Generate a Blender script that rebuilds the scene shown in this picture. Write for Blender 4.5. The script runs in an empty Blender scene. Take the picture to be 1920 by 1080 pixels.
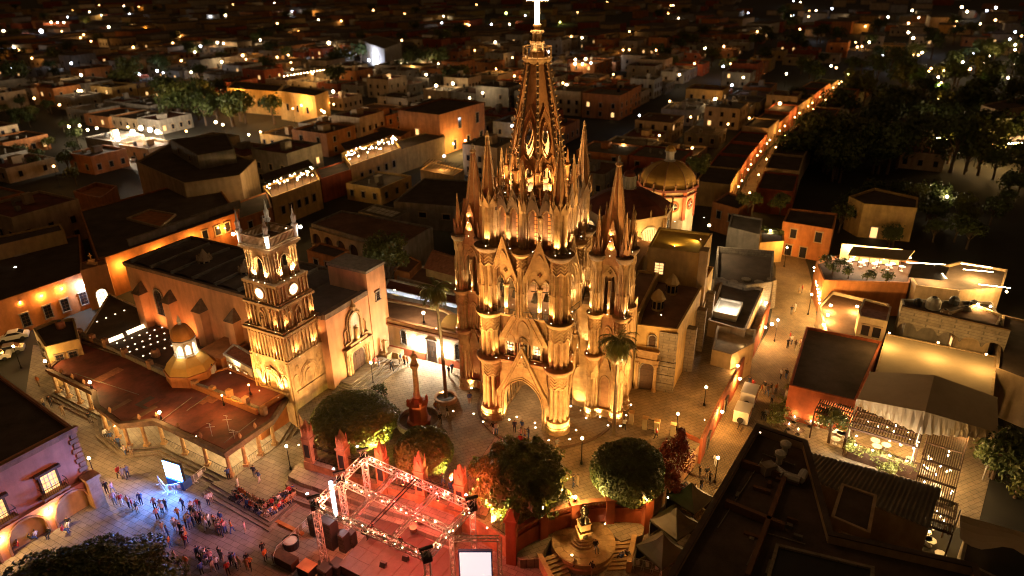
import bpy, bmesh, math, random
from mathutils import Vector, Matrix
random.seed(11)
R = math.radians
S = bpy.context.scene
COL = S.collection
# ---------------------------------------------------------------- camera
F, PITCH, ROLL, CH = 1300.0, R(25), R(0.9), 50.0
cp, sp = math.cos(PITCH), math.sin(PITCH)
cr, sr = math.cos(ROLL), math.sin(ROLL)
XV, DV, FV = Vector((1, 0, 0)), Vector((0, -sp, -cp)), Vector((0, cp, -sp))
RV, UV = cr * XV + sr * DV, sr * XV - cr * DV
cam = bpy.data.cameras.new('camera')
cam.sensor_width = 36
cam.lens = F / 1920 * 36
cam.clip_start, cam.clip_end = 0.5, 9000
cam.dof.use_dof = True
cam.dof.focus_distance = 79
cam.dof.aperture_fstop = 0.085
camo = bpy.data.objects.new('camera', cam)
COL.objects.link(camo)
m = Matrix((RV, UV, -FV)).transposed().to_4x4()
m.translation = (0, 0, CH)
camo.matrix_world = m
S.camera = camo
# ---------------------------------------------------------------- world, light, exposure
W = bpy.data.worlds.new('World')
S.world = W
W.use_nodes = True
W.cycles.sampling_method = 'NONE'
wn, wl = W.node_tree.nodes, W.node_tree.links
wn.clear()
sky = wn.new('ShaderNodeTexSky')
sky.sky_type = 'NISHITA'
sky.sun_disc = False
sky.sun_elevation = R(-4)
sky.sun_rotation = R(40)
mx = wn.new('ShaderNodeMix'); mx.data_type = 'RGBA'; mx.blend_type = 'ADD'
mx.inputs['Factor'].default_value = 1
wl.new(sky.outputs[0], mx.inputs['A'])
mx.inputs['B'].default_value = (0.76, 0.38, 0.12, 1)      # warm light of the town in the night air
bg = wn.new('ShaderNodeBackground'); bg.inputs[1].default_value = 0.019
wo = wn.new('ShaderNodeOutputWorld')
wl.new(mx.outputs['Result'], bg.inputs[0]); wl.new(bg.outputs[0], wo.inputs[0])
vs = S.view_settings
vs.view_transform = 'Standard'; vs.look = 'None'; vs.exposure = 1.7; vs.gamma = 1.0
vs.use_curve_mapping = False
cy = S.cycles
cy.use_denoising = True
cy.use_light_tree = True
cy.filter_width = 1.0
cy.adaptive_threshold = .004
cy.max_bounces = 5; cy.diffuse_bounces = 2; cy.glossy_bounces = 2; cy.transmission_bounces = 3
cy.transparent_max_bounces = 4
cy.sample_clamp_indirect = 0.5
cy.caustics_reflective = False; cy.caustics_refractive = False
# ---------------------------------------------------------------- helpers
def px(x, y, z=0.0):
 """pixel of the 1920x1080 photograph -> point on the level z"""
 u, v = x - 960, y - 540
 d = u * RV - v * UV + F * FV
 t = (z - CH) / d.z
 return Vector((d.x * t, d.y * t, z))
def zat(p, y):
 """height above p whose image row is y"""
 lo, hi = -20.0, 90.0
 for _ in range(50):
  mz = (lo + hi) / 2
  q = Vector((p[0], p[1], mz - CH))
  f = q.dot(FV)
  if 540 - F * q.dot(UV) / f > y: lo = mz
  else: hi = mz
 return (lo + hi) / 2
class MB:
 def __init__(s, M=None):
  s.v, s.f, s.M = [], [], M
 def add(s, vs_, fs):
  b = len(s.v)
  if s.M is not None: vs_ = [s.M @ Vector(p) for p in vs_]
  s.v += [tuple(p) for p in vs_]
  s.f += [tuple(b + i for i in f) for f in fs]
 def box(s, x0, x1, y0, y1, z0, z1):
  s.add([(x0, y0, z0), (x1, y0, z0), (x1, y1, z0), (x0, y1, z0), (x0, y0, z1), (x1, y0, z1), (x1, y1, z1), (x0, y1, z1)],
     [(0, 3, 2, 1), (4, 5, 6, 7), (0, 1, 5, 4), (1, 2, 6, 5), (2, 3, 7, 6), (3, 0, 4, 7)])
 def obox(s, c, sx, sy, z0, z1, rot=0):
  co, si = math.cos(rot), math.sin(rot)
  P = [(c[0] + a * sx / 2 * co - b * sy / 2 * si, c[1] + a * sx / 2 * si + b * sy / 2 * co) for a, b in ((-1, -1), (1, -1), (1, 1), (-1, 1))]
  s.prism(P, z0, z1)
 def prism(s, poly, z0, z1, bottom=True, top=True):
  n = len(poly)
  vs_ = [(p[0], p[1], z0) for p in poly] + [(p[0], p[1], z1) for p in poly]
  fs = [(i, (i + 1) % n, n + (i + 1) % n, n + i) for i in range(n)]
  if bottom: fs.append(tuple(range(n))[::-1])
  if top: fs.append(tuple(range(n, 2 * n)))
  s.add(vs_, fs)
 def loft(s, rings, cap0=True, cap1=True, closed=True):
  n = len(rings[0]); vs_ = [p for r in rings for p in r]; fs = []
  for k in range(len(rings) - 1):
   for i in range(n if closed else n - 1):
    j = (i + 1) % n
    fs.append((k * n + i, k * n + j, (k + 1) * n + j, (k + 1) * n + i))
  if cap0: fs.append(tuple(range(n))[::-1])
  if cap1: fs.append(tuple(range((len(rings) - 1) * n, len(rings) * n)))
  s.add(vs_, fs)
 def lathe(s, c, prof, n=16, ph=0.0, cap0=True, cap1=True):
  s.loft([circ(c[0], c[1], z, r, n, ph) for z, r in prof], cap0, cap1)
 def lobed(s, c, prof, lobes=8, depth=.14, per=5):
  s.loft([lob(c[0], c[1], z, r, lobes, depth, per) for z, r in prof])
 def tube(s, p, q, r, n=5, r2=None):
  p, q = Vector(p), Vector(q); d = q - p
  if d.length < 1e-6: return
  d.normalize()
  a = d.orthogonal().normalized(); b = d.cross(a)
  r2 = r if r2 is None else r2
  s.loft([[o + (a * math.cos(t) + b * math.sin(t)) * rr for t in [2 * math.pi * i / n for i in range(n)]] for o, rr in ((p, r), (q, r2))])
 def path(s, pts, r, n=4, closed=False):
  for i in range(len(pts) - (0 if closed else 1)):
   s.tube(pts[i], pts[(i + 1) % len(pts)], r, n)
 def pwall(s, xs, zb, zt, y0, y1):
  n = len(xs)
  for i in range(n - 1):
   a, b = xs[i], xs[i + 1]
   if abs(a - b) < 1e-6:
    if abs(zb[i] - zb[i + 1]) > 1e-6:
     s.add([(a, y0, zb[i]), (a, y1, zb[i]), (a, y1, zb[i + 1]), (a, y0, zb[i + 1])], [(0, 1, 2, 3)])
    continue
   v8 = [(a, y0, zb[i]), (b, y0, zb[i + 1]), (b, y0, zt[i + 1]), (a, y0, zt[i]), (a, y1, zb[i]), (b, y1, zb[i + 1]), (b, y1, zt[i + 1]), (a, y1, zt[i])]
   s.add(v8, [(0, 1, 2, 3), (5, 4, 7, 6), (4, 5, 1, 0), (3, 2, 6, 7)])
  for i in (0, n - 1):
   s.add([(xs[i], y0, zb[i]), (xs[i], y1, zb[i]), (xs[i], y1, zt[i]), (xs[i], y0, zt[i])], [(0, 1, 2, 3)])
 def archwall(s, x0, x1, z0, top, y0, y1, ops, nseg=8):
  """wall with pointed or round arch openings; ops: (centre, half width, spring, rise, floor); top: number or function of x"""
  tf = top if callable(top) else (lambda x: top)
  xs, zb = [x0], [z0]
  extra = []
  for (c, a, zs, h) in ops:
   xs += [c - a, c - a]; zb += [z0, zs]
   rr = (h * h + a * a) / (2 * a)
   for k in range(1, 2 * nseg):
    x = -a + a * k / nseg
    z = math.sqrt(max(0, rr * rr - (abs(x) + rr - a) ** 2)) if h >= a - 1e-6 else h * math.sqrt(max(0, 1 - (x / a) ** 2))
    xs.append(c + x); zb.append(zs + z)
   xs += [c + a, c + a]; zb += [zs, z0]
  xs.append(x1); zb.append(z0)
  X, Z = [], []
  for i in range(len(xs)):
   X.append(xs[i]); Z.append(zb[i])
   if i + 1 < len(xs) and xs[i + 1] - xs[i] > .35:
    k = int((xs[i + 1] - xs[i]) / .3)
    for j in range(1, k):
     t = j / k
     X.append(xs[i] + (xs[i + 1] - xs[i]) * t); Z.append(zb[i] + (zb[i + 1] - zb[i]) * t)
  s.pwall(X, Z, [max(tf(x), z) for x, z in zip(X, Z)], y0, y1)
 def archrib(s, c, a, zs, h, y, r, z0=None, n=10, seg=4):
  """moulding along an arch line in the plane y"""
  rr = (h * h + a * a) / (2 * a); P = []
  if z0 is not None: P.append((c - a, y, z0))
  for k in range(0, 2 * n + 1):
   x = -a + a * k / n
   z = math.sqrt(max(0, rr * rr - (abs(x) + rr - a) ** 2)) if h >= a - 1e-6 else h * math.sqrt(max(0, 1 - (x / a) ** 2))
   P.append((c + x, y, zs + z))
  if z0 is not None: P.append((c + a, y, z0))
  s.path(P, r, seg)
 def build(s, name, mat_, parent=None, origin=None, smooth=False):
  me = bpy.data.meshes.new(name)
  v = s.v
  if origin is not None: v = [(p[0] - origin[0], p[1] - origin[1], p[2] - origin[2]) for p in v]
  me.from_pydata(v, [], s.f)
  if smooth: me.shade_smooth()
  me.materials.append(M_[mat_] if isinstance(mat_, str) else mat_)
  o = bpy.data.objects.new(name, me)
  COL.objects.link(o)
  if parent is not None: o.parent = parent
  return o
def circ(cx, cy_, z, r, n, ph=0.0):
 return [(cx + r * math.cos(ph + 2 * math.pi * i / n), cy_ + r * math.sin(ph + 2 * math.pi * i / n), z) for i in range(n)]
def lob(cx, cy_, z, r, lobes, depth, per):
 n = lobes * per; out = []
 for i in range(n):
  t = 2 * math.pi * i / n
  rr = r * (1 - depth + depth * abs(math.sin(lobes * t / 2)))
  out.append((cx + rr * math.cos(t), cy_ + rr * math.sin(t), z))
 return out
def ngon(c, r, n, ph=0.0):
 return [(c[0] + r * math.cos(ph + 2 * math.pi * i / n), c[1] + r * math.sin(ph + 2 * math.pi * i / n)) for i in range(n)]
def offset_poly(poly, d):
 n = len(poly); out = []
 A = sum(poly[i][0] * poly[(i + 1) % n][1] - poly[(i + 1) % n][0] * poly[i][1] for i in range(n))
 sg = 1 if A > 0 else -1
 for i in range(n):
  p0, p1, p2 = Vector(poly[i - 1][:2]), Vector(poly[i][:2]), Vector(poly[(i + 1) % n][:2])
  a, b = (p1 - p0).normalized(), (p2 - p1).normalized()
  n1, n2 = Vector((-a.y, a.x)) * sg, Vector((-b.y, b.x)) * sg
  bis = n1 + n2
  k = d / max(.35, bis.length_squared / 2)
  out.append(p1 + bis * k)
 return [(q.x, q.y) for q in out]
def thing(name, label, cat, loc=(0, 0, 0), rotz=0.0, group=None):
 o = bpy.data.objects.new(name, None)
 COL.objects.link(o)
 o.location = loc; o.rotation_euler = (0, 0, rotz); o.empty_display_size = .3
 o['label'] = label; o['category'] = cat
 if group: o['group'] = group
 return o
def tag(o, label, cat, group=None):
 o['label'] = label; o['category'] = cat
 if group: o['group'] = group
 return o
def struct(o, kind='structure'):
 o['kind'] = kind
 return o
def dup(root, loc, rotz=0.0, label=None, group=None, scale=1.0):
 r = root.copy(); COL.objects.link(r)
 r.location = loc; r.rotation_euler = (0, 0, rotz); r.scale = (scale, scale, scale) if not isinstance(scale, tuple) else scale
 if label: r['label'] = label
 if group: r['group'] = group
 for ch in root.children:
  c = ch.copy(); COL.objects.link(c); c.parent = r
  for g in ch.children:
   d = g.copy(); COL.objects.link(d); d.parent = c
 return r
def share(me_obj, parent, loc=(0, 0, 0), rotz=0.0, scale=(1, 1, 1), name=None, mat_=None):
 """another object with the same mesh data"""
 o = bpy.data.objects.new(name or me_obj.name.split('.')[0], me_obj.data)
 COL.objects.link(o); o.parent = parent; o.location = loc; o.rotation_euler = (0, 0, rotz); o.scale = scale
 return o
# ---------------------------------------------------------------- materials
M_ = {}
def mat(name, c, rough=.85, var=.25, scale=1.2, bump=.25, bscale=9.0, metal=0.0, streak=0.0, c2=None, joints=0.0):
 m = bpy.data.materials.new(name); m.use_nodes = True
 n, l = m.node_tree.nodes, m.node_tree.links
 b = n['Principled BSDF']
 tc = n.new('ShaderNodeTexCoord')
 geo = n.new('ShaderNodeNewGeometry')
 nz = n.new('ShaderNodeTexNoise'); nz.inputs['Scale'].default_value = scale; nz.inputs['Detail'].default_value = 7; nz.inputs['Roughness'].default_value = .65
 l.new(geo.outputs['Position'], nz.inputs['Vector'])
 cr_ = n.new('ShaderNodeValToRGB')
 k = c2 or tuple(min(1, x * (1 + var)) for x in c)
 cr_.color_ramp.elements[0].color = tuple(x * (1 - var) for x in c) + (1,)
 cr_.color_ramp.elements[1].color = k + (1,)
 cr_.color_ramp.elements[0].position, cr_.color_ramp.elements[1].position = .3, .7
 l.new(nz.outputs['Fac'], cr_.inputs['Fac'])
 out = cr_.outputs['Color']
 if streak:
  mp = n.new('ShaderNodeMapping'); mp.inputs['Scale'].default_value = (.7, .7, .13)
  l.new(geo.outputs['Position'], mp.inputs['Vector'])
  n2 = n.new('ShaderNodeTexNoise'); n2.inputs['Scale'].default_value = 1.5; n2.inputs['Detail'].default_value = 5
  l.new(mp.outputs[0], n2.inputs['Vector'])
  r2 = n.new('ShaderNodeValToRGB')
  r2.color_ramp.elements[0].color = (1 - streak,) * 3 + (1,); r2.color_ramp.elements[1].color = (1, 1, 1, 1)
  r2.color_ramp.elements[0].position, r2.color_ramp.elements[1].position = .3, .62
  l.new(n2.outputs['Fac'], r2.inputs['Fac'])
  mm = n.new('ShaderNodeMix'); mm.data_type = 'RGBA'; mm.blend_type = 'MULTIPLY'; mm.inputs['Factor'].default_value = 1
  l.new(out, mm.inputs['A']); l.new(r2.outputs['Color'], mm.inputs['B'])
  out = mm.outputs['Result']
 if joints:
  sx = n.new('ShaderNodeSeparateXYZ'); l.new(tc.outputs['Object'], sx.inputs[0])
  ad = n.new('ShaderNodeMath'); l.new(sx.outputs[0], ad.inputs[0]); l.new(sx.outputs[1], ad.inputs[1])
  cb = n.new('ShaderNodeCombineXYZ'); l.new(ad.outputs[0], cb.inputs[0]); l.new(sx.outputs[2], cb.inputs[1])
  bt = n.new('ShaderNodeTexBrick'); l.new(cb.outputs[0], bt.inputs['Vector'])
  bt.inputs['Color1'].default_value = (1, 1, 1, 1); bt.inputs['Color2'].default_value = (.8, .76, .72, 1); bt.inputs['Mortar'].default_value = (1 - joints,) * 3 + (1,)
  bt.inputs['Scale'].default_value = 1; bt.inputs['Brick Width'].default_value = .8; bt.inputs['Row Height'].default_value = .42; bt.inputs['Mortar Size'].default_value = .025
  mj = n.new('ShaderNodeMix'); mj.data_type = 'RGBA'; mj.blend_type = 'MULTIPLY'; mj.inputs['Factor'].default_value = 1
  l.new(out, mj.inputs['A']); l.new(bt.outputs['Color'], mj.inputs['B']); out = mj.outputs['Result']
 l.new(out, b.inputs['Base Color'])
 b.inputs['Roughness'].default_value = rough; b.inputs['Metallic'].default_value = metal
 if bump:
  nb = n.new('ShaderNodeTexNoise'); nb.inputs['Scale'].default_value = bscale; nb.inputs['Detail'].default_value = 4
  l.new(geo.outputs['Position'], nb.inputs['Vector'])
  bp = n.new('ShaderNodeBump'); bp.inputs['Strength'].default_value = bump; bp.inputs['Distance'].default_value = .06
  l.new(nb.outputs['Fac'], bp.inputs['Height']); l.new(bp.outputs[0], b.inputs['Normal'])
 M_[name] = m
 return m
def emit(name, c, st):
 m = bpy.data.materials.new(name); m.use_nodes = True
 b = m.node_tree.nodes['Principled BSDF']
 b.inputs['Base Color'].default_value = c + (1,)
 b.inputs['Emission Color'].default_value = c + (1,); b.inputs['Emission Strength'].default_value = st
 b.inputs['Roughness'].default_value = .4
 if not name.startswith('screen'): m.cycles.emission_sampling = 'NONE'      # their light comes from the lamp inside
 M_[name] = m
 return m
def bricky(name, c1, c2, mortar, sx, sy, rough=.8, rot=0.0, bump=.4):
 """paving: brick texture over the ground position"""
 m = bpy.data.materials.new(name); m.use_nodes = True
 n, l = m.node_tree.nodes, m.node_tree.links
 b = n['Principled BSDF']
 geo = n.new('ShaderNodeNewGeometry')
 mp = n.new('ShaderNodeMapping'); mp.inputs['Rotation'].default_value = (0, 0, rot)
 l.new(geo.outputs['Position'], mp.inputs['Vector'])
 bt = n.new('ShaderNodeTexBrick')
 bt.inputs['Color1'].default_value = c1 + (1,); bt.inputs['Color2'].default_value = c2 + (1,); bt.inputs['Mortar'].default_value = mortar + (1,)
 bt.inputs['Scale'].default_value = 1; bt.inputs['Brick Width'].default_value = sx; bt.inputs['Row Height'].default_value = sy
 bt.inputs['Mortar Size'].default_value = .03; bt.inputs['Mortar Smooth'].default_value = .3
 l.new(mp.outputs[0], bt.inputs['Vector'])
 nz = n.new('ShaderNodeTexNoise'); nz.inputs['Scale'].default_value = .35; nz.inputs['Detail'].default_value = 8; nz.inputs['Roughness'].default_value = .7
 l.new(geo.outputs['Position'], nz.inputs['Vector'])
 r2 = n.new('ShaderNodeValToRGB')
 r2.color_ramp.elements[0].color = (.62, .6, .58, 1); r2.color_ramp.elements[1].color = (1.15, 1.12, 1.08, 1)
 r2.color_ramp.elements[0].position, r2.color_ramp.elements[1].position = .35, .65
 l.new(nz.outputs['Fac'], r2.inputs['Fac'])
 mm = n.new('ShaderNodeMix'); mm.data_type = 'RGBA'; mm.blend_type = 'MULTIPLY'; mm.inputs['Factor'].default_value = 1
 l.new(bt.outputs['Color'], mm.inputs['A']); l.new(r2.outputs['Color'], mm.inputs['B'])
 l.new(mm.outputs['Result'], b.inputs['Base Color'])
 b.inputs['Roughness'].default_value = rough
 n3 = n.new('ShaderNodeTexNoise'); n3.inputs['Scale'].default_value = 5; n3.inputs['Detail'].default_value = 4
 l.new(geo.outputs['Position'], n3.inputs['Vector'])
 ad = n.new('ShaderNodeMath'); ad.operation = 'MULTIPLY_ADD'; ad.inputs[1].default_value = .5
 l.new(n3.outputs['Fac'], ad.inputs[0]); l.new(bt.outputs['Fac'], ad.inputs[2])
 bp = n.new('ShaderNodeBump'); bp.invert = True; bp.inputs['Strength'].default_value = bump; bp.inputs['Distance'].default_value = .05
 l.new(ad.outputs[0], bp.inputs['Height']); l.new(bp.outputs[0], b.inputs['Normal'])
 M_[name] = m
 return m
mat('stone', (.52, .33, .15), var=.28, scale=1.1, streak=.4, bump=.6, joints=.16)
mat('stone_pink', (.45, .235, .11), var=.3, scale=.8, streak=.35, bump=.5, joints=.2)
mat('stone_dark', (.16, .10, .06), var=.4, scale=1.2, streak=.3, bump=.5)
mat('stone_spire', (.48, .23, .085), var=.35, scale=.8, streak=.3, bump=.5)
mat('stone_grey', (.26, .22, .17), var=.3, scale=1.5, bump=.6, bscale=4, joints=.5)
mat('plaster_cream', (.60, .44, .26), var=.18, scale=.7, streak=.3)
mat('plaster_yellow', (.58, .38, .14), var=.2, scale=.7, streak=.3)
mat('plaster_orange', (.52, .20, .06), var=.22, scale=.6, streak=.35)
mat('plaster_red', (.42, .10, .035), var=.25, scale=.6, streak=.35)
mat('plaster_pink', (.56, .27, .125), var=.15, scale=.6, streak=.3)
mat('plaster_rose', (.60, .27, .15), var=.15, scale=.6, streak=.25)
mat('plaster_white', (.66, .62, .55), var=.15, scale=.6, streak=.35)
mat('plaster_tan', (.50, .36, .22), var=.2, scale=.6, streak=.3)
mat('plaster_grey', (.30, .26, .21), var=.25, scale=.6, streak=.35)
mat('roof_dark', (.085, .06, .045), var=.45, scale=.35, bump=.3, rough=.9)
mat('roof_brown', (.17, .085, .045), var=.4, scale=.4, bump=.3, rough=.9)
mat('roof_red', (.15, .036, .02), var=.6, scale=.35, bump=.3, rough=.75)
mat('roof_grey', (.17, .15, .12), var=.35, scale=.4, bump=.3, rough=.9)
mat('terracotta', (.34, .13, .06), var=.35, scale=2.0, bump=.4)
mat('dome_yellow', (.50, .30, .07), var=.15, scale=.8, bump=.15)
mat('dome_orange', (.50, .22, .05), var=.2, scale=.8, bump=.15)
mat('iron', (.03, .027, .025), rough=.5, var=.2, bump=0, metal=.6)
mat('bronze', (.10, .085, .06), rough=.4, var=.3, bump=.1, metal=.8)
mat('wood_dark', (.07, .035, .018), var=.35, scale=3)
mat('glass_dark', (.02, .02, .025), rough=.12, var=.1, bump=0)
mat('alu', (.62, .60, .57), rough=.4, var=.1, bump=0, metal=.25)
mat('black', (.018, .017, .017), rough=.6, var=.3, bump=.1)
mat('canvas', (.50, .40, .26), var=.1, scale=.4, bump=.2, bscale=1.2)
mat('canvas_dark', (.06, .05, .042), var=.2, rough=.5, bump=.2, bscale=1.5)
mat('white_paint', (.62, .60, .57), var=.06, rough=.5, bump=0)
mat('bark', (.13, .085, .05), var=.4, scale=4, bump=.8)
mat('leaf', (.055, .075, .014), var=.45, scale=1.2, bump=0, rough=.6)
mat('leaf_light', (.12, .13, .022), var=.4, scale=2.2, bump=0, rough=.55)
mat('leaf_red', (.20, .025, .012), var=.5, scale=2.2, bump=0, rough=.6)
mat('leaf_palm', (.10, .105, .022), var=.35, scale=2, bump=0, rough=.55)
mat('leaf_dry', (.19, .13, .05), var=.3, scale=2, bump=0)
emit('glow_lamp', (1, .74, .40), 16.0)
emit('glow_warm', (1, .50, .16), 8.0)
emit('glow_white', (1, .86, .66), 14.0)
emit('glow_cool', (.70, .80, 1), 12.0)
emit('glow_bulb', (1, .70, .34), 26.0)
emit('glow_cross', (1, .70, .33), 20.0)
emit('glow_green', (.7, .8, .15), 8.0)
emit('glow_orange', (1, .38, .08), 16.0)
emit('pane_warm', (1, .56, .2), .5)
emit('pane_bright', (1, .74, .42), 1.2)
emit('pane_orange', (1, .30, .05), .22)
emit('screen_white', (.80, .86, 1), 9.0)
emit('screen_soft', (.98, .90, .92), .28)
emit('screen_big', (.09, .27, 1), 60.0)
WARM, AMBER, WHITE, COOL = (1, .56, .16), (1, .44, .09), (1, .80, .55), (.62, .74, 1)
def point(parent, loc, power, color=WARM, radius=.15):
 d = bpy.data.lights.new('lamp_light', 'POINT'); d.energy = power; d.color = color; d.shadow_soft_size = radius
 o = bpy.data.objects.new('lamp_light', d); COL.objects.link(o); o.location = loc
 if parent is not None: o.parent = parent
 return o
def spot(parent, loc, to, power, color=WARM, angle=110, blend=.8, radius=.12):
 d = bpy.data.lights.new('lamp_light', 'SPOT'); d.energy = power; d.color = color; d.shadow_soft_size = radius
 d.spot_size = R(angle); d.spot_blend = blend
 o = bpy.data.objects.new('lamp_light', d); COL.objects.link(o); o.location = loc
 o.rotation_euler = (Vector(to) - Vector(loc)).to_track_quat('-Z', 'Y').to_euler()
 if parent is not None: o.parent = parent
 return o
_fl = {}
def flood(loc, to, power, label, group, color=WARM, size=.2, angle=120, glow='glow_lamp', cat='floodlight', off=.4, ls=.7):
 """a small spotlight: bracket, housing, lens and its light, aimed at a world point"""
 t = thing('floodlight', label, cat, loc, 0, group)
 if 'h' not in _fl:
  b = MB(); b.obox((0, 0), .8, .8, 0, .35); b.lathe((0, 0), [(.35, .55), (.9, .9)], 10, cap1=False); _fl['h'] = b.build('housing', 'black', t)
  b = MB(); b.lathe((0, 0), [(.86, .86), (1.15, .62), (1.3, .2)], 10); _fl['l0'] = b
 else: share(_fl['h'], t, name='housing')
 if glow not in _fl: _fl[glow] = _fl['l0'].build('lens', glow, t)
 else: share(_fl[glow], t, name='lens')
 for c in t.children: c.scale = (size * ls,) * 3
 d = (Vector(to) - Vector(loc)); d.normalize()
 spot(t, (d.x * off, d.y * off, size * 1.3 + .04 + max(.0, d.z * off)), Vector(to) - Vector(loc), power, color, angle)
 return t
# ================================================================ parish church
G, T = -2.8, -2.2                      # plaza level, portal terrace level (the atrium is 0)
_A, _B = px(925, 778), px(1045, 806)
_u = (_B - _A).normalized(); _n = Vector((-_u.y, _u.x, 0))
CC = (_A + _B) / 2 + _n * 4.14
CROT = math.atan2(_u.y, _u.x)
def cl(x, y, z=0.0):
 """church-local -> world"""
 return CC + _u * x + _n * y + Vector((0, 0, z))
church = thing('parish_church', 'tall pink sandstone church with pointed central tower, twin side towers and lit cross', 'church', CC, CROT)
RZ = lambda a: Matrix.Rotation(a, 4, 'Z')
def zig(mb, c, r, z, amp, n, t, seg=3):
 P = []
 for i in range(2 * n):
  a = math.pi * i / n
  P.append((c[0] + r * math.cos(a), c[1] + r * math.sin(a), z + (amp if i % 2 else -amp)))
 mb.path(P, t, seg, True)
def crown(mb, c, r, z0, h, n, ph=0.0, t=.1):
 for k in range(n):
  a0, a1 = ph + 2 * math.pi * (k - .5) / n, ph + 2 * math.pi * (k + .5) / n
  am = (a0 + a1) / 2
  p = lambda a, z, rr=r: (c[0] + rr * math.cos(a), c[1] + rr * math.sin(a), z)
  mb.add([p(a0, z0), p(a1, z0), p(a1, z0 + h * .3), p(am, z0 + h), p(a0, z0 + h * .3),
    p(a0, z0, r - t), p(a1, z0, r - t), p(a1, z0 + h * .3, r - t), p(am, z0 + h, r - t), p(a0, z0 + h * .3, r - t)],
      [(0, 1, 2, 3, 4), (9, 8, 7, 6, 5), (2, 7, 8, 3), (3, 8, 9, 4), (1, 6, 7, 2), (4, 9, 5, 0)])
def cspire(core, cro, c, z0, z1, r0, r1, n=8, ph=0.0, step=.6, k=.1, rib=.06):
 core.lathe(c, [(z0, r0), (z1, r1)], n, ph)
 m = max(2, int((z1 - z0) / step))
 for e in range(n):
  a = ph + 2 * math.pi * e / n
  if rib: cro.tube((c[0] + r0 * math.cos(a), c[1] + r0 * math.sin(a), z0), (c[0] + r1 * math.cos(a), c[1] + r1 * math.sin(a), z1), rib, 3)
  for j in range(1, m):
   t = j / m; r = r0 + (r1 - r0) * t + k * .7; z = z0 + (z1 - z0) * t
   x, y = c[0] + r * math.cos(a), c[1] + r * math.sin(a)
   cro.add([(x - k, y, z), (x, y - k, z), (x + k, y, z), (x, y + k, z), (x, y, z + k), (x, y, z - k)],
     [(0, 1, 4), (1, 2, 4), (2, 3, 4), (3, 0, 4), (1, 0, 5), (2, 1, 5), (3, 2, 5), (0, 3, 5)])
 cro.lathe((c[0], c[1]), [(z1 - .1, r1 * 1.2), (z1 + .12, r1 * 2.2), (z1 + .3, r1 * 1.6), (z1 + .6, .03)], 6)
def spikes(mb, c, r, z0, z1, n, w=.13, ph=0.0):
 for k in range(n):
  a = ph + 2 * math.pi * k / n
  q = (c[0] + r * math.cos(a), c[1] + r * math.sin(a))
  zm = z0 + (z1 - z0) * .55
  mb.lathe(q, [(z0, w * 1.5), (z0 + .3, w * 1.5), (z0 + .35, w), (zm, w), (zm + .05, w * 1.6), (zm + .25, w * 1.6), (zm + .27, w), (z1, .02)], 4, math.pi / 4 + a)
def put(o, parent, pts):
 for p in pts: share(o, parent, p)
C4 = [(4.14 * a, 4.14 * b, 0) for a, b in ((-1, -1), (1, -1), (1, 1), (-1, 1))]
def first_at(mb, name, mat_, pts, smooth=False, parent=None):
 """one mesh, shared by every point"""
 o = mb.build(name, mat_, parent or church, smooth=smooth); o.location = pts[0]
 put(o, parent or church, pts[1:])
 return o
b = MB(); b.lathe((0, 0), [(-.05, 1.52), (.22, 1.52), (.28, 1.42), (.92, 1.42), (.97, 1.5), (1.06, 1.5), (1.1, 1.4), (1.75, 1.38), (1.95, 1.2)], 20); first_at(b, 'plinth', 'stone', C4)
b = MB(); b.lobed((0, 0), [(1.9, 1.24), (2.3, 1.18), (6.1, 1.14), (6.25, 1.24), (6.4, 1.24)], 10, .2, 6); first_at(b, 'shaft', 'stone', C4)
def chev(z0, z1, r):
 b = MB(); b.lathe((0, 0), [(z0, r), (z1, r * 1.06)], 20)
 k = 4
 for i in range(k):
  zig(b, (0, 0), r * 1.04, z0 + (z1 - z0) * (i + .6) / (k + .2), (z1 - z0) * .13, 8, .085 - .012 * (i % 2))
 return b
first_at(chev(6.3, 8.05, 1.2), 'capital', 'stone', C4)
b = MB(); b.lathe((0, 0), [(7.95, 1.26), (8.1, 1.36), (8.3, 1.62), (8.6, 1.74), (8.8, 1.74), (8.84, 1.66), (9.0, 1.5), (9.06, 1.1)], 24); first_at(b, 'cornice', 'stone_pink', C4, True)
b = MB(); b.lobed((0, 0), [(9.0, 1.26), (9.3, 1.18), (12.1, 1.14), (12.25, 1.22), (12.4, 1.22)], 10, .22, 6); first_at(b, 'shaft', 'stone', C4)
first_at(chev(12.3, 14.1, 1.17), 'capital', 'stone', C4)
b = MB(); b.lathe((0, 0), [(14.0, 1.22), (14.2, 1.45), (14.5, 1.62), (14.62, 1.62), (14.75, 1.3)], 24); first_at(b, 'cornice', 'stone', C4)
b = MB(); b.lobed((0, 0), [(14.7, 1.12), (20.4, 1.0)], 9, .25, 6); spikes(b, (0, 0), 1.12, 14.75, 20.2, 9, .12, .35); first_at(b, 'shaft', 'stone', C4)
first_at(chev(20.3, 21.9, 1.05), 'capital', 'stone', C4)
b = MB(); b.lathe((0, 0), [(21.8, 1.1), (22.05, 1.35), (22.35, 1.55), (22.5, 1.55), (22.62, 1.1)], 24); first_at(b, 'cornice', 'stone_dark', C4)
C4t = [(p[0] * .955, p[1] * .955, 0) for p in C4]
b = MB(); b.lobed((0, 0), [(22.5, .92), (22.9, .84), (26.8, .82), (27.1, .95), (27.3, .95)], 8, .2, 6); first_at(b, 'turret', 'stone', C4t)
b = MB(); crown(b, (0, 0), .98, 27.0, 1.8, 8, math.pi / 8); crown(b, (0, 0), 1.06, 26.9, 1.1, 8, 0); spikes(b, (0, 0), 1.0, 27.0, 29.0, 8, .06, math.pi / 8); first_at(b, 'gablets', 'stone', C4t)
b, c = MB(), MB(); cspire(b, c, (0, 0), 27.2, 34.2, .9, .1, 8, math.pi / 8, .5, .075)
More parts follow.
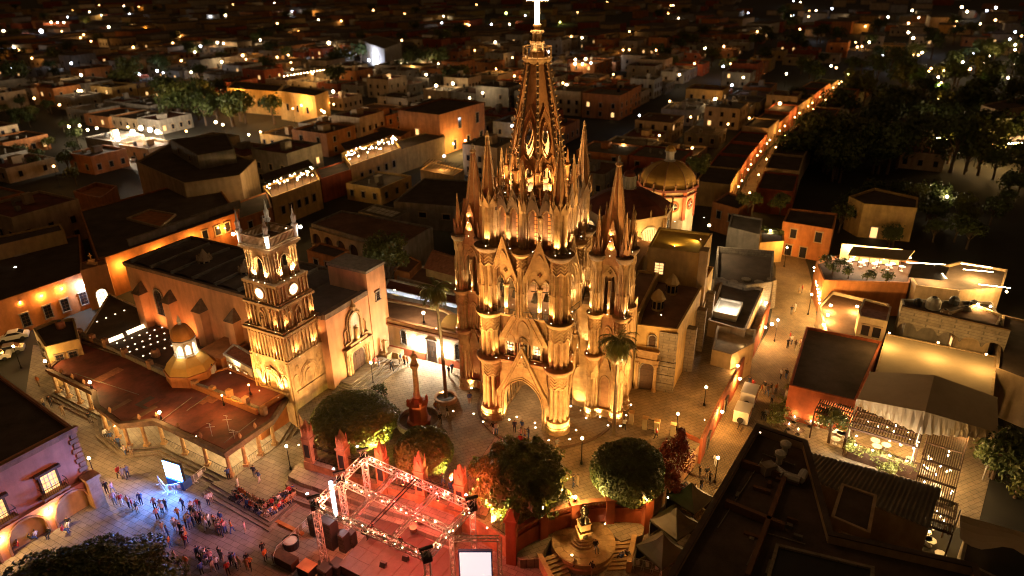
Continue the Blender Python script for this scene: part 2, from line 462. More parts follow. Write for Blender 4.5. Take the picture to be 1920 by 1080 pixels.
o1 = first_at(b, 'pinnacle', 'stone_spire', C4t); o2 = first_at(c, 'crockets', 'stone', C4t)
M4 = [RZ(k * math.pi / 2) for k in range(4)]
for k in range(4):
 M = M4[k]
 if k != 2:
  b = MB(M); b.archwall(-3.2, 3.2, 0, 8.2, -4.5, -3.5, [(0, 2.55, 3.0, 3.5)], 12); b.build('arch_wall', 'stone', church)
  b = MB(M); b.archwall(-3.15, 3.15, 3.6, lambda x: 4.3 + 6.4 * max(0, 1 - abs(x) / 3.15) ** 1.12, -4.98, -4.5, [(0, 2.55, 3.6, 2.95)], 14)
  b.build('gable', 'stone', church)
  b = MB(M)
  for rr, yy in ((2.55, -5.0), (2.8, -4.99)): b.archrib(0, rr, 3.0, 3.5 + (rr - 2.55) * 1.2, yy, .08, .1, 14)
  for s in (-1, 1):
   b.path([(s * x, -5.0, 4.3 + 6.4 * max(0, 1 - x / 3.15) ** 1.12) for x in (3.15, 2.6, 2, 1.4, .8, .3, 0)], .13, 4)
   b.path([(s * x, -5.0, 3.7 + 6.2 * max(0, 1 - x / 3.05) ** 1.12) for x in (2.4, 2, 1.4, .8, .3, 0)], .05, 3)
  for i in range(9):                                  # relief in the spandrel
   for s in (-1, 1):
    x = s * (.25 + .24 * i); z = 6.6 + 2.3 * (1 - abs(x) / 2.6) - .2 * (i % 2)
    if z < 3.9 + 6.4 * max(0, 1 - abs(x) / 3.15) ** 1.12 - .5: b.lathe((x, -5.0), [(z - .14, .02), (z, .13), (z + .14, .02)], 5)
  b.lathe((0, -4.75), [(10.5, .16), (10.9, .3), (11.1, .12), (11.5, .22), (11.9, .03)], 6)
  b.build('gable_moulding', 'stone', church)
 else:
  b = MB(M); b.box(-3.2, 3.2, -4.5, -3.5, 0, 8.2); b.build('rear_wall', 'stone', church)
 b = MB(M); pr = [(-4.35, 7.95), (-4.6, 8.15), (-4.86, 8.5), (-4.9, 8.75), (-4.7, 8.98), (-3.8, 8.99), (-3.8, 7.95)]
 b.loft([[(x, y, z) for y, z in pr] for x in (-3.0, 3.0)]); b.build('cornice', 'stone_pink', church)
 b = MB(M); b.box(-3.4, 3.4, -4.1, -3.5, 8.9, 14.6); b.build('wall', 'stone', church)
 b = MB(M); b.archwall(-2.95, 2.95, 11.0, lambda x: 11.2 + 5.4 * (1 - abs(x) / 2.95), -4.5, -4.1, [])
 for s in (-1, 1):
  b.path([(s * 2.95, -4.52, 11.25), (0, -4.52, 16.7)], .12, 4); b.path([(s * 2.3, -4.52, 11.2), (0, -4.52, 15.5)], .06, 3)
  for i in range(12):
   t = (i + .5) / 12; x, z = s * 2.95 * (1 - t), 11.35 + 5.4 * t
   b.lathe((x, -4.5), [(z, .03), (z + .12, .12), (z + .24, .02)], 4)
   x2, z2 = s * 2.0 * (1 - t), 11.3 + 3.7 * t
   b.lathe((x2, -4.52), [(z2 - .05, .02), (z2 + .05, .07), (z2 + .14, .02)], 4)
 b.archrib(0, .75, 12.6, 1.3, -4.53, .07, 12.0); b.lathe((0, -4.3), [(16.6, .14), (16.9, .24), (17.1, .1), (17.5, .02)], 6)
 b.build('gable', 'stone', church)
 for x in (-2.3, -.95, .95, 2.3):                        # slim pinnacles between the windows
  b = MB(M); spikes(b, (x, -4.35), 0, 9.0, 13.6 if abs(x) < 1 else 13.2, 1, .12); b.build('buttress', 'stone', church)
 for x in (-1.62, 1.62):                                 # windows of the second storey
  b = MB(M)
  for xx in (-.55, .55): b.box(x + xx - .09, x + xx + .09, -4.5, -4.12, 9.1, 11.3)
  b.box(x - .66, x + .66, -4.6, -4.12, 9.0, 9.2); b.archrib(x, .55, 11.2, .75, -4.45, .11)
  w = b.build('window', 'stone', church)
  b = MB(M); b.archwall(x - .5, x + .5, 9.2, lambda t, x=x: 11.15 + .75 * max(0, 1 - abs(t - x) / .55), -4.2, -4.12, []); b.build('pane', 'plaster_white', w)
  b = MB(M)
  for i in range(1, 3): b.box(x - .5 + i * .333 - .025, x - .5 + i * .333 + .025, -4.24, -4.2, 9.2, 11.2)
  for i in range(1, 5): b.box(x - .5, x + .5, -4.24, -4.2, 9.2 + i * .42 - .025, 9.2 + i * .42 + .025)
  b.build('glazing_bars', 'wood_dark', w)
 b = MB(M); b.archrib(0, .62, 11.0, .8, -4.5, .12, 9.5); b.box(-.75, .75, -4.62, -4.1, 9.3, 9.55); nc = b.build('niche', 'stone', church)
 b = MB(M); b.archwall(-.58, .58, 9.55, lambda t: 10.95 + .8 * max(0, 1 - abs(t) / .62), -4.22, -4.12, []); b.build('niche_back', 'plaster_white', nc)
 b = MB(M); b.box(-.06, .06, -4.42, -4.32, 9.6, 11.2); b.box(-.4, .4, -4.42, -4.32, 10.65, 10.77); b.tube((0, -4.46, 9.95), (0, -4.46, 10.75), .09, 5); b.tube((-.36, -4.46, 10.74), (.36, -4.46, 10.74), .04, 4); b.lathe((0, -4.46), [(10.75, .03), (10.86, .085), (10.97, .03)], 6); b.build('crucifix', 'wood_dark', nc)
 b = MB(M); pr = [(-4.1, 13.95), (-4.4, 14.2), (-4.62, 14.45), (-4.62, 14.6), (-3.6, 14.68), (-3.6, 13.95)]
 b.loft([[(x, y, z) for y, z in pr] for x in (-3.0, 3.0)]); b.build('cornice', 'stone', church)
 for h in (-1, 1):
  p0, p1 = Vector((h * 3.95, -3.95, 0)), Vector((0, -4.7, 0))
  if h > 0: p0, p1 = p1, p0
  d = (p1 - p0); L = d.length / 2; an = math.atan2(d.y, d.x)
  MM = M @ Matrix.Translation((p0 + p1) / 2) @ RZ(an)
  b = MB(MM); b.archwall(-L, L, 14.65, 22.3, -.25, .45, [(0, 1.42, 18.7, 2.05)], 10)
  for x in (-1.42, 1.42): b.tube((x, -.3, 14.7), (x, -.3, 18.7), .1, 5)
  b.archrib(0, 1.42, 18.7, 2.05, -.3, .1); b.archrib(0, 1.62, 18.7, 2.3, -.3, .07); b.build('bell_arch', 'stone', church)
  b = MB(MM); b.archwall(-1.75, 1.75, 19.0, lambda x: 19.4 + 4.5 * max(0, 1 - abs(x) / 1.75) ** 1.15, -.6, -.25, [(0, 1.44, 19.0, 1.8)], 8)
  for s in (-1, 1):
   b.path([(s * x, -.62, 19.4 + 4.5 * max(0, 1 - x / 1.75) ** 1.15) for x in (1.75, 1.3, .9, .5, 0)], .1, 4)
   for i in range(10):
    t = (i + .5) / 10; x = 1.75 * (1 - t); z = 19.5 + 4.5 * t ** 1.15
    b.lathe((s * x, -.6), [(z, .03), (z + .12, .1), (z + .22, .02)], 4)
  b.archrib(0, .5, 21.3, 1.0, -.62, .06); b.lathe((0, -.45), [(23.8, .12), (24.1, .2), (24.5, .02)], 6)
  b.build('gable', 'stone', church)
  b = MB(MM); b.archwall(-1.27, 1.27, 18.0, lambda x: 18.7 + 1.95 * math.sqrt(max(0, 1 - (x / 1.3) ** 2)) * .98 - .02, -.1, .12, [(-.64, .56, 18.05, 1.1), (.64, .56, 18.05, 1.1)], 6)
  b.lobed((0, 0), [(14.65, .36), (15.1, .3), (17.8, .27), (18.0, .38), (18.2, .38)], 6, .25, 5); b.archrib(-.64, .56, 18.05, 1.1, -.14, .06); b.archrib(.64, .56, 18.05, 1.1, -.14, .06)
  for a in range(4): b.lathe((.17 * math.cos(a * 1.5708), -.14), [(19.75 + .17 * math.sin(a * 1.5708) - .1, .02), (19.75 + .17 * math.sin(a * 1.5708), .12), (19.85 + .17 * math.sin(a * 1.5708), .02)], 6)
  b.build('tracery', 'stone', church)
  b = MB(MM)
  for x, sc in ((-.62, 1.0), (.62, .8)):
   zt = 17.3
   b.lathe((x, .75), [(zt - 1.1 * sc, .52 * sc), (zt - .95 * sc, .45 * sc), (zt - .5 * sc, .34 * sc), (zt - .15 * sc, .28 * sc), (zt, .1)], 12)
   b.tube((x - .5, .75, zt + .12), (x + .5, .75, zt + .12), .07, 4); b.tube((x, .75, zt), (x, .75, 19), .03, 4)
  b.build('bell', 'bronze', church)
  b = MB(MM); b.path([(-1.7, -.75, 15.55), (1.7, -.75, 15.55)], .035, 4); b.path([(-1.7, -.75, 14.85), (1.7, -.75, 14.85)], .03, 4)
  for i in range(20): b.tube((-1.65 + i * .174, -.75, 14.7), (-1.65 + i * .174, -.75, 15.55), .018, 3)
  b.build('railing', 'iron', church)
 q = (0, -4.75)
 b = MB(M); b.lobed(q, [(14.65, .62), (20.4, .52)], 7, .25, 5); spikes(b, q, .6, 14.7, 19.8, 7, .1); b.build('pier', 'stone', church)
 b = MB(M); b.lathe(q, [(20.3, .6), (21.6, .66), (21.8, .66), (22.2, 1.05), (22.4, 1.05), (22.5, .7)], 18)
 for z in (20.7, 21.1, 21.5): zig(b, q, .68, z, .17, 6, .06)
 b.build('capital', 'stone', church)
 for h in (-1, 1):
  p0, p1 = Vector((h * 3.55, -3.55, 0)), Vector((0, -4.0, 0))
  if h > 0: p0, p1 = p1, p0
  d = (p1 - p0); L = d.length / 2; an = math.atan2(d.y, d.x)
  MM = M @ Matrix.Translation((p0 + p1) / 2) @ RZ(an)
  b = MB(MM); b.archwall(-L, L, 22.4, 27.9, -.18, .35, [(-.72, .52, 25.9, 1.05), (.72, .52, 25.9, 1.05)], 7)
  for x in (-.72, .72): b.archrib(x, .52, 25.9, 1.05, -.2, .07, 22.6, 7)
  b.lobed((0, -.2), [(22.5, .24), (25.7, .2), (25.9, .27), (26.1, .27)], 5, .2, 4); b.build('lancet_wall', 'stone', church)
  b = MB(MM)
  for x in (-.72, .72):
   b.archwall(x - .74, x + .74, 26.4, lambda t, x=x: 26.7 + 2.5 * max(0, 1 - abs(t - x) / .74), -.42, -.2, [(x, .54, 26.4, .65)], 6)
   for s in (-1, 1):
    b.path([(x + s * .74, -.44, 26.7), (x, -.44, 29.25)], .06, 3)
    for i in range(6):
     t = (i + .5) / 6; b.lathe((x + s * .74 * (1 - t), -.42), [(26.8 + 2.5 * t, .02), (26.88 + 2.5 * t, .08), (27 + 2.5 * t, .02)], 4)
   b.archrib(x, .3, 27.5, .6, -.45, .045)
  b.build('gablets', 'stone_dark', church)
  for x in (-.72, .72):
   b = MB(MM); b.box(x - .6, x + .6, .34, .42, 22.4, 27.2); b.build('lancet_back', 'stone_pink', church)
   b = MB(MM); b.box(x + .05, x + .5, .26, .3, 22.9, 26.6); w = b.build('lancet_window', 'pane_orange', church)
   b = MB(MM)
   for i in range(9): b.box(x + .05, x + .5, .22, .26, 22.9 + i * .45, 22.95 + i * .45)
   b.box(x + .25, x + .29, .22, .26, 22.9, 26.6); b.build('glazing_bars', 'iron', w)
  for x in (-1.5, 0, 1.5):
   b = MB(MM); spikes(b, (x, -.1), 0, 27.6, 30.4 if x == 0 else 30.0, 1, .15); b.build('pinnacle', 'stone_spire', church)
 q = (0, -4.1)
 b = MB(M); b.lobed(q, [(22.5, .5), (26.5, .42), (26.9, .55)], 6, .22, 5); crown(b, q, .55, 26.8, 1.3, 6); spikes(b, q, .5, 26.8, 28.6, 6, .05, .5); b.build('pier', 'stone', church)
 b, c = MB(M), MB(M); cspire(b, c, q, 27.2, 31.5, .45, .06, 6, 0, .5, .06); b.build('pinnacle', 'stone_spire', church); c.build('crockets', 'stone', church)
b = MB(); b.prism([(-4.2, -4.2), (4.2, -4.2), (4.2, 4.2), (-4.2, 4.2)], 8.3, 8.9); b.prism([(-4.2, -4.2), (4.2, -4.2), (4.2, 4.2), (-4.2, 4.2)], 14.2, 14.64); b.build('floor', 'stone_pink', church)
b = MB(); b.prism(ngon((0, 0), 5.3, 8, math.pi / 8), 22.0, 22.42); b.prism(ngon((0, 0), 4.1, 8, math.pi / 8), 27.5, 27.95); b.build('roof_terrace', 'stone_dark', church)
b = MB()
for s in (-1, 1):
 for y in (-2.3, -.6, 1.2):
  b.M = Matrix.Translation((s * 2.95, y, 0)) @ RZ(-s * math.pi / 2)
  b.archrib(0, .5, 3.0, .8, 0, .1, 1.0); b.box(-.7, .7, -.12, .1, .6, .9); b.archrib(0, .35, 2.8, .6, .03, .06, 1.0)
b.M = None; b.build('niche_mouldings', 'stone', church)
PR = [(27.9, 3.1), (29, 3.02), (30, 2.93), (31, 2.82), (32, 2.7), (33, 2.55), (34, 2.39), (35, 2.21), (36.5, 1.94), (38, 1.66), (39.5, 1.39), (41.3, 1.06)]
def rs(z):
 for (a, ra), (b_, rb) in zip(PR, PR[1:]):
  if a <= z <= b_: return ra + (rb - ra) * (z - a) / (b_ - a)
 return PR[-1][1]
def hole(z):
 if 28.3 <= z <= 30.9:
  return .55 if z < 29.7 else .55 * math.sqrt(max(0, 1 - ((z - 29.7) / 1.2) ** 2))
 if 31.7 <= z <= 35.3: return .58 * math.sin(math.pi * (z - 31.7) / 3.6) ** .8
 return 0
zs = [27.9 + .2 * i for i in range(68)]
for lay, mt_, nm in ((1.0, 'stone_spire', 'spire_face'), (.86, 'stone', 'spire_lining')):
 for e in range(8):
  a0, a1 = math.pi / 8 + e * math.pi / 4, math.pi / 8 + (e + 1) * math.pi / 4
  b = MB()
  for z0_, z1_ in zip(zs, zs[1:]):
   if z1_ > 41.3: break
   def P(z, t):
    r = rs(z) * lay; A = Vector((r * math.cos(a0), r * math.sin(a0), z)); B_ = Vector((r * math.cos(a1), r * math.sin(a1), z))
    return A.lerp(B_, (t + 1) / 2)
   h0, h1 = hole(z0_), hole(z1_)
   if h0 < .02 and h1 < .02: b.add([P(z0_, -1), P(z0_, 1), P(z1_, 1), P(z1_, -1)], [(0, 1, 2, 3)])
   else:
    for s in (-1, 1): b.add([P(z0_, s), P(z0_, s * h0), P(z1_, s * h1), P(z1_, s)], [(0, 1, 2, 3)])
  if lay == 1.0:
   for s in (-1, 1):
    for lo, hi in ((28.3, 30.9), (31.7, 35.3)):
     b.path([P(lo + (hi - lo) * i / 12, s * hole(lo + (hi - lo) * i / 12)) * 1.012 for i in range(13)], .075, 4)
    b.path([P(35.2, s * .75) * 1.01, P(36.4, s * .1) * 1.01, P(36.8, 0) * 1.01], .07, 4)
    b.path([P(31.4, s * .85) * 1.01, P(31.9, s * .5) * 1.01, P(31.3, 0) * 1.01], .06, 4)
  b.build(nm, mt_, church)
b = MB()
for e in range(8):
 a = math.pi / 8 + e * math.pi / 4
 for (z0_, r0_), (z1_, r1_) in zip(PR, PR[1:]):
  b.tube((r0_ * math.cos(a), r0_ * math.sin(a), z0_), (r1_ * math.cos(a), r1_ * math.sin(a), z1_), .16, 5)
b.build('spire_ribs', 'stone_dark', church)
b = MB()
for e in range(8):
 a = math.pi / 8 + e * math.pi / 4
 for i in range(20):
  z = 28.6 + i * .65; r = rs(z) + .2
  x, y = r * math.cos(a), r * math.sin(a)
  b.lathe((x, y), [(z - .06, .06), (z + .02, .17), (z + .14, .14), (z + .2, .03)], 5)
b.build('crockets', 'stone', church)
b = MB()
for e in range(8):
 a = e * math.pi / 4
 spikes(b, (3.25 * math.cos(a + math.pi / 8), 3.25 * math.sin(a + math.pi / 8)), 0, 27.9, 32.4, 1, .24)
 spikes(b, (3.2 * math.cos(a), 3.2 * math.sin(a)), 0, 27.9, 30.2, 1, .2)
b.build('spire_pinnacles', 'stone_spire', church)
b = MB(); b.lathe((0, 0), [(40.9, 1.0), (41.15, 1.3), (41.4, 1.5), (41.55, 1.52), (41.6, .6)], 8, math.pi / 8)
bal = b.build('balcony', 'stone', church)
b = MB()
b.path([(1.46 * math.cos(math.pi / 8 + i * math.pi / 4), 1.46 * math.sin(math.pi / 8 + i * math.pi / 4), 42.6) for i in range(8)], .05, 4, True)
for i in range(16): b.tube((1.42 * math.cos(i * math.pi / 8), 1.42 * math.sin(i * math.pi / 8), 41.55), (1.42 * math.cos(i * math.pi / 8), 1.42 * math.sin(i * math.pi / 8), 42.6), .035 if i % 2 == 0 else .05, 4)
b.build('railing', 'stone', bal)
b = MB(); b.lathe((0, 0), [(41.5, .8), (42.1, .74), (42.15, .8), (42.25, .7), (42.8, .56), (42.9, .68), (43.05, .68), (43.1, .5), (43.8, .46), (43.9, .6), (44.05, .6), (44.15, .35), (44.4, .3), (44.5, .42), (44.62, .42), (44.7, .2)], 8, math.pi / 8)
for i in range(8):
 for z, r in ((42.98, .7), (43.98, .62)): b.lathe((r * math.cos(i * math.pi / 4), r * math.sin(i * math.pi / 4)), [(z - .1, .03), (z, .13), (z + .14, .03)], 6)
b.build('lantern', 'stone', church)
b = MB(); b.box(-.2, .2, -.12, .12, 44.68, 48.4); b.box(-1.1, -.2, -.12, .12, 46.8, 47.15); b.box(.2, 1.1, -.12, .12, 46.8, 47.15); b.build('cross', 'glow_cross', church)
def side_tower(cx, cy_):
 P4 = [(cx + 1.5 * a, cy_ + 1.5 * c, 0) for a, c in ((-1, -1), (1, -1), (1, 1), (-1, 1))]
 return P4
PS = side_tower(8.5, 1.7) + side_tower(-8.5, 1.9)
b = MB(); b.lathe((0, 0), [(-.05, .98), (.2, .98), (.25, .9), (.8, .9), (.86, .97), (.94, .97), (1.0, .9), (1.5, .88), (1.65, .76)], 14); first_at(b, 'plinth', 'stone', PS)
b = MB(); b.lobed((0, 0), [(1.6, .76), (5.6, .72), (5.8, .8)], 8, .22, 5); first_at(b, 'shaft', 'stone', PS)
b = MB(); b.lathe((0, 0), [(5.7, .74), (8.2, .8)], 14); crown(b, (0, 0), .86, 5.6, 2.1, 4, math.pi / 4, .12); crown(b, (0, 0), .82, 6.6, 1.5, 8, 0, .1); first_at(b, 'capital', 'stone', PS)
b = MB(); b.lathe((0, 0), [(8.1, .8), (8.3, .98), (8.6, 1.1), (8.75, 1.1), (8.9, .7)], 18); first_at(b, 'cornice', 'stone_pink', PS, True)
b = MB(); b.lobed((0, 0), [(8.8, .74), (12.0, .7)], 8, .22, 5); b.lathe((0, 0), [(12.0, .72), (13.7, .77)], 14)
for z in (12.3, 12.7, 13.1, 13.5): zig(b, (0, 0), .78, z, .22, 6, .06)
first_at(b, 'shaft', 'stone', PS)
b = MB(); b.lathe((0, 0), [(13.6, .78), (13.8, .96), (14.05, 1.02), (14.15, 1.02), (14.25, .6)], 18); first_at(b, 'cornice', 'stone', PS)
b = MB(); b.lobed((0, 0), [(14.1, .64), (19.6, .58)], 7, .25, 5); spikes(b, (0, 0), .64, 14.2, 18.6, 7, .08); b.lathe((0, 0), [(19.5, .6), (20.7, .68)], 14)
crown(b, (0, 0), .7, 19.4, 1.3, 7); first_at(b, 'shaft', 'stone', PS)
b = MB(); b.lathe((0, 0), [(20.6, .7), (20.85, .9), (21.15, .98), (21.28, .98), (21.36, .5)], 18); first_at(b, 'cornice', 'stone_dark', PS)
b = MB(); b.lathe((0, 0), [(21.3, .5), (22.2, .55)], 8); crown(b, (0, 0), .6, 21.3, 1.9, 8, math.pi / 8); first_at(b, 'gablets', 'stone_pink', PS)
b, c = MB(), MB(); cspire(b, c, (0, 0), 22.0, 25.7, .4, .05, 8, 0, .5, .05, .03); first_at(b, 'pinnacle', 'stone_spire', PS); first_at(c, 'crockets', 'stone', PS)
for (cx, cy_) in ((8.5, 1.7), (-8.5, 1.9)):
 TM = Matrix.Translation((cx, cy_, 0))
 b = MB(TM); b.box(-1.35, 1.35, -1.35, 1.35, 0, 14.1); b.box(-1.4, 1.4, -1.4, 1.4, 20.4, 21.3); b.build('tower_core', 'stone_pink', church)
 for k in range(4):
  M = TM @ M4[k]
  b = MB(M); b.box(-.75, .75, -1.75, -1.35, .3, 1.4); b.archrib(0, .55, 5.0, .9, -1.45, .1, 1.5, 7)
  b.archwall(-.9, .9, 5.4, lambda x: 6.0 + 2.9 * max(0, 1 - abs(x) / .9), -1.6, -1.35, [(0, .6, 5.4, .7)], 6)
  for s in (-1, 1): b.path([(s * .9, -1.62, 6.0), (0, -1.62, 9.0)], .07, 3)
  b.lathe((0, -1.48), [(8.9, .1), (9.1, .17), (9.5, .02)], 6); b.build('blind_arch', 'stone', church)
  b = MB(M); b.box(-.9, .9, -1.6, -1.35, 8.3, 8.8); b.box(-.9, .9, -1.55, -1.35, 13.7, 14.1); b.archrib(0, .5, 11.6, .9, -1.42, .08, 9.0, 7); b.archrib(0, .25, 11.6, .5, -1.42, .05, 9.0, 7); b.build('wall_moulding', 'stone', church)
  b = MB(M); b.archwall(-1.1, 1.1, 14.1, 20.5, -1.5, -1.15, [(-.4, .26, 18.2, .6), (.4, .26, 18.2, .6)], 5)
  b.lobed((0, -1.5), [(14.1, .2), (18.1, .18), (18.3, .25)], 5, .2, 4)
  b.archrib(0, .8, 18.2, 1.7, -1.52, .08, 14.2, 8)
  for a in range(4): b.lathe((.16 * math.cos(a * 1.5708), -1.52), [(19.3 + .16 * math.sin(a * 1.5708) - .1, .02), (19.3 + .16 * math.sin(a * 1.5708), .11), (19.4 + .16 * math.sin(a * 1.5708), .02)], 6)
  b.build('lancet_wall', 'stone', church)
  b = MB(M); b.archwall(-1.05, 1.05, 20.2, lambda x: 20.6 + 2.8 * max(0, 1 - abs(x) / 1.05), -1.72, -1.5, [])
  for s in (-1, 1): b.path([(s * 1.05, -1.74, 20.7), (0, -1.74, 23.5)], .07, 3)
  b.build('gable', 'stone_pink', church)
  b = MB(M); b.archwall(-.5, .5, 22.3, lambda x: 23.6 + 1.6 * max(0, 1 - abs(x) / .5), -1.5, -1.1, [(0, .28, 23.0, .7)], 5); b.build('dormer', 'stone_spire', church)
 b, c = MB(TM), MB(TM); cspire(b, c, (0, 0), 21.3, 30.8, 1.5, .2, 8, math.pi / 8, .42, .07, .06); b.build('spire', 'stone_spire', church); c.build('crockets', 'stone', church)
 b = MB(TM); b.lathe((0, 0), [(30.7, .24), (31.2, .26), (31.3, .2), (31.6, .2), (31.9, .02)], 8); b.build('spire_cap', 'stone_grey', church)
b = MB()
for s in (-1, 1):
 b.box(*sorted((s * 4.2, s * 7.3)), 1.2, 4.2, 0, 14.0); b.box(*sorted((s * 4.4, s * 7.2)), 1.0, 4.0, 14.003, 14.5)
b.box(-10.2, -4.2, 4.2, 7.9, 0, 13.2); b.box(4.2, 10.2, 4.2, 7.9, 0, 13.2); b.box(-4.2, 4.2, 4.7, 7.9, 0, 13.6)
b.build('facade_wall', 'stone', church)
def church_body():
 b = MB(); b.box(-7, 7, 7.9, 31, 0, 11.5); b.box(-6.8, 6.8, 32, 48, 0, 9); b.build('nave', 'plaster_cream', church)
 b = MB(); b.loft([[(x, y, z) for x, z in ((-7.2, 11.5), (-5, 12.2), (-2, 12.7), (2, 12.7), (5, 12.2), (7.2, 11.5))] for y in (7.9, 30)], closed=True); b.build('nave_roof', 'roof_brown', church)
church_body()
RC = (1.8, 36.5)
b = MB(); b.prism(ngon(RC, 6.9, 8, math.pi / 8), 6, 14.6); b.prism(ngon(RC, 7.3, 8, math.pi / 8), 14.6, 15.0); dr = b.build('drum', 'plaster_cream', church)
b = MB(); b.lathe(RC, [(15.0, 7.2), (16.2, 5.6), (17.2, 3.6), (17.7, 1.6), (17.9, 1.3)], 8, math.pi / 8); rr = b.build('dome_roof', 'roof_red', church)
b = MB(); b.lathe(RC, [(17.8, 1.25), (18.0, 1.25), (18.05, .85), (19.6, .85), (19.65, 1.1), (19.85, 1.1)], 8)
for i in range(8): b.tube((RC[0] + 1.0 * math.cos(i * .7854 + .39), RC[1] + 1.0 * math.sin(i * .7854 + .39), 18), (RC[0] + 1.0 * math.cos(i * .7854 + .39), RC[1] + 1.0 * math.sin(i * .7854 + .39), 19.65), .13, 5)
b.build('lantern', 'plaster_white', rr)
b = MB(); b.lathe(RC, [(19.85, 1.0), (20.3, .85), (20.6, .5), (20.7, .05)], 8); b.build('lantern_cap', 'roof_red', rr)
for k in range(8):
 a = k * math.pi / 4
 M = Matrix.Translation((RC[0], RC[1], 0)) @ RZ(a + math.pi / 2) @ Matrix.Translation((0, -6.4, 0))
 b = MB(M); b.archrib(0, 1.3, 12.4, 1.0, -.05, .16, 10.2); w = b.build('window', 'plaster_white', church)
 b = MB(M); b.archwall(-1.25, 1.25, 10.3, lambda x: 12.3 + 1.0 * math.sqrt(max(0, 1 - (x / 1.3) ** 2)), -.06, -.01, []); b.build('pane', 'pane_warm' if k in (5, 6, 7) else 'glass_dark', w)
 b = MB(M)
 for i in range(1, 8): b.box(-1.25 + i * .31 - .03, -1.25 + i * .31 + .03, -.1, -.06, 10.3, 13.0)
 b.build('bars', 'iron', w)
b = MB()
for k in range(8):
 a = math.pi / 8 + k * math.pi / 4
 spikes(b, (RC[0] + 7.1 * math.cos(a), RC[1] + 7.1 * math.sin(a)), 0, 14.9, 16.6, 1, .16)
 spikes(b, (RC[0] + 6.65 * math.cos(a + .39), RC[1] + 6.65 * math.sin(a + .39)), 0, 14.9, 16.2, 1, .12)
 for s in (-.04, .04): b.tube((RC[0] + 7.0 * math.cos(a + s), RC[1] + 7.0 * math.sin(a + s), 6), (RC[0] + 7.0 * math.cos(a + s), RC[1] + 7.0 * math.sin(a + s), 14.6), .16, 6)
b.build('finials', 'stone', church)
DC = (4.6, 55.5)
b = MB(); b.prism(ngon(DC, 5.0, 8, 0.06), 5, 13.3); b.build('drum', 'plaster_cream', church)
b = MB(); b.prism(ngon(DC, 5.35, 8, 0.06), 12.3, 12.5); b.prism(ngon(DC, 5.5, 8, 0.06), 13.3, 13.75); b.build('cornice', 'roof_red', church)
b = MB(); b.lathe(DC, [(13.75, 5.0)] + [(13.75 + 4.1 * math.sin(t), 5.0 * math.cos(t)) for t in [i * math.pi / 2 / 12 for i in range(1, 12)]], 8, .06); dm = b.build('dome', 'dome_yellow', church)
b = MB()
for k in range(8):
 a = .06 + k * math.pi / 4
 b.path([(DC[0] + 5.02 * math.cos(t) * math.cos(a), DC[1] + 5.02 * math.cos(t) * math.sin(a), 13.75 + 4.12 * math.sin(t)) for t in [i * math.pi / 2 / 10 for i in range(10)]], .09, 4)
 for s in (-1, 0, 1): spikes(b, (DC[0] + 5.3 * math.cos(a) + s * 1.9 * -math.sin(a) * (1 if s else 0) * .9, DC[1] + 5.3 * math.sin(a) + s * 1.9 * math.cos(a) * .9), 0, 13.75, 15.0, 1, .13) if s == 0 else None
 am = a + math.pi / 8
 spikes(b, (DC[0] + 5.0 * math.cos(am), DC[1] + 5.0 * math.sin(am)), 0, 13.75, 14.9, 1, .13)
b.build('ribs', 'stone_pink', dm)
b = MB(); b.lathe(DC, [(17.6, 1.1), (17.9, 1.1), (17.95, .75), (19.3, .75), (19.35, 1.0), (19.6, 1.0)], 8)
b.build('lantern', 'plaster_white', dm)
b = MB(); b.lathe(DC, [(19.6, .95), (20.1, .8), (20.5, .4), (20.6, .05)], 8); b.build('lantern_cap', 'dome_yellow', dm)
for k in range(8):
 a = .06 + math.pi / 8 + k * math.pi / 4
 M = Matrix.Translation((DC[0], DC[1], 0)) @ RZ(a + math.pi / 2) @ Matrix.Translation((0, -4.63, 0))
 b = MB(M @ Matrix.Translation((0, -.06, 10.6)) @ Matrix.Rotation(math.pi / 2, 4, 'X')); b.loft([circ(0, 0, z, r, 16) for z, r in ((-.05, 1.05), (.12, 1.0), (.12, .68), (.02, .66))], False, False)
 b.v = [b_ for b_ in b.v]; w = b.build('round_window', 'plaster_red', church)
 b = MB(M @ Matrix.Translation((0, -.06, 10.6)) @ Matrix.Rotation(math.pi / 2, 4, 'X')); b.loft([circ(0, 0, 0.0, .68, 16), circ(0, 0, .03, .66, 16)]); b.build('pane', 'glass_dark', w)
 b = MB(M); b.box(-.05, .05, -.16, -.1, 9.95, 11.25); b.box(-.65, .65, -.16, -.1, 10.55, 10.65); b.build('mullion', 'white_paint', w)
 M2 = Matrix.Translation((DC[0], DC[1], 0)) @ RZ(.06 + k * math.pi / 4 + math.pi / 2)
 b = MB(M2); b.box(-.35, .35, -5.12, -4.8, 8, 13.3); b.build('pilaster', 'plaster_red', church)
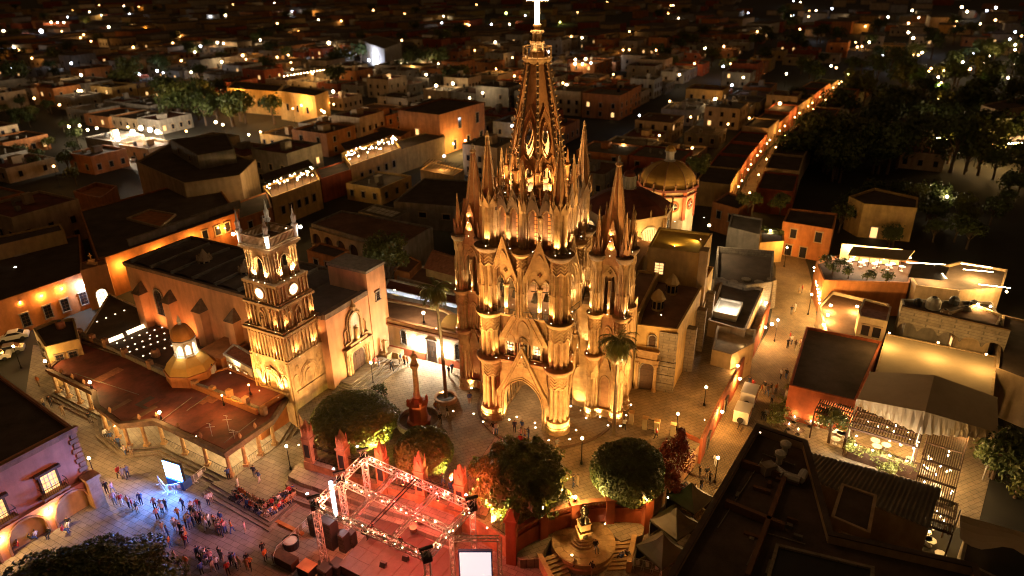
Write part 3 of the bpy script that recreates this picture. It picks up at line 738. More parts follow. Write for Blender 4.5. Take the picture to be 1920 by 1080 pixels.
# ================================================================ buildings: helpers
def P2(q, z): 
 p = px(q[0], q[1], z); return (p.x, p.y)
_wc = {}
def window_on(parent, p, ang, w, h, kind='dark'):
 """window (or door) flat on a wall: x along the wall, -y outwards; p relative to the parent"""
 key = (round(w, 2), round(h, 2), kind)
 pane = {'dark': 'glass_dark', 'lit': 'pane_warm', 'bright': 'pane_bright', 'door': 'wood_dark', 'arch': 'glass_dark', 'archlit': 'pane_bright', 'far': 'glass_dark', 'farlit': 'pane_warm', 'archdoor': 'wood_dark', 'orange': 'pane_orange'}[kind]
 fr = 'stone_grey' if kind in ('dark', 'door', 'arch', 'archdoor') else 'plaster_tan'
 if key not in _wc:
  arch = kind.startswith('arch')
  b = MB()
  if arch:
   b.archrib(0, w / 2, h - w / 2, w / 2, -.06, .12, 0, 8); b.box(-w / 2 - .15, w / 2 + .15, -.2, .05, -.16, 0)
  else:
   b.box(-w / 2 - .14, -w / 2, -.14, .02, 0, h); b.box(w / 2, w / 2 + .14, -.14, .02, 0, h)
   b.box(-w / 2 - .2, w / 2 + .2, -.2, .02, h, h + .2)
   if kind != 'door': b.box(-w / 2 - .2, w / 2 + .2, -.22, .02, -.14, 0)
  f = b.build('door' if 'door' in kind else 'window', fr, parent)
  c = MB()
  if arch: c.archwall(-w / 2, w / 2, 0, lambda x: h - w / 2 + math.sqrt(max(0, w * w / 4 - x * x)), -.05, -.01, [])
  else: c.box(-w / 2, w / 2, -.05, -.01, 0, h)
  g = c.build('pane' if 'door' not in kind else 'leaf_panel', pane, f)
  bars = None
  if not kind.startswith('far'):
   c = MB(); k = 2 if w < 1.4 else 3
   for i in range(1, k): c.box(-w / 2 + w * i / k - .03, -w / 2 + w * i / k + .03, -.09, -.05, 0, h - (w / 4 if arch else 0))
   for i in range(1, 4): c.box(-w / 2, w / 2, -.09, -.05, h * i / 4 - .03, h * i / 4 + .03)
   bars = c.build('glazing_bars', 'iron' if kind in ('arch', 'door') else 'wood_dark', f)
  _wc[key] = (f, g, bars)
 else:
  s0, g, bars = _wc[key]
  f = share(s0, parent); share(g, f, name=g.name.split('.')[0])
  if bars: share(bars, f)
 f.location = p; f.rotation_euler = (0, 0, ang)
 return f
def ccw(poly):
 A = sum(poly[i][0] * poly[(i + 1) % len(poly)][1] - poly[(i + 1) % len(poly)][0] * poly[i][1] for i in range(len(poly)))
 return A > 0
BLD = []                                   # footprints, for the infill further out
def bld(label, poly, z0, z1, wall='plaster_grey', roof='roof_dark', par=.45, win=(), name='house', cat='house', group=None, roofname='roof', coping=None):
 """a flat-roofed building on a footprint; win: (edge, position 0..1, sill above z0, w, h, kind)"""
 c = (sum(p[0] for p in poly) / len(poly), sum(p[1] for p in poly) / len(poly))
 t = thing(name, label, cat, (c[0], c[1], z0), 0, group)
 poly = [(p[0] - c[0], p[1] - c[1]) for p in poly]
 BLD.append([(p[0] + c[0], p[1] + c[1]) for p in poly])
 h = z1 - z0
 inn = offset_poly(poly, .28)
 b = MB(); n = len(poly)
 vs_ = [(p[0], p[1], 0) for p in poly] + [(p[0], p[1], h + par) for p in poly] + [(p[0], p[1], h + par) for p in inn] + [(p[0], p[1], h - .1) for p in inn]
 fs = []
 for i in range(n):
  j = (i + 1) % n
  fs += [(i, j, n + j, n + i), (n + i, n + j, 2 * n + j, 2 * n + i), (2 * n + i, 2 * n + j, 3 * n + j, 3 * n + i)]
 b.add(vs_, fs); b.build('wall', wall, t)
 b = MB(); b.add([(p[0], p[1], h) for p in inn], [tuple(range(n))]); b.build(roofname, roof, t)
 if coping:
  b = MB(); o_ = offset_poly(poly, -.12); i_ = offset_poly(poly, .4)
  b.loft([[(p[0], p[1], h + par + .002) for p in o_], [(p[0], p[1], h + par + .14) for p in o_], [(p[0], p[1], h + par + .14) for p in i_], [(p[0], p[1], h + par + .002) for p in i_]], False, False)
  b.build('coping', coping, t)
 for (e, s, sill, w, hh, kind) in win:
  a, d = Vector(poly[e]), Vector(poly[(e + 1) % n])
  q = a.lerp(d, s); dd = d - a
  if not ccw(poly): dd = -dd
  window_on(t, (q.x, q.y, sill), math.atan2(dd.y, dd.x), w, hh, kind)
 return t
def wins(edge, n, sill, w, h, kind, a=.1, b_=.9, lit=None):
 out = []
 for i in range(n):
  k = kind if not lit or i not in lit else lit[i]
  out.append((edge, a + (b_ - a) * (i + .5) / n, sill, w, h, k))
 return out
_lp = {}
def lantern(loc, label, group, power=350, color=AMBER, wall=None, glow='glow_warm', size=.16, h=None, cat='street lamp', name='wall_lamp'):
 """lamp: bracket or post, glowing globe and its light"""
 t = thing(name, label, cat, loc, 0, group)
 key = ('post' if h else 'arm', h)
 if key not in _lp:
  b = MB()
  if h: b.lathe((0, 0), [(0, .14), (.3, .14), (.35, .06), (h, .045), (h + .02, .12), (h + .1, .12)], 6)
  else: b.tube((0, 0, 0), (0, 0, .25), .03, 4); b.lathe((0, 0), [(-.02, .12), (0, .14), (.05, .03)], 6)
  _lp[key] = b.build('post' if h else 'bracket', 'iron', t)
 else: share(_lp[key], t)
 gk = (glow, size)
 zz = (h + .1 + size) if h else -size
 if gk not in _lp:
  b = MB(); b.loft([circ(0, 0, -size * math.cos(a), max(.01, size * math.sin(a)), 8) for a in [math.pi * i / 6 for i in range(7)]])
  o = b.build('globe', glow, t); _lp[gk] = o
 else: o = share(_lp[gk], t)
 o.location = (0, 0, zz)
 if power: point(t, (0, 0, zz + (.0 if h else -size - .1)) if not h else (0, 0, zz + size + .12), power, color, size)
 return t
# ================================================================ ground
bricky('pave_plaza', (.27, .23, .19), (.22, .19, .16), (.12, .10, .08), .95, .6, rot=R(28))
bricky('pave_atrium', (.30, .23, .15), (.25, .20, .13), (.14, .11, .07), .9, .5, rot=R(-22.8))
bricky('cobble', (.26, .185, .095), (.21, .15, .08), (.10, .08, .05), .35, .25, rot=R(30), bump=.7)
mat('earth', (.022, .02, .012), var=.4, scale=.08, bump=0)
b = MB(); b.prism([(-2600, -150), (2600, -150), (2600, 3200), (-2600, 3200)], G - 3, G); struct(b.build('ground', 'earth'))
pl = [P2(q, G) for q in ((-200, 600), (60, 620), (300, 700), (640, 830), (900, 960), (1240, 1000), (1400, 800), (1700, 1400), (-400, 1400))]
b = MB(); b.prism([(-75, 95), (-45, 40), (-30, 20), (30, 20), (32, 60), (14, 62), (-20, 74), (-40, 84)], G, G + .004, False); pz = struct(b.build('plaza', 'pave_plaza'))
st = [(px(x0, y, G), px(x1, y, G)) for x0, x1, y in ((1210, 1335, 1000), (1300, 1420, 880), (1335, 1490, 780), (1395, 1510, 700), (1440, 1530, 620), (1452, 1530, 560), (1455, 1515, 500), (1440, 1500, 462))]
b = MB(); b.add([(a.x, a.y, G + .008) for a, d in st] + [(d.x, d.y, G + .008) for a, d in st][::-1], [tuple(range(2 * len(st)))]); struct(b.build('street', 'cobble'))
fs_ = [(1375, 1400, 395), (1408, 1432, 330), (1445, 1462, 285), (1500, 1515, 232), (1545, 1556, 196), (1578, 1586, 172)]
ST = [((px(x0, y, G) + px(x1, y, G)) / 2) for x0, x1, y in fs_]
b = MB(); A_ = [p + Vector((-2, .6, 0)) for p in ST]; B_ = [p + Vector((2, -.6, 0)) for p in ST]
b.add([(p.x, p.y, G + .006) for p in A_] + [(p.x, p.y, G + .006) for p in B_[::-1]], [tuple(range(2 * len(ST)))]); struct(b.build('street', 'cobble'))
SB = px(1094, 1015, -1.7)                                      # statue terrace centre
PIER = [px(x, y, 0) for x, y in ((584, 862), (648, 882), (720, 905), (792, 924), (866, 950))]
RP0, RP1 = px(960, 1012, 0), px(1212, 955, 0)                   # end piers of the curved red wall
cw = []                                                         # curved wall line, bulging up the picture
mid = px(1096, 955, 0)
ax_, ay_ = RP0.x, RP0.y; bx_, by_ = mid.x, mid.y; cx_, cy2_ = RP1.x, RP1.y
dd_ = 2 * (ax_ * (by_ - cy2_) + bx_ * (cy2_ - ay_) + cx_ * (ay_ - by_))
ux = ((ax_**2 + ay_**2) * (by_ - cy2_) + (bx_**2 + by_**2) * (cy2_ - ay_) + (cx_**2 + cy2_**2) * (ay_ - by_)) / dd_
uy = ((ax_**2 + ay_**2) * (cx_ - bx_) + (bx_**2 + by_**2) * (ax_ - cx_) + (cx_**2 + cy2_**2) * (bx_ - ax_)) / dd_
UC = Vector((ux, uy, 0)); UR = (RP0 - UC).length
a0 = math.atan2(RP0.y - uy, RP0.x - ux); a1 = math.atan2(RP1.y - uy, RP1.x - ux)
if a1 > a0: a1 -= 2 * math.pi
ARC = [(UC.x + UR * math.cos(a0 + (a1 - a0) * i / 24), UC.y + UR * math.sin(a0 + (a1 - a0) * i / 24)) for i in range(25)]
WALLR = [px(x, y, 0) for x, y in ((1312, 832), (1345, 762), (1385, 690), (1418, 628), (1440, 575))]   # top of the red street wall
at = [P2((575, 800), 0), (PIER[0].x, PIER[0].y - .6)] + [(p.x, p.y - .5) for p in PIER[1:]] + ARC + [P2((1250, 905), 0)] + [(p.x, p.y) for p in WALLR] + [P2((1330, 520), 0), P2((1000, 560), 0), P2((600, 560), 0), P2((520, 700), 0)]
b = MB(); b.prism(at, G - .5, -.02, False); struct(b.build('retaining_wall', 'stone_pink')); b = MB(); b.prism(offset_poly(at, -.06), -.015, 0); struct(b.build('atrium', 'pave_atrium'))
SP = [px(560, 850, 0)] + PIER
for off, z in ((2.6, -1.0), (3.3, -1.6), (4.0, -2.2)):
 b = MB(); b.prism([(p.x, p.y - .3) for p in SP] + [(p.x - .25 * off, p.y - off) for p in SP[::-1]], G, z + (.0 if off < 3 else 0)); struct(b.build('fence_terrace', 'pave_plaza'))
pa, pb = cl(0, -8.2), (PIER[4] + RP0) * .5 + Vector((-2.2, 1.2, 0))
pd = (pb - pa); Lp = pd.length; pd.normalize(); pn_ = Vector((-pd.y, pd.x, 0))
mat('flag', (.36, .20, .13), var=.35, scale=.9, bump=.4)
b = MB(); b.add([pa + pn_ * 2.2 + Vector((0, 0, .004)), pa - pn_ * 2.2 + Vector((0, 0, .004)), pb - pn_ * 2.2 + Vector((0, 0, .004)), pb + pn_ * 2.2 + Vector((0, 0, .004))], [(0, 1, 2, 3)]); path = struct(b.build('path', 'stone_dark'))
fl0 = None; s_ = 0; row = 0
while s_ < Lp - .8:
 t_ = -2.1 + (.0 if row % 2 else -.45)
 while t_ < 2.1:
  w_ = min(.9, 2.15 - t_); 
  lo = max(t_, -2.15)
  if t_ + w_ - lo > .25:
   c_ = pa + pd * (s_ + .3) + pn_ * ((lo + t_ + w_) / 2)
   if fl0 is None:
    b = MB(); b.box(-.5, .5, -.5, .5, 0, .03); fl0 = b.build('flagstone', 'flag', path); o = fl0
   else: o = share(fl0, path)
   o.location = (c_.x, c_.y, .006 + random.uniform(0, .012)); o.rotation_euler = (0, 0, math.atan2(pn_.y, pn_.x)); o.scale = (t_ + w_ - lo - .05, .55, 1)
  t_ += .92
 s_ += .6; row += 1
b = MB(); tc_ = (cl(1.3, .2).x, cl(1.3, .2).y); b.lathe(tc_, [(0, 8.5), (.14, 8.5), (.16, 8.4)], 64); b.build('x', 'pave_atrium'); o = bpy.data.objects['x']; o.name = 'church_step'; struct(o)
b = MB(); b.loft([circ(tc_[0], tc_[1], z, r, 64) for z, r in ((.0, 8.75), (.17, 8.75), (.17, 8.45), (.0, 8.45))], False, False); struct(b.build('kerb', 'stone_dark'))
# ================================================================ oratory beside the church
e1, e2 = Vector((math.cos(R(61.3)), math.sin(R(61.3)), 0)), Vector((-math.sin(R(61.3)), math.cos(R(61.3)), 0))
N0 = px(605, 750, 0)
def sl(a, c, z=0.0): return N0 + e1 * a + e2 * c + Vector((0, 0, z))     # oratory-local -> world
orat = thing('oratory', 'pink plastered church with square stone bell tower and long buttressed nave', 'church', N0, R(61.3))
b = MB(); b.box(2.4, 14.4, .0, 39, -2.8, 10.4); b.box(10.6, 14.402, -.12, 6.5, -2.8, 13.4); b.build('nave_wall', 'plaster_pink', orat)
b = MB(); b.box(2.7, 14.0, .4, .9, 10.4, 10.95); b.box(2.2, 2.7, .4, 39.2, 10.4, 10.9); b.box(14.0, 14.5, 6.6, 39.2, 10.4, 10.9); b.box(2.7, 14.0, 38.8, 39.3, 10.4, 10.9); b.box(2.3, 10.5, -.15, .4, 10.4, 11.1); b.build('parapet', 'stone_dark', orat)
b = MB(); b.box(2.7, 14.0, .9, 38.8, 10.38, 10.5); b.build('nave_roof', 'roof_dark', orat)
for i in range(7):                                            # shallow vaults and ribs on the roof
 y0 = 7.2 + i * 4.5
 b = MB(); b.loft([[(x, y0 + 2.1 - 2.0 * math.cos(math.pi * k / 8), 10.45 + (.95 - .5 * abs((x - 8.4) / 5.2)) * math.sin(math.pi * k / 8)) for k in range(9)] for x in [3.2 + 10.4 * j / 8 for j in range(9)]], False, False, False); b.build('roof_vault', 'roof_dark', orat)
 b = MB(); b.box(3.1, 13.6, y0 + 4.2, y0 + 4.5, 10.45, 10.95); b.build('roof_rib', 'plaster_grey', orat)
for (x, y) in ((7.5, 19), (7.5, 27.6)):
 b = MB(Matrix.Translation((0, 0, -.7))); b.lathe((x, y), [(11.3, .95), (12.2, .95), (12.25, 1.15), (12.4, 1.15), (13.0, .55), (13.9, .05)], 8)
 for k in range(8): b.tube((x + .95 * math.cos(k * .785), y + .95 * math.sin(k * .785), 11.9), (x + .95 * math.cos(k * .785), y + .95 * math.sin(k * .785), 12.9), .12, 5)
 lt = b.build('roof_lantern', 'plaster_tan', orat)
 b = MB()
 for k in range(8): b.M = Matrix.Translation((x, y, -.7)) @ RZ(k * .785 + .39); b.box(.86, .9, -.22, .22, 11.5, 12.1)
 b.M = None; b.build('lantern_openings', 'glass_dark', lt)
for (x0, y0, h) in ((10.8, 0.2, 0), ):
 b = MB(); b.box(10.5, 14.5, -.2, 6.6, 13.4, 13.75); b.build('annex_roof', 'stone_grey', orat)
o = None
for y in (10.2, 16.5, 23.0, 29.5, 36):
 if o is None:
  b = MB(); b.box(-1.3, -.003, -.75, .75, -2.8, 7.4); o = b.build('buttress', 'plaster_pink', orat); o.location = (2.4, y, -.6)
  b = MB(); b.add([(-1.5, -.95, 7.4), (-.003, -.95, 7.4), (-.003, .95, 7.4), (-1.5, .95, 7.4), (-.3, 0, 9.0), (-.003, 0, 9.0)], [(0, 1, 5, 4), (2, 3, 4, 5), (3, 0, 4), (0, 3, 2, 1)]); oc = b.build('buttress_cap', 'stone_dark', o)
 else: o3 = share(o, orat, (2.4, y, -.6)); share(oc, o3)
f = window_on(orat, (2.38, 32.7, 3.6), -math.pi / 2, 1.9, 4.2, 'arch')
window_on(orat, (12.4, -.14, 8.9), 0, .7, 1.2, 'dark')
b = MB()
for x in (5.2, 5.7, 8.9, 9.4): b.lathe((x, -.28), [(0, .3), (.5, .3), (.55, .22), (3.6, .2), (3.7, .3), (4.0, .3)], 10)
b.box(4.8, 9.8, -.55, -.003, 4.0, 4.6); b.box(4.9, 5.0, -.3, -.003, 0, 4); b.box(9.6, 9.7, -.3, -.003, 0, 4); b.box(4.6, 10.0, -.7, -.003, 4.6, 4.85)
b.archrib(7.3, 1.5, 2.9, 1.4, -.2, .16, 0); b.build('portal', 'stone', orat)
f = window_on(orat, (7.3, -.02, 0), 0, 2.6, 4.0, 'archdoor')
b = MB()
b.archrib(7.3, 1.15, 8.0, 1.4, -.25, .2, 5.4, 10); b.archrib(7.3, 1.5, 8.0, 1.75, -.12, .12, 5.4, 10); b.box(5.6, 9.0, -.6, -.003, 5.0, 5.35)
for x in (5.5, 9.1):
 b.archrib(x, .35, 7.0, .4, -.15, .1, 5.6); b.box(x - .5, x + .5, -.4, -.003, 5.35, 5.6)
b.lathe((7.3, -.2), [(9.6, .3), (10.2, .45), (10.6, .2), (11.2, .03)], 8)
nw = b.build('niche_window', 'stone', orat)
b = MB(); b.archwall(6.2, 8.4, 5.4, lambda x: 8.0 + 1.4 * math.sqrt(max(0, 1 - ((x - 7.3) / 1.12) ** 2)), -.08, -.004, []); b.build('niche_back', 'plaster_white', nw)
b = MB(); b.lathe((7.3, -.35), [(5.4, .4), (5.6, .3), (6.6, .28), (7.0, .3), (7.15, .1), (7.3, .15), (7.5, .1), (7.55, .02)], 8); b.build('saint_statue', 'stone', nw)
b = MB(); b.box(11.3, 12.6, -1.6, -.13, -.2, 1.0); b.box(12.6, 14.6, -2.6, -.13, -.2, .9); b.lathe((11.9, -.9), [(1, .3), (2.6, .3), (2.7, .42), (2.9, .42), (3.2, .1)], 4, .785); b.build('bench_wall', 'stone', orat)
b = MB()
for i in range(6): b.box(3.5 - i * .0 - .35 * (5 - i), 11.1, -1.2 - .5 * (6 - i), -.01 - .0, i * .13 - .02, i * .13 + .13)
o = b.build('stairs', 'stone_grey', orat)
tcw = Vector((-28.4, 76.2, 0)); d_ = tcw - N0; TCX, TCY = d_.dot(e1), d_.dot(e2)
TM = Matrix.Translation((TCX, TCY, 0))
b = MB(TM); b.box(-3.05, 3.05, -3.15, 3.15, -2.8, 6.9); b.build('tower_base', 'stone', orat)
b = MB(TM); b.box(-2.98, 2.98, -3.08, 3.08, 6.9, 10.4); b.build('tower_stage', 'stone', orat)
b = MB(TM); b.box(-2.7, 2.7, -2.8, 2.8, 10.9, 13.9); b.build('tower_stage', 'stone', orat)
b = MB(TM); b.box(-2.5, 2.5, -2.6, 2.6, 14.3, 16.5); b.build('clock_stage', 'stone', orat)
for z0_, z1_, hw in ((6.75, 7.05, 3.15), (10.35, 10.65, 3.3), (10.65, 10.95, 3.1), (13.8, 14.1, 2.95), (14.1, 14.35, 2.75), (16.4, 16.75, 2.65), (20.55, 20.8, 2.25), (20.8, 21.1, 2.45), (21.1, 21.3, 2.3)):
 b = MB(TM); b.prism([(-hw, -hw - .1), (hw, -hw - .1), (hw, hw + .1), (-hw, hw + .1)], z0_, z1_); b.build('cornice', 'stone', orat)
for k in range(4):
 M = TM @ M4[k]
 b = MB(M)
 for r_ in (1.5, 1.25): b.archrib(0, r_, 3.9, r_ * 1.1, -3.2, .1, 2.6, 9)
 for x in (-2.2, 2.2): b.archrib(x, .45, 4.2, .6, -3.2, .08, 2.9); b.archrib(x * .85, .3, 5.4, .5, -3.2, .07)
 b.box(-2.4, 2.4, -3.35, -3.14, 2.2, 2.5); b.archrib(0, .8, 3.6, 1.0, -3.2, .08, 2.6); b.lathe((0, -3.18), [(4.9, .05), (5.3, .35), (5.8, .05)], 6)
 for x in (-2.95, 2.95): b.box(x - .14, x + .14, -3.28, -3.0, -2.2, 6.7)
 b.build('relief_arch', 'stone', orat)
 b = MB(M)                                                   # pilaster strips and hanging arches
 for i in range(11):
  x = -2.7 + i * .54
  b.box(x - .07, x + .07, -3.2, -2.95, 7.1, 10.3)
  if i < 10: b.archrib(x + .27, .2, 9.7, .35, -3.14, .05)
 for i in range(9):
  x = -2.4 + i * .6
  if abs(x) > .7: b.box(x - .08, x + .08, -2.98, -2.68, 11.0, 13.7)
  if abs(x) > .9: b.archrib(x, .24, 12.9, .4, -2.9, .05)
 for x in (-2.3, -1.7, 1.7, 2.3, -1.2, 1.2): b.box(x - .1, x + .1, -2.75, -2.45, 14.4, 16.3)
 b.build('pilasters', 'stone', orat)
 b = MB(M); b.archrib(0, .45, 12.6, .7, -2.95, .12, 11.1); b.box(-.65, .65, -3.2, -2.75, 10.95, 11.15); nw = b.build('niche', 'stone', orat)
 b = MB(M); b.lathe((0, -2.95), [(11.15, .28), (12.2, .22), (12.4, .08), (12.6, .13), (12.75, .02)], 7); b.build('saint_statue', 'stone', nw)
 b = MB(M @ Matrix.Translation((0, -2.68, 15.4)) @ Matrix.Rotation(math.pi / 2, 4, 'X')); b.loft([circ(0, 0, z, r, 24) for z, r in ((-.05, .85), (.12, .82), (.12, .68), (.04, .66))], False, False); ck = b.build('clock', 'stone', orat)
 b = MB(M @ Matrix.Translation((0, -2.68, 15.4)) @ Matrix.Rotation(math.pi / 2, 4, 'X')); b.loft([circ(0, 0, z, .67, 24) for z in (-.02, .05)]); b.build('clock_face', 'pane_bright', ck)
 b = MB(M @ Matrix.Translation((0, -2.75, 15.4))); b.tube((0, 0, 0), (.3, 0, .25), .03, 4); b.tube((0, 0, 0), (-.1, 0, .5), .025, 4)
 for i in range(12): b.tube((.55 * math.cos(i * .5236), 0, .55 * math.sin(i * .5236)), (.63 * math.cos(i * .5236), 0, .63 * math.sin(i * .5236)), .025, 3)
 b.build('clock_hands', 'black', ck)
 b = MB(M); b.archwall(-2.0, 2.0, 16.7, 20.6, -2.0, -1.6, [(0, .72, 18.9, .95)], 8); b.archrib(0, .72, 18.9, .95, -2.02, .12, 16.8); b.build('bell_arch', 'stone', orat)
 b = MB(M)
 for x in (-1.9, -1.5, -1.05, 1.05, 1.5, 1.9): b.lathe((x, -2.05), [(16.75, .17), (17.1, .17), (17.15, .11), (20.0, .1), (20.1, .17), (20.55, .18)], 6)
 for x in (-1.28, 1.28): b.archrib(x, .18, 19.3, .3, -2.06, .06, 17.2); b.lathe((x, -2.05), [(17.4, .15), (18.4, .12), (18.6, .03)], 6)
 b.build('columns', 'stone', orat)
 b = MB(M)
 for i in range(22): b.box(-2.05 + i * .195 - .05, -2.05 + i * .195 + .05, -2.2, -2.1, 21.35, 22.25)
 b.build('balusters', 'stone', orat)
 b = MB(M); b.box(-2.3, 2.3, -2.28, -2.05, 22.25, 22.42); b.build('handrail', 'stone', orat)
 q = (-2.18, -2.18)
 b = MB(M); b.lathe(q, [(21.3, .28), (22.6, .28), (22.65, .4), (22.85, .4), (23.0, .25), (23.8, .3), (24.0, .16), (25.2, .03)], 8); b.build('finial', 'plaster_white', orat)
b = MB(TM); b.box(-2.0, 2.0, -2.0, 2.0, 20.9, 21.35); b.box(-1.9, 1.9, -1.9, 1.9, 16.2, 16.72); b.build('tower_roof', 'stone_dark', orat)
b = MB(TM); b.lathe((0, 0), [(17.4, .75), (17.6, .62), (18.2, .5), (18.6, .36), (18.8, .1)], 12); b.tube((0, 0, 18.8), (0, 0, 20.4), .06, 4); b.build('bell', 'bronze', orat)
zr_ = 1.5
def inpoly_(x, y, poly):
 c = False; j = len(poly) - 1
 for i in range(len(poly)):
  if (poly[i][1] > y) != (poly[j][1] > y) and x < (poly[j][0] - poly[i][0]) * (y - poly[i][1]) / (poly[j][1] - poly[i][1]) + poly[i][0]: c = not c
  j = i
 return c
PO = [P2(q, zr_) for q in ((87, 693), (174, 735), (179, 762), (223, 795), (290, 789), (421, 850), (512, 787), (545, 737), (470, 716), (345, 700), (150, 640))]
po = thing('portal_building', 'low red-roofed arcade with stone columns wrapping the corner of the plaza', 'arcade', (PO[5][0], PO[5][1], G))
O_ = Vector((PO[5][0], PO[5][1], G))
b = MB(); b.prism(PO, zr_ - .7, zr_ - .12); b.build('entablature', 'stone_dark', po, O_)
b = MB(); b.prism(offset_poly(PO, .5), zr_ - .11, zr_); b.build('roof', 'roof_red', po, O_)
oo, ii = offset_poly(PO, -.15), offset_poly(PO, .35)
b = MB(); b.loft([[(p[0], p[1], z) for p in q] for q, z in ((oo, zr_ - .3), (oo, zr_ + .12), (ii, zr_ + .12), (ii, zr_ - .1))], False, False); b.build('parapet', 'stone_dark', po, O_)
rq = random.Random(3)
for i in range(16):
 q = px(rq.uniform(110, 420), rq.uniform(700, 800), zr_)
 if not (inpoly_(q.x, q.y, offset_poly(PO, 1.2))): continue
 b = MB(); b.obox((q.x, q.y), rq.uniform(1, 4), rq.uniform(.6, 2.4), zr_ + .004, zr_ + .012 + .004 * i, R(61.3)); b.build('roof_patch', rq.choice(('roof_brown', 'roof_dark', 'roof_red', 'terracotta')), po, O_)
for x0, y0, x1, y1 in ((300, 790, 360, 745), (350, 770, 400, 735), (140, 700, 260, 740), (420, 830, 480, 785)):
 a, d = px(x0, y0, zr_ + .15), px(x1, y1, zr_ + .15); b = MB(); b.tube(a, d, .05, 5); b.build('roof_pipe', 'stone_grey', po, O_)
for x, y, h in ((398, 818, 1.8), (430, 808, 2.2), (440, 822, 1.2)):
 p = px(x, y, zr_); b = MB(); b.tube(p, p + Vector((0, 0, h)), .04, 4); b.tube(p + Vector((-.5, 0, h * .7)), p + Vector((.5, .1, h * .7)), .03, 4); b.tube(p + Vector((-.3, 0, h)), p + Vector((.3, -.2, h)), .03, 4); b.build('antenna', 'alu', po, O_)
ci = offset_poly(PO, .45)
colm = None
for e, n_ in ((0, 4), (1, 1), (2, 2), (3, 2), (4, 3), (5, 3), (6, 1)):
 a, d = Vector(ci[e]), Vector(ci[e + 1])
 for i in range(n_):
  q = a.lerp(d, i / n_)
  if colm is None:
   b = MB(); b.obox((0, 0), .62, .62, -.02, .3); b.lathe((0, 0), [(.3, .27), (.4, .24), (2.6, .2), (2.7, .3), (2.85, .32)], 10); b.obox((0, 0), .66, .66, 2.85, 3.02); colm = b.build('column', 'stone', po); o = colm
  else: o = share(colm, po)
  o.location = (q.x - O_.x, q.y - O_.y, T - G)
  if i > 0 or e in (0, 4): 
   b = MB(); b.lathe((0, 0), [(zr_ + .1, .1), (zr_ + .3, .16), (zr_ + .45, .22), (zr_ + .75, .12), (zr_ + .9, .02)], 6); b.v = [(v[0] + q.x - O_.x, v[1] + q.y - O_.y, v[2] - G) for v in b.v]; b.build('urn', 'stone_pink', po)
bw = offset_poly(PO, 4.4)
b = MB()
for e in (0, 4, 5, 6):
 a, d = Vector(bw[e]), Vector(bw[e + 1]); 
 b.add([(a.x, a.y, T), (d.x, d.y, T), (d.x, d.y, zr_ - .6), (a.x, a.y, zr_ - .6)], [(0, 1, 2, 3)])
b.build('back_wall', 'plaster_yellow', po, O_)
for e, n_ in ((0, 3), (4, 2), (5, 3), (6, 2)):
 a, d = Vector(bw[e]), Vector(bw[e + 1]); an = math.atan2(d.y - a.y, d.x - a.x)
 for i in range(n_):
  q = a.lerp(d, (i + .5) / n_) - Vector((-(d - a).normalized().y, (d - a).normalized().x)) * .03
  window_on(po, (q.x - O_.x, q.y - O_.y, T - G + .02), an, 1.3, 2.3, 'bright' if (i + e) % 2 == 0 else 'door')
tp = offset_poly(PO, -.5)[:8]
b = MB(); b.prism(PO[:7] + [PO[7], PO[10]], G, T); 
for i, dz in ((1, .2), (2, .4)):
 b.prism(offset_poly(PO, -.45 * (3 - i))[:8] + [PO[10]], G, G + .2 * i)
b.build('terrace', 'stone_grey', po, O_)
b = MB()
for e in (0, 4, 5):                                        # railing between the columns
 a, d = Vector(ci[e]), Vector(ci[e + 1])
 b = MB(); b.path([(a.x, a.y, T + .9), (d.x, d.y, T + .9)], .03, 4); n_ = int((d - a).length / .3)
 for i in range(n_): q = a.lerp(d, i / n_); b.tube((q.x, q.y, T), (q.x, q.y, T + .9), .015, 3)
 b.build('railing', 'iron', po, O_)
b = MB(); b.prism([P2(q, T) for q in ((440, 895), (395, 905), (505, 968), (585, 890), (600, 855), (580, 800), (530, 830))], G, T); 
o = struct(b.build('terrace', 'pave_plaza'))
b = MB()
for i in range(3):
 q0, q1, q2 = [px(x, y, T) for x, y in ((395, 905), (505, 968), (590, 895))]
 off = .42 * (3 - i); z1_ = G + .15 * (i + 1)
 dA = (q1 - q0).normalized(); nA = Vector((dA.y, -dA.x, 0)); dB = (q2 - q1).normalized(); nB = Vector((dB.y, -dB.x, 0))
 b.prism([tuple((q0 + nA * off)[:2]), tuple((q1 + nA * off + nB * off)[:2]), tuple((q2 + nB * off)[:2]), tuple(q2[:2]), tuple(q1[:2]), tuple(q0[:2])], G, z1_)
st_ = struct(b.build('plaza_steps', 'stone_grey'))
t1 = bld('dark flat roof with rows of tiny skylights below the oratory nave', [P2(q, 1.2) for q in ((153, 634), (337, 722), (345, 700), (470, 716), (455, 690), (425, 640), (310, 600), (285, 588), (205, 552))], G, 1.2, 'plaster_tan', 'roof_dark', .25, name='low_building', cat='building')
c_ = t1.location
b0 = None
for (x0, y0, x1, y1, n_) in ((205, 648, 318, 609, 9), (212, 660, 322, 620, 9), (230, 664, 322, 632, 8), (255, 672, 322, 648, 6), (182, 603, 233, 582, 4)):
 for i in range(n_):
  q = px(x0 + (x1 - x0) * i / (n_ - 1), y0 + (y1 - y0) * i / (n_ - 1), 1.25)
  if b0 is None: bb = MB(); bb.lathe((0, 0), [(0, .13), (.08, .12), (.12, .03)], 6); b0 = bb.build('skylight', 'pane_bright', t1); o = b0
  else: o = share(b0, t1)
  o.location = (q.x - c_.x, q.y - c_.y, 1.21 - G)
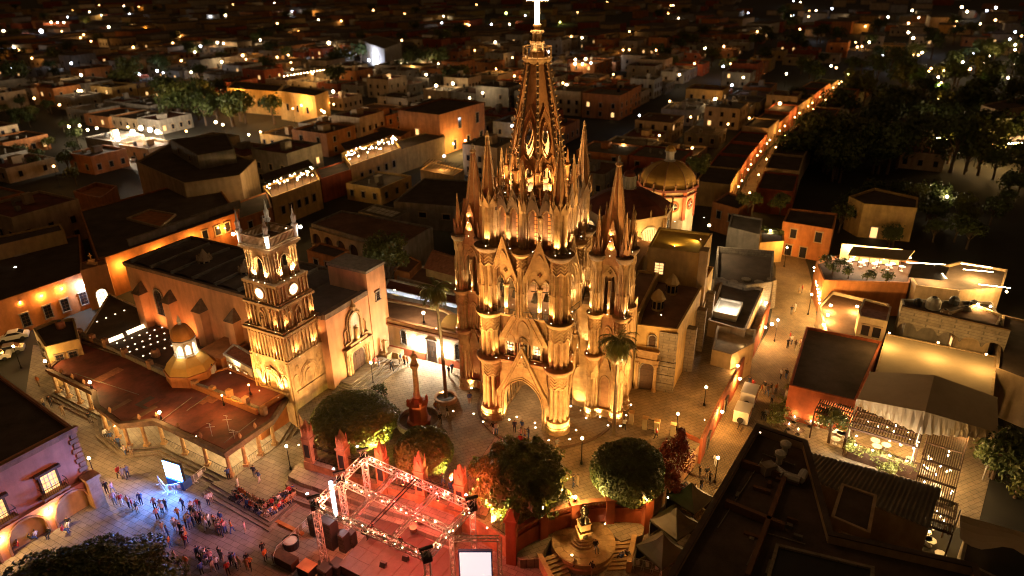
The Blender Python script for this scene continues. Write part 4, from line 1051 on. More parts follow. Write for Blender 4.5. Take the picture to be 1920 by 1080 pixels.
for (x0, y0, x1, y1) in ((195, 647, 233, 632), (240, 628, 275, 613), (281, 612, 314, 598)):
 a, d = px(x0, y0, 1.3), px(x1, y1, 1.3); bb = MB(); dd = (d - a).normalized(); nn = Vector((-dd.y, dd.x, 0)) * .35
 bb.add([a, d, d + nn + Vector((0, 0, .5)), a + nn + Vector((0, 0, .5))], [(0, 1, 2, 3)]); bb.build('glazed_strip', 'pane_bright', t1, c_)
bld('orange terrace roof at the foot of the bell tower', [P2(q, 2.0) for q in ((345, 716), (480, 772), (542, 733), (480, 712), (428, 690), (395, 700))], G, 2.0, 'plaster_orange', 'roof_red', .2, name='low_building', cat='building')
bld('small white block behind the bell tower with lit windows', [P2(q, 3.2) for q in ((418, 665), (472, 695), (492, 676), (440, 645))], G, 3.2, 'plaster_white', 'terracotta', .2, wins(0, 3, 4.1, .8, 1.1, 'bright'), name='low_building', cat='building')
bld('cream block with balcony and water tank at the end of the portal', [P2(q, 3.6) for q in ((63, 620), (86, 655), (150, 640), (140, 600), (100, 605))], G, 3.6, 'plaster_yellow', 'roof_dark', .4, wins(1, 2, 3.4, .9, 1.8, 'dark') + wins(0, 2, 3.4, .9, 1.8, 'dark'), name='corner_house', cat='house')
for (x, y, z, lab) in ((115, 615, 3.6, 'round clay water tank on the cream corner block'), (293, 668, 1.2, 'pale water tank standing on the rubble wall'), (397, 698, 2.0, 'white water tank on the orange terrace roof')):
 p = px(x, y, z); t = thing('water_tank', lab, 'water tank', p)
 b = MB(); b.lathe((0, 0), [(0, .55), (.1, .6), (.8, .62), (1.05, .5), (1.1, .28)], 12); b.build('tank', 'plaster_pink' if x != 397 else 'plaster_white', t); b = MB(); b.lathe((0, 0), [(1.1, .27), (1.22, .25), (1.26, .05)], 8); b.build('lid', 'black', t)
rw = thing('roof_wall', 'rough rubble wall with stubby piers running across the red roof', 'wall', px(153, 634, 1.2))
O2 = px(153, 634, 1.2); b = MB(); RWP = [px(x, y, 1.2) for x, y in ((153, 634), (215, 662), (337, 720), (420, 748), (498, 782))]
for a, d in zip(RWP, RWP[1:]):
 dd = (d - a).normalized(); nn = Vector((-dd.y, dd.x, 0)) * .22
 b.add([(q.x, q.y, z) for z in (1.0, 2.2) for q in (a - nn, d - nn, d + nn, a + nn)], [(0, 1, 5, 4), (1, 2, 6, 5), (2, 3, 7, 6), (3, 0, 4, 7), (4, 5, 6, 7)])
b.build('masonry', 'stone_grey', rw, O2)
for i in range(11):
 k = i / 10 * 3.98; a, d = RWP[int(k)], RWP[int(k) + 1]; q = a.lerp(d, k - int(k))
 b = MB(); b.obox((q.x, q.y), .7, .6, 1.1, 2.7 + random.uniform(-.2, .4), R(-25)); b.build('pier', 'stone_pink', rw, O2)
dp = px(350, 662, 5.0); dq = thing('small_dome', 'ochre ribbed cupola with brightly lit windows over the low roofs', 'dome', (dp.x, dp.y, 1.2))
b = MB(); b.prism(ngon((0, 0), 3.1, 8, .3), -1, 1.7); b.prism(ngon((0, 0), 3.25, 8, .3), 1.7, 1.9); b.build('base', 'plaster_orange', dq)
b = MB(); b.lathe((0, 0), [(1.9, 3.05), (2.8, 2.6), (3.6, 1.8), (3.8, 1.55)], 8, .3); b.build('sloping_roof', 'dome_yellow', dq)
b = MB(); b.lathe((0, 0), [(3.7, 1.55), (3.95, 1.55), (4.0, 1.25), (5.8, 1.25), (5.85, 1.5), (6.1, 1.6), (6.2, 1.4)], 8, .3)
for k in range(8): b.tube((1.3 * math.cos(.3 + k * .7854), 1.3 * math.sin(.3 + k * .7854), 3.9), (1.3 * math.cos(.3 + k * .7854), 1.3 * math.sin(.3 + k * .7854), 5.8), .14, 5)
b.build('lantern', 'plaster_white', dq)
for k in range(8):
 M = RZ(.3 + .3927 + k * .7854 + math.pi / 2) @ Matrix.Translation((0, -1.17, 0)); b = MB(M)
 b.archwall(-.3, .3, 4.1, lambda x: 5.2 + math.sqrt(max(0, .09 - x * x)), -.03, .0, []); b.build('window', 'pane_bright', dq)
b = MB(); b.lathe((0, 0), [(6.2, 1.45)] + [(6.2 + 1.9 * math.sin(t), 1.45 * math.cos(t)) for t in [i * math.pi / 20 for i in range(1, 10)]], 8, .3); b.build('dome', 'dome_orange', dq)
b = MB(); b.lathe((0, 0), [(8.0, .3), (8.25, .18), (8.5, .3), (8.75, .2), (9.3, .03)], 8); b.build('finial', 'plaster_white', dq)
for k in range(8): 
 a = .3 + .39 + k * .7854
 if k % 2: point(dq, (1.8 * math.cos(a), 1.8 * math.sin(a), 4.3), 16, WHITE, .08)
b = MB(); p1_ = Vector((-24, 0, 0)); vm = Matrix.Rotation(R(61.3), 4, 'Z'); b.M = vm
b.loft([[(x, y - 2.4 * math.cos(math.pi * k / 8), 1.9 + 1.5 * math.sin(math.pi * k / 8)) for k in range(9)] for x in (3.0, 9.0)], True, True, False); b.build('chapel_vault', 'dome_yellow', dq); b = MB(vm); b.box(3, 9, -2.35, 2.35, -1, 1.9); b.build('chapel_wall', 'plaster_orange', dq)
fc = px(175, 938, G); zt_ = zat(fc, 800)
q0 = px(135, 799, zt_); q1 = px(-170, 957, zt_); q2 = px(-60, 660, zt_)
ph_ = bld('pink house with stone arches, balconies and dark flat roof facing the plaza', [tuple(q1[:2]), tuple(q0[:2]), tuple(q2[:2]), tuple((q1 + q2 - q0)[:2])], G, zt_ - .4, 'plaster_rose', 'roof_dark', .4, name='town_house', cat='house')
o4 = ph_.location; dF = (q0 - q1); LF = dF.length; dF.normalize(); aF = math.atan2(dF.y, dF.x); nF = Vector((dF.y, -dF.x, 0))
FM = Matrix.Translation((q0.x - o4.x, q0.y - o4.y, 0)) @ RZ(aF)
hh_ = zt_ - G
b = MB(FM); b.box(-LF, .25, -.3, -.003, hh_ - .75, hh_ - .3); b.box(-LF, .35, -.45, -.003, hh_ - .3, hh_ - .02)
for i in range(9): b.box(-.5 - .25 * (i % 2), .12, -.12, -.003, 3.7 + i * .6, 4.2 + i * .6)
b.build('cornice', 'stone_pink', ph_)
b = MB(FM); b.archwall(-LF, .0, .0, 3.5, -.62, -.12, [(-11.8, 1.75, 1.4, 1.7), (-7.1, 1.75, 1.4, 1.7), (-2.6, 1.75, 1.4, 1.7)], 9); b.build('arcade', 'plaster_rose', ph_)
b = MB(FM)
for c_x in (-11.8, -7.1, -2.6): b.archrib(c_x, 1.88, 1.4, 1.82, -.64, .16, 0)
b.build('arch_stones', 'stone_pink', ph_)
b = MB(FM); b.box(-.9, .3, -1.4, -.12, 0, 3.6); b.box(-1.05, .45, -1.6, -.12, 3.6, 4.0); b.build('corner_pier', 'stone_pink', ph_)
b = MB(FM); b.box(-14.5, -1, -.06, -.02, .02, 3.5); b.build('arcade_back', 'plaster_yellow', ph_)
for c_x in (-8.6, -3.6):
 M = FM @ Matrix.Translation((c_x, 0, 4.2))
 b = MB(M); b.box(-.95, -.75, -.2, -.004, 0, 2.3); b.box(.75, .95, -.2, -.004, 0, 2.3); b.box(-1.25, 1.25, -.5, -.004, 2.3, 2.6); w = b.build('window', 'stone_dark', ph_)
 b = MB(M); b.box(-.75, .75, -.06, -.01, 0, 2.3); b.build('pane', 'pane_warm', w)
 b = MB(M); b.box(-.04, .04, -.1, -.06, 0, 2.3)
 for z in (.6, 1.15, 1.7): b.box(-.75, .75, -.1, -.06, z - .03, z + .03)
 for x in (-.4, .4): b.box(x - .025, x + .025, -.1, -.06, 0, 2.3)
 b.build('glazing_bars', 'white_paint', w)
 b = MB(M); b.box(-1.3, 1.3, -.95, -.004, -.22, 0)
 for x in (-1.1, -.4, .4, 1.1): b.box(x - .1, x + .1, -.7, -.004, -.5, -.22)
 bl = b.build('balcony', 'stone_pink', ph_)
 b = MB(M); b.path([(-1.25, -.02, .9), (-1.25, -.9, .9), (1.25, -.9, .9), (1.25, -.02, .9)], .035, 4)
 for i in range(14): b.tube((-1.25 + i * .192, -.9, 0), (-1.25 + i * .192, -.9, .9), .02, 3)
 b.build('railing', 'iron', bl)
for c_x in (-9.4, -4.8, -.6):
 w_ = FM @ Vector((c_x, -.95, 2.9)); lantern((o4.x + w_.x, o4.y + w_.y, G + 2.9), 'glowing lantern under the arches of the pink house', 'lanterns of the pink house', 170, WARM, glow='glow_lamp', size=.17, name='arcade_lantern')
# ================================================================ between the two churches
def quadW(pts, z): return [P2(q, z) for q in pts]
ab = bld('long cream house with dark door and lit wall lamps between the two churches', quadW(((721, 597), (882, 634), (884, 606), (832, 580), (722, 560)), 5.2), 0, 4.9, 'plaster_cream', 'roof_brown', .3,
   [(0, .22, 1.9, .95, 2.2, 'arch'), (0, .86, 1.5, 1.1, 2.4, 'arch'), (0, .55, .0, 1.5, 3.4, 'door')], name='atrium_house', cat='house', coping='stone_pink')
f0, f1 = px(728, 656, 0), px(882, 708, 0)
dA = (f1 - f0).normalized(); nA = Vector((dA.y, -dA.x, 0))
if nA.y > 0: nA = -nA
wa, wb = [Vector((*P2(q, 5.2), 0)) for q in ((721, 597), (882, 634))]
dA = (wb - wa).normalized(); nA = Vector((dA.y, -dA.x, 0)); nA = nA if nA.y < 0 else -nA
ang = math.atan2(dA.y, dA.x); LW = (wb - wa).length
b = MB(Matrix.Translation(wa) @ RZ(ang)); b.box(0, LW * .47, -.1, -.004, 0, 1.1); b.box(LW * .63, LW, -.1, -.004, 0, 1.1); b.build('dado', 'plaster_red', ab, ab.location)
b = MB(Matrix.Translation(wa) @ RZ(ang)); b.box(0, LW, -.3, -.004, 4.4, 4.7); b.build('cornice', 'stone_pink', ab, ab.location)
b = MB(Matrix.Translation(wb - dA * 5.2 - nA * 2.6) @ RZ(ang)); b.loft([[(x, 1.9 * math.cos(math.pi * k / 8), 4.9 + 1.3 * math.sin(math.pi * k / 8)) for k in range(9)] for x in (0, 5.0)], True, True, False); b.build('vault_roof', 'dome_yellow', ab, ab.location)
for t_, pw in ((.40, 900), (.68, 900)):
 q = wa + dA * (LW * t_) + nA * .45
 lantern((q.x, q.y, 3.0), 'white wall lamp beside the dark door of the cream house', 'lamps beside the dark door', pw, (1, .84, .62), glow='glow_white', size=.2)
q = wa + dA * LW * .42 + nA * (-1.2)
lantern((q.x, q.y, 5.2), 'bright globe lamp standing on the roof of the cream house', None, 500, (1, .74, .42), glow='glow_white', size=.22, h=1.2, name='roof_lamp')
ar = bld('low white arcade glowing blue-white behind the cream house', quadW(((718, 541), (882, 578), (890, 560), (728, 522)), 3.6), 0, 3.4, 'plaster_white', 'roof_red', .3, name='white_arcade', cat='arcade')
wa, wb = [Vector((*P2(q, 3.6), 0)) for q in ((718, 541), (882, 578))]
dA = (wb - wa).normalized(); ang = math.atan2(dA.y, dA.x); LW = (wb - wa).length; n5 = 5
b = MB(Matrix.Translation(wa) @ RZ(ang)); b.archwall(0, LW, 0, 3.6, -1.2, -.9, [(LW * (i + .5) / n5, LW / n5 * .38, 1.4, LW / n5 * .3) for i in range(n5)], 8); b.build('arches', 'plaster_white', ar, ar.location)
for i in range(n5):
 q = wa + dA * (LW * (i + .5) / n5) + Vector((dA.y, -dA.x, 0)) * .5
 lantern((q.x, q.y, 2.6), 'cool white lamp under the low white arcade', 'lamps under the white arcade', 130, (.66, .76, 1), glow='glow_cool', size=.14, name='arcade_lamp')
def hip(label, pts, z0, z1, rise, wall='plaster_orange', roof='terracotta', name='tiled_house'):
 """house with a ridged tile roof; the ridge runs along the first edge"""
 P = [Vector((*P2(q, z1), z1)) for q in pts]
 c = sum(P, Vector()) / 4
 t = thing(name, label, 'house', (c.x, c.y, z0)); O = Vector((c.x, c.y, z0)); BLD.append([(p.x, p.y) for p in P])
 b = MB(); b.prism([(p.x, p.y) for p in offset_poly_v(P, .25)], z0, z1); b.build('wall', wall, t, O)
 r0, r1 = (P[0] + P[3]) / 2, (P[1] + P[2]) / 2
 ax = (r1 - r0) * .08; r0, r1 = r0 + ax + Vector((0, 0, rise)), r1 - ax + Vector((0, 0, rise))
 b = MB(); b.add([P[0], P[1], r1, r0], [(0, 1, 2, 3)]); b.add([P[2], P[3], r0, r1], [(0, 1, 2, 3)]); b.add([P[1], P[2], r1], [(0, 1, 2)]); b.add([P[3], P[0], r0], [(0, 1, 2)]); rf = b.build('roof', roof, t, O)
 b = MB(); n = max(4, int((P[1] - P[0]).length / .7))
 for i in range(n + 1):
  f = i / n
  for A0, A1 in ((P[0], P[1]), (P[3], P[2])):
   e = A0.lerp(A1, f); g = r0.lerp(r1, min(1, max(0, (f - .08) / .84))); b.tube(e + Vector((0, 0, .03)), g + Vector((0, 0, .03)), .07, 4)
 b.tube(r0, r1, .12, 5); b.build('tile_rows', roof, rf, O)
 return t
def offset_poly_v(P, d):
 return [Vector((p[0], p[1], 0)) for p in offset_poly([(p.x, p.y) for p in P], d)]
hip('long tiled house with terracotta ridge behind the white arcade', ((795, 503), (886, 527), (890, 492), (812, 468)), 0, 4.5, 1.4, 'plaster_yellow')
bld('low brown-roofed range beside the tall tree', quadW(((744, 520), (858, 548), (885, 525), (760, 490)), 3.2), 0, 3.0, 'plaster_tan', 'roof_brown', .3)
bld('small pink-walled annexe with stacked roofs at the tree', quadW(((738, 505), (768, 512), (790, 490), (765, 478)), 4.2), 0, 4.0, 'plaster_orange', 'roof_brown', .2)
cv = bld('grey convent block with a row of round arches and a dark roof', quadW(((583, 418), (700, 452), (765, 452), (811, 424), (640, 393)), 7.0), 0, 6.6, 'plaster_grey', 'roof_brown', .3, name='convent', cat='building')
wa, wb = [Vector((*P2(q, 7.0), 0)) for q in ((583, 418), (700, 452))]
dA = (wb - wa).normalized(); ang = math.atan2(dA.y, dA.x); LW = (wb - wa).length
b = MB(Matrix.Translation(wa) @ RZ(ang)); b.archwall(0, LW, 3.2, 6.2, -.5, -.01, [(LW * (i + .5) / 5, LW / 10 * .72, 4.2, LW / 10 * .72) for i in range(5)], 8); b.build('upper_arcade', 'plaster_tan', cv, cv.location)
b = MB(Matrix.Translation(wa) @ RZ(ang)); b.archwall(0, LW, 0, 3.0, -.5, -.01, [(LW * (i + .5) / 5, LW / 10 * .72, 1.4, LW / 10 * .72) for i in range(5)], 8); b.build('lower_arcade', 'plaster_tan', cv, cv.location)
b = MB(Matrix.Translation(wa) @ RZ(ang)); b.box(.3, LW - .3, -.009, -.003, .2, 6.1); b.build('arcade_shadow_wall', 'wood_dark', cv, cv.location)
bld('grey block with two dark square windows and a felt roof', quadW(((738, 378), (858, 388), (905, 340), (795, 333)), 5.5), 0, 5.2, 'plaster_grey', 'roof_dark', .3, [(0, .45, 2.6, 1.6, 1.1, 'far'), (0, .82, 2.6, 1.6, 1.1, 'far')])
gr = bld('courtyard roof of pale glazed panels in a steel grid', quadW(((672, 396), (735, 412), (768, 396), (705, 382)), 4.0), 0, 3.8, 'plaster_grey', 'roof_grey', .2)
O_ = gr.location
g0, g1, g2, g3 = [px(x, y, 4.3) for x, y in ((684, 395), (735, 407), (752, 398), (700, 386))]
for i in range(6):
 for j in range(2):
  a, d = g0.lerp(g1, (i + .06) / 6), g0.lerp(g1, (i + .94) / 6); e, h = g3.lerp(g2, (i + .06) / 6), g3.lerp(g2, (i + .94) / 6)
  b = MB(); b.add([a.lerp(e, j / 2 + .03), d.lerp(h, j / 2 + .03), d.lerp(h, j / 2 + .47), a.lerp(e, j / 2 + .47)], [(0, 1, 2, 3)]); b.build('glass_panel', 'plaster_white', gr, O_)
bld('dark brick lump of a house right of the oratory tower', quadW(((575, 470), (628, 484), (655, 470), (600, 455)), 6.2), 0, 6.0, 'plaster_orange', 'roof_dark', .3, wins(0, 2, 3.5, 1.0, 1.6, 'far'))
# ================================================================ left: street side
lo = bld('long orange house with grilled windows along the side street', quadW(((-60, 586), (155, 512), (150, 440), (-60, 478)), 3.6), G, 3.4, 'plaster_orange', 'roof_dark', .3,
   [(0, .40, 1.0, 1.1, 2.2, 'dark'), (0, .60, 1.0, 1.1, 2.2, 'dark'), (0, .76, 1.0, 1.1, 2.2, 'dark'), (0, .94, 1.0, 1.1, 2.2, 'dark')], name='street_house', cat='house')
gt = bld('pink carved stone gate with a cross on top at the street end', quadW(((150, 508), (200, 494), (197, 480), (150, 493)), 4.6), G, 4.4, 'plaster_pink', 'stone_pink', .2, [(0, .5, .0, 1.9, 3.4, 'archlit')], name='stone_gate', cat='gate')
q = px(173, 494, 4.9); b = MB(); b.box(-.8, .8, -.2, .2, 0, .6); b.box(-.5, .5, -.2, .2, .6, 1.1); b.box(-.06, .06, -.06, .06, 1.1, 2.2); b.box(-.35, .35, -.06, .06, 1.7, 1.82); b.M = None
b.v = [(v[0] + q.x - gt.location.x, v[1] + q.y - gt.location.y, v[2] + 4.6 - G) for v in b.v]; b.build('crest', 'stone_pink', gt)
q = px(160, 527, 2.2); lantern(tuple(q + Vector((0, -.8, 0))), 'cold white lamp beside the pink stone gate', None, 500, COOL, glow='glow_cool', size=.22)
yc = bld('yellow courtyard wall with a dark window behind the orange house', quadW(((-40, 470), (120, 432), (112, 420), (-40, 452)), 6.0), G, 5.8, 'plaster_yellow', 'roof_dark', .3, [(0, .42, 4.6, 1.6, 1.6, 'far')])
q = px(28, 500, 3.5); lantern(tuple(q), 'white lamp glowing in the yellow courtyard', None, 900, WHITE, glow='glow_white', size=.25)
for i in range(46):                                                  # market goods laid out in the courtyard
 q = px(45 + random.random() * 85, 492 - random.random() * 14, 3.75)
lw = bld('long orange house front behind the oratory nave', quadW(((183, 489), (445, 399), (395, 330), (150, 395)), 4.6), G, 4.4, 'plaster_orange', 'roof_dark', .3, [(0, .72, 4.3, 1.2, 1.9, 'far'), (0, .82, 4.3, 1.2, 1.9, 'far'), (0, .90, 4.3, 1.2, 1.9, 'far')], name='street_house', cat='house')
q = px(285, 405, 4.0)
ct = bld('sunken lit courtyard with two arches in the dark roofs', quadW(((236, 408), (300, 425), (330, 400), (280, 391)), 4.9), 4.2, 4.5, 'plaster_tan', 'plaster_orange', .35, name='courtyard', cat='courtyard')
for i in range(3):
 a, d = px(240 + 60 * i, 455 - 22 * i, 5.2), px(330 + 60 * i, 425 - 22 * i, 5.2)
 t = thing('parapet_wall', ('pale parapet wall across the dark roofs, lowest', 'pale parapet wall across the dark roofs, middle', 'pale parapet wall across the dark roofs beside the courtyard')[i], 'wall', a)
 dd = (d - a); b = MB(RZ(math.atan2(dd.y, dd.x))); b.box(0, dd.length, -.15, .15, -1, .6); b.build('masonry', 'plaster_grey', t); b = MB(RZ(math.atan2(dd.y, dd.x))); b.box(-.1, dd.length + .1, -.22, .22, .602, .7); b.build('coping', 'stone_grey', t)
bld('dark stepped house with a terrace on its roof', quadW(((255, 305), (345, 345), (450, 330), (480, 300), (330, 262)), 7.5), G, 7.2, 'plaster_tan', 'roof_dark', .5)
bld('top storey of the dark stepped house', quadW(((318, 262), (370, 292), (440, 280), (425, 250)), 10.5), 7.2, 10.2, 'plaster_grey', 'roof_dark', .4, wins(0, 2, .8, 1.2, 1.3, 'far'))
bld('house with an orange-lit patio among the dark roofs', quadW(((138, 362), (190, 375), (220, 352), (180, 345)), 3.0), G, 2.6, 'plaster_orange', 'plaster_orange', .9)
q = px(172, 362, 2.0); lantern(tuple(q), 'orange lamp in the small patio', None, 250, AMBER, size=.2)
ow = bld('orange wall with windows carrying on past the long house', quadW(((447, 412), (510, 390), (500, 360), (445, 380)), 4.0), G, 3.8, 'plaster_orange', 'roof_dark', .3, [(0, .3, 4.0, 1, 1.7, 'far'), (0, .7, 4.0, 1, 1.7, 'far')])
def bar(label, pts, z, n_b, wall, roof, seedv):
 t = bld(label, quadW(pts, z), G, z - .3, wall, roof, .5, name='rooftop_bar', cat='building', win=wins(0, 5, 2.6, 1.1, 1.8, 'far'))
 O = t.location; rnd = random.Random(seedv)
 poly = [Vector((*P2(q, z), 0)) for q in pts]
 a, d = poly[0], poly[1]; inw = (poly[3] - poly[0])
 for i in range(7):                                                   # posts and cross beams
  f = (i + .1) / 6.2; p = a.lerp(d, min(f, .98)) + inw * .12
  b = MB(); b.tube((p.x, p.y, z - .3), (p.x, p.y, z + 2.4), .06, 4); q = p + inw * .5; b.tube((q.x, q.y, z - .3), (q.x, q.y, z + 2.6), .06, 4); b.tube((p.x, p.y, z + 2.4), (q.x, q.y, z + 2.6), .05, 4); b.build('pergola_frame', 'iron', t, O)
 b = MB(); A = a + inw * .45; B_ = d + inw * .45
 b.add([(A.x, A.y, z + 2.65), (B_.x, B_.y, z + 2.65), *[((v + inw * .5).x, (v + inw * .5).y, z + 2.9) for v in (B_, A)]], [(0, 1, 2, 3)]); b.build('canopy', 'roof_dark', t, O)
 return t, a, d, inw, O
bulb0 = None
def bulbs(parent, O, a, d, inw, z, n, rnd, zz=(1.2, 2.4), depth=(.1, .5), s=1.0):
 global bulb0
 for i in range(n):
  p = a.lerp(d, rnd.random()) + inw * rnd.uniform(*depth)
  if bulb0 is None:
   b = MB(); b.loft([circ(0, 0, -.14 * math.cos(x), max(.01, .14 * math.sin(x)), 6) for x in [math.pi * k / 4 for k in range(5)]]); bulb0 = b.build('light_bulb', 'glow_bulb', parent); o = bulb0
  else: o = share(bulb0, parent)
  o.location = (p.x - O.x, p.y - O.y, z - O.z + rnd.uniform(*zz)); o.scale = (s, s, s)
for lab, pts, z, n_b, wall, sd, pw in (('rooftop bar with strings of bulbs above a yellow wall', ((509, 372), (600, 338), (590, 318), (492, 350)), 4.2, 26, 'plaster_yellow', 3, 260),
          ('rooftop bar crowded with white bulbs above the yellow street', ((658, 312), (752, 278), (735, 258), (640, 288)), 4.2, 40, 'plaster_yellow', 5, 420)):
 t, a, d, inw, O = bar(lab, pts, z, n_b, wall, 'wood_dark', sd)
 bulbs(t, O, a, d, inw, z, n_b, random.Random(sd))
 for i in range(3):
  p = a.lerp(d, (i + .5) / 3) + inw * .35; point(t, (p.x - O.x, p.y - O.y, z + 2.0 - O.z), pw, WARM, .15)
bld('red wall stretch between the two rooftop bars', quadW(((602, 336), (672, 314), (660, 298), (592, 318)), 3.2), G, 3.0, 'plaster_red', 'roof_dark', .3)
bld('long yellow street front past the second bar', quadW(((752, 282), (835, 256), (820, 243), (738, 266)), 3.6), G, 3.4, 'plaster_yellow', 'roof_dark', .3)
bob = bld('big plain orange house with tall windows and a flat roof', quadW(((746, 207), (823, 216), (908, 192), (830, 184)), 9.5), G, 9.2, 'plaster_orange', 'roof_dark', .4, [(0, .45, 5.5, 1.3, 1.8, 'farlit'), (1, .42, 6.6, 1.6, 3.2, 'far'), (1, .82, 6.6, 1.6, 3.2, 'far'), (1, .3, .5, 1.5, 3, 'far'), (1, .6, .5, 1.5, 3, 'far'), (1, .9, .5, 1.6, 3, 'far')], name='orange_mansion')
bld('low orange wing with a lit loggia beside the big orange house', quadW(((700, 245), (752, 258), (770, 246), (715, 236)), 4.0), G, 3.8, 'plaster_orange', 'roof_dark', .4, [(0, .5, 4, 1.5, 1.6, 'farlit')])
for (x, y, pw, lab, col, gl) in ((705, 238, 700, 'warm lamp on the low orange wing', AMBER, 'glow_warm'), (872, 262, 1500, 'bright lamp at the far corner of the orange house', WARM, 'glow_lamp'), (850, 268, 700, 'lamp on the street wall below the orange house', WARM, 'glow_lamp'), (782, 272, 500, 'lamp over the yellow street front', WARM, 'glow_lamp'), (677, 322, 600, 'lamp at the end of the red wall', WARM, 'glow_lamp'), (560, 362, 900, 'lamp on the yellow wall under the first bar', WARM, 'glow_lamp'), (640, 330, 350, 'lamp above the red wall', AMBER, 'glow_warm')):
 q = px(x, y, 1.2); lantern(tuple(q), lab, None, pw, col, glow=gl, size=.22)
pg = bld('flat roof pergola lit orange from below among the dark roofs', quadW(((788, 318), (850, 330), (870, 318), (808, 303)), 4.6), G, 4.4, 'plaster_tan', 'roof_dark', .2)
a, d, e = [px(x, y, 6.4) for x, y in ((790, 312), (850, 322), (806, 298))]
for i in range(12):
 b = MB(); s0 = a.lerp(d, i / 11); b.tube(s0, s0 + (e - a), .09, 4); b.build('slat', 'wood_dark', pg, pg.location)
point(pg, (0, 0, 4.6 - G + .9), 500, AMBER, .3)
bld('pale mansion with a bright blue-white front far behind', quadW(((672, 75), (720, 92), (752, 80), (705, 66)), 9), G, 8.6, 'plaster_white', 'roof_grey', .5, wins(0, 4, 4, 2, 3, 'far'), name='white_mansion')
q = px(700, 112, 0); lantern((q.x, q.y - 14, 2), 'cold floodlight before the pale far mansion', None, 9000, (.75, .8, 1), glow='glow_cool', size=.6)
bld('yellow mansion with tall windows among dark trees', quadW(((520, 170), (590, 180), (615, 170), (545, 160)), 8), G, 7.6, 'plaster_yellow', 'roof_dark', .4, wins(0, 3, 4, 1.3, 2.4, 'far'), name='yellow_mansion')
bld('long yellow wing joined to the mansion in the trees', quadW(((425, 165), (520, 172), (530, 160), (440, 152)), 6.5), G, 6.2, 'plaster_yellow', 'roof_dark', .4, wins(0, 4, 3, 1.2, 1.8, 'far'), name='yellow_mansion')
for (x, y, pw) in ((505, 195, 1800), (575, 205, 1800), (612, 214, 1500), (450, 185, 1500)):
 q = px(x, y, 2); lantern(tuple(q + Vector((0, -6, 0))), 'warm lamp in front of the yellow mansion', 'lamps of the yellow mansion', pw, AMBER, glow='glow_warm', size=.35, h=2.0, name='street_lamp')
# ================================================================ right of the church
O_ = church.location
def cpoly(pts): return [tuple(cl(x, y)[:2]) for x, y in pts]
def cbld(label, pts, z0, z1, wall, roof, par=.3, win=(), **k): return bld(label, cpoly(pts), z0, z1, wall, roof, par, win, **k)
ca = cbld('ochre side chapel block with stone corner, roof lanterns and arched portal', ((10.3, 8.2), (15.2, 8.7), (16.6, 30), (8, 30)), 0, 8.8, 'plaster_yellow', 'roof_brown', .35, [(0, .33, .0, 1.9, 3.9, 'archdoor'), (0, .4, 6.4, 1.0, 1.6, 'archdoor')], name='side_chapel', cat='chapel')
O_ = ca.location
LM = Matrix.Translation(Vector(CC) - Vector(O_)) @ RZ(CROT)
b = MB(LM)
for i in range(7): b.box(13.0 - .12 * (i % 2), 15.35, 8.35 - .05 * (i % 2), 8.9, .1 + i * .62, .1 + i * .62 + .57)
b.box(13.1, 15.3, 8.4, 8.8, 4.5, 8.6); b.build('corner_stones', 'stone_grey', ca)
b = MB(LM)
for x in (10.7, 13.0): b.lathe((x, 8.0), [(0, .3), (.4, .3), (.45, .22), (3.6, .2), (3.7, .32), (4.0, .32)], 8)
b.box(10.4, 13.3, 7.85, 8.4, 4.0, 4.6); b.box(10.6, 13.1, 7.95, 8.4, 4.6, 5.6); b.box(10.4, 13.3, 7.8, 8.4, 5.6, 5.85); b.build('portal', 'stone', ca)
for (x, y) in ((11.6, 14.0), (12.4, 19.5)):
 b = MB(LM); b.lathe((x, y), [(8.8, .8), (10.3, .8), (10.35, 1.0), (10.5, 1.0), (11.2, .6), (11.7, .1)], 8); lt = b.build('roof_lantern', 'plaster_yellow', ca)
 b = MB(LM)
 for k in range(8): a = k * .7854 + .39; b.M = LM @ Matrix.Translation((x, y, 0)) @ RZ(a); b.box(.72, .77, -.2, .2, 9.1, 10.1)
 b.build('lantern_openings', 'glass_dark', lt)
for x, y in ((15.9, 15), (16.3, 21), (16.6, 27)):
 b = MB(LM); b.box(x - .6, x + .9, y - .6, y + .6, 0, 6.4); b.build('buttress', 'stone_grey', ca)
tr = cbld('higher ochre transept with softly lit flat roof and grilled window', ((8.2, 22.5), (15.2, 22.5), (15.8, 31), (8.0, 31)), 8.8, 13.6, 'plaster_yellow', 'dome_yellow', .35, [(0, .25, 1.3, 1.2, 1.7, 'lit')], name='transept', cat='chapel')
b = MB(Matrix.Translation(Vector(CC) - Vector(tr.location)) @ RZ(CROT)); b.box(15.25, 16.4, 22.3, 24.0, -8.8, 14.4 - 0); b.box(15.0, 16.6, 22.1, 24.2, 5.8, 6.2); b.build('corner_tower', 'plaster_cream', tr)
cbld('plain cream link block below the red church roof', ((7.1, 9), (10.2, 9), (10.0, 22), (7.1, 22)), 0, 10.2, 'plaster_yellow', 'roof_brown', .3, name='link_block', cat='chapel')
def rb(label, pts, z, z0=G, wall='plaster_tan', roof='roof_brown', par=.3, win=(), **k): return bld(label, quadW(pts, z), z0, z - par, wall, roof, par, win, **k)
ru = rb('roofless rough stone ruin with round buttresses behind the side chapel', ((1342, 520), (1400, 535), (1448, 528), (1452, 470), (1345, 462)), 3.2, wall='stone_grey', roof='roof_dark', par=1.2, name='stone_ruin', cat='ruin', win=[(0, .7, .3, 1.6, 2.4, 'far')])
for i in range(5):
 q = px(1350 + i * 24, 530 + (i % 2) * 5, 1.5); b = MB(); b.lathe((q.x - ru.location.x, q.y - ru.location.y), [(0, 1.2), (3.5, 1.0), (5.0, .8)], 8); b.build('rubble_buttress', 'stone_grey', ru)
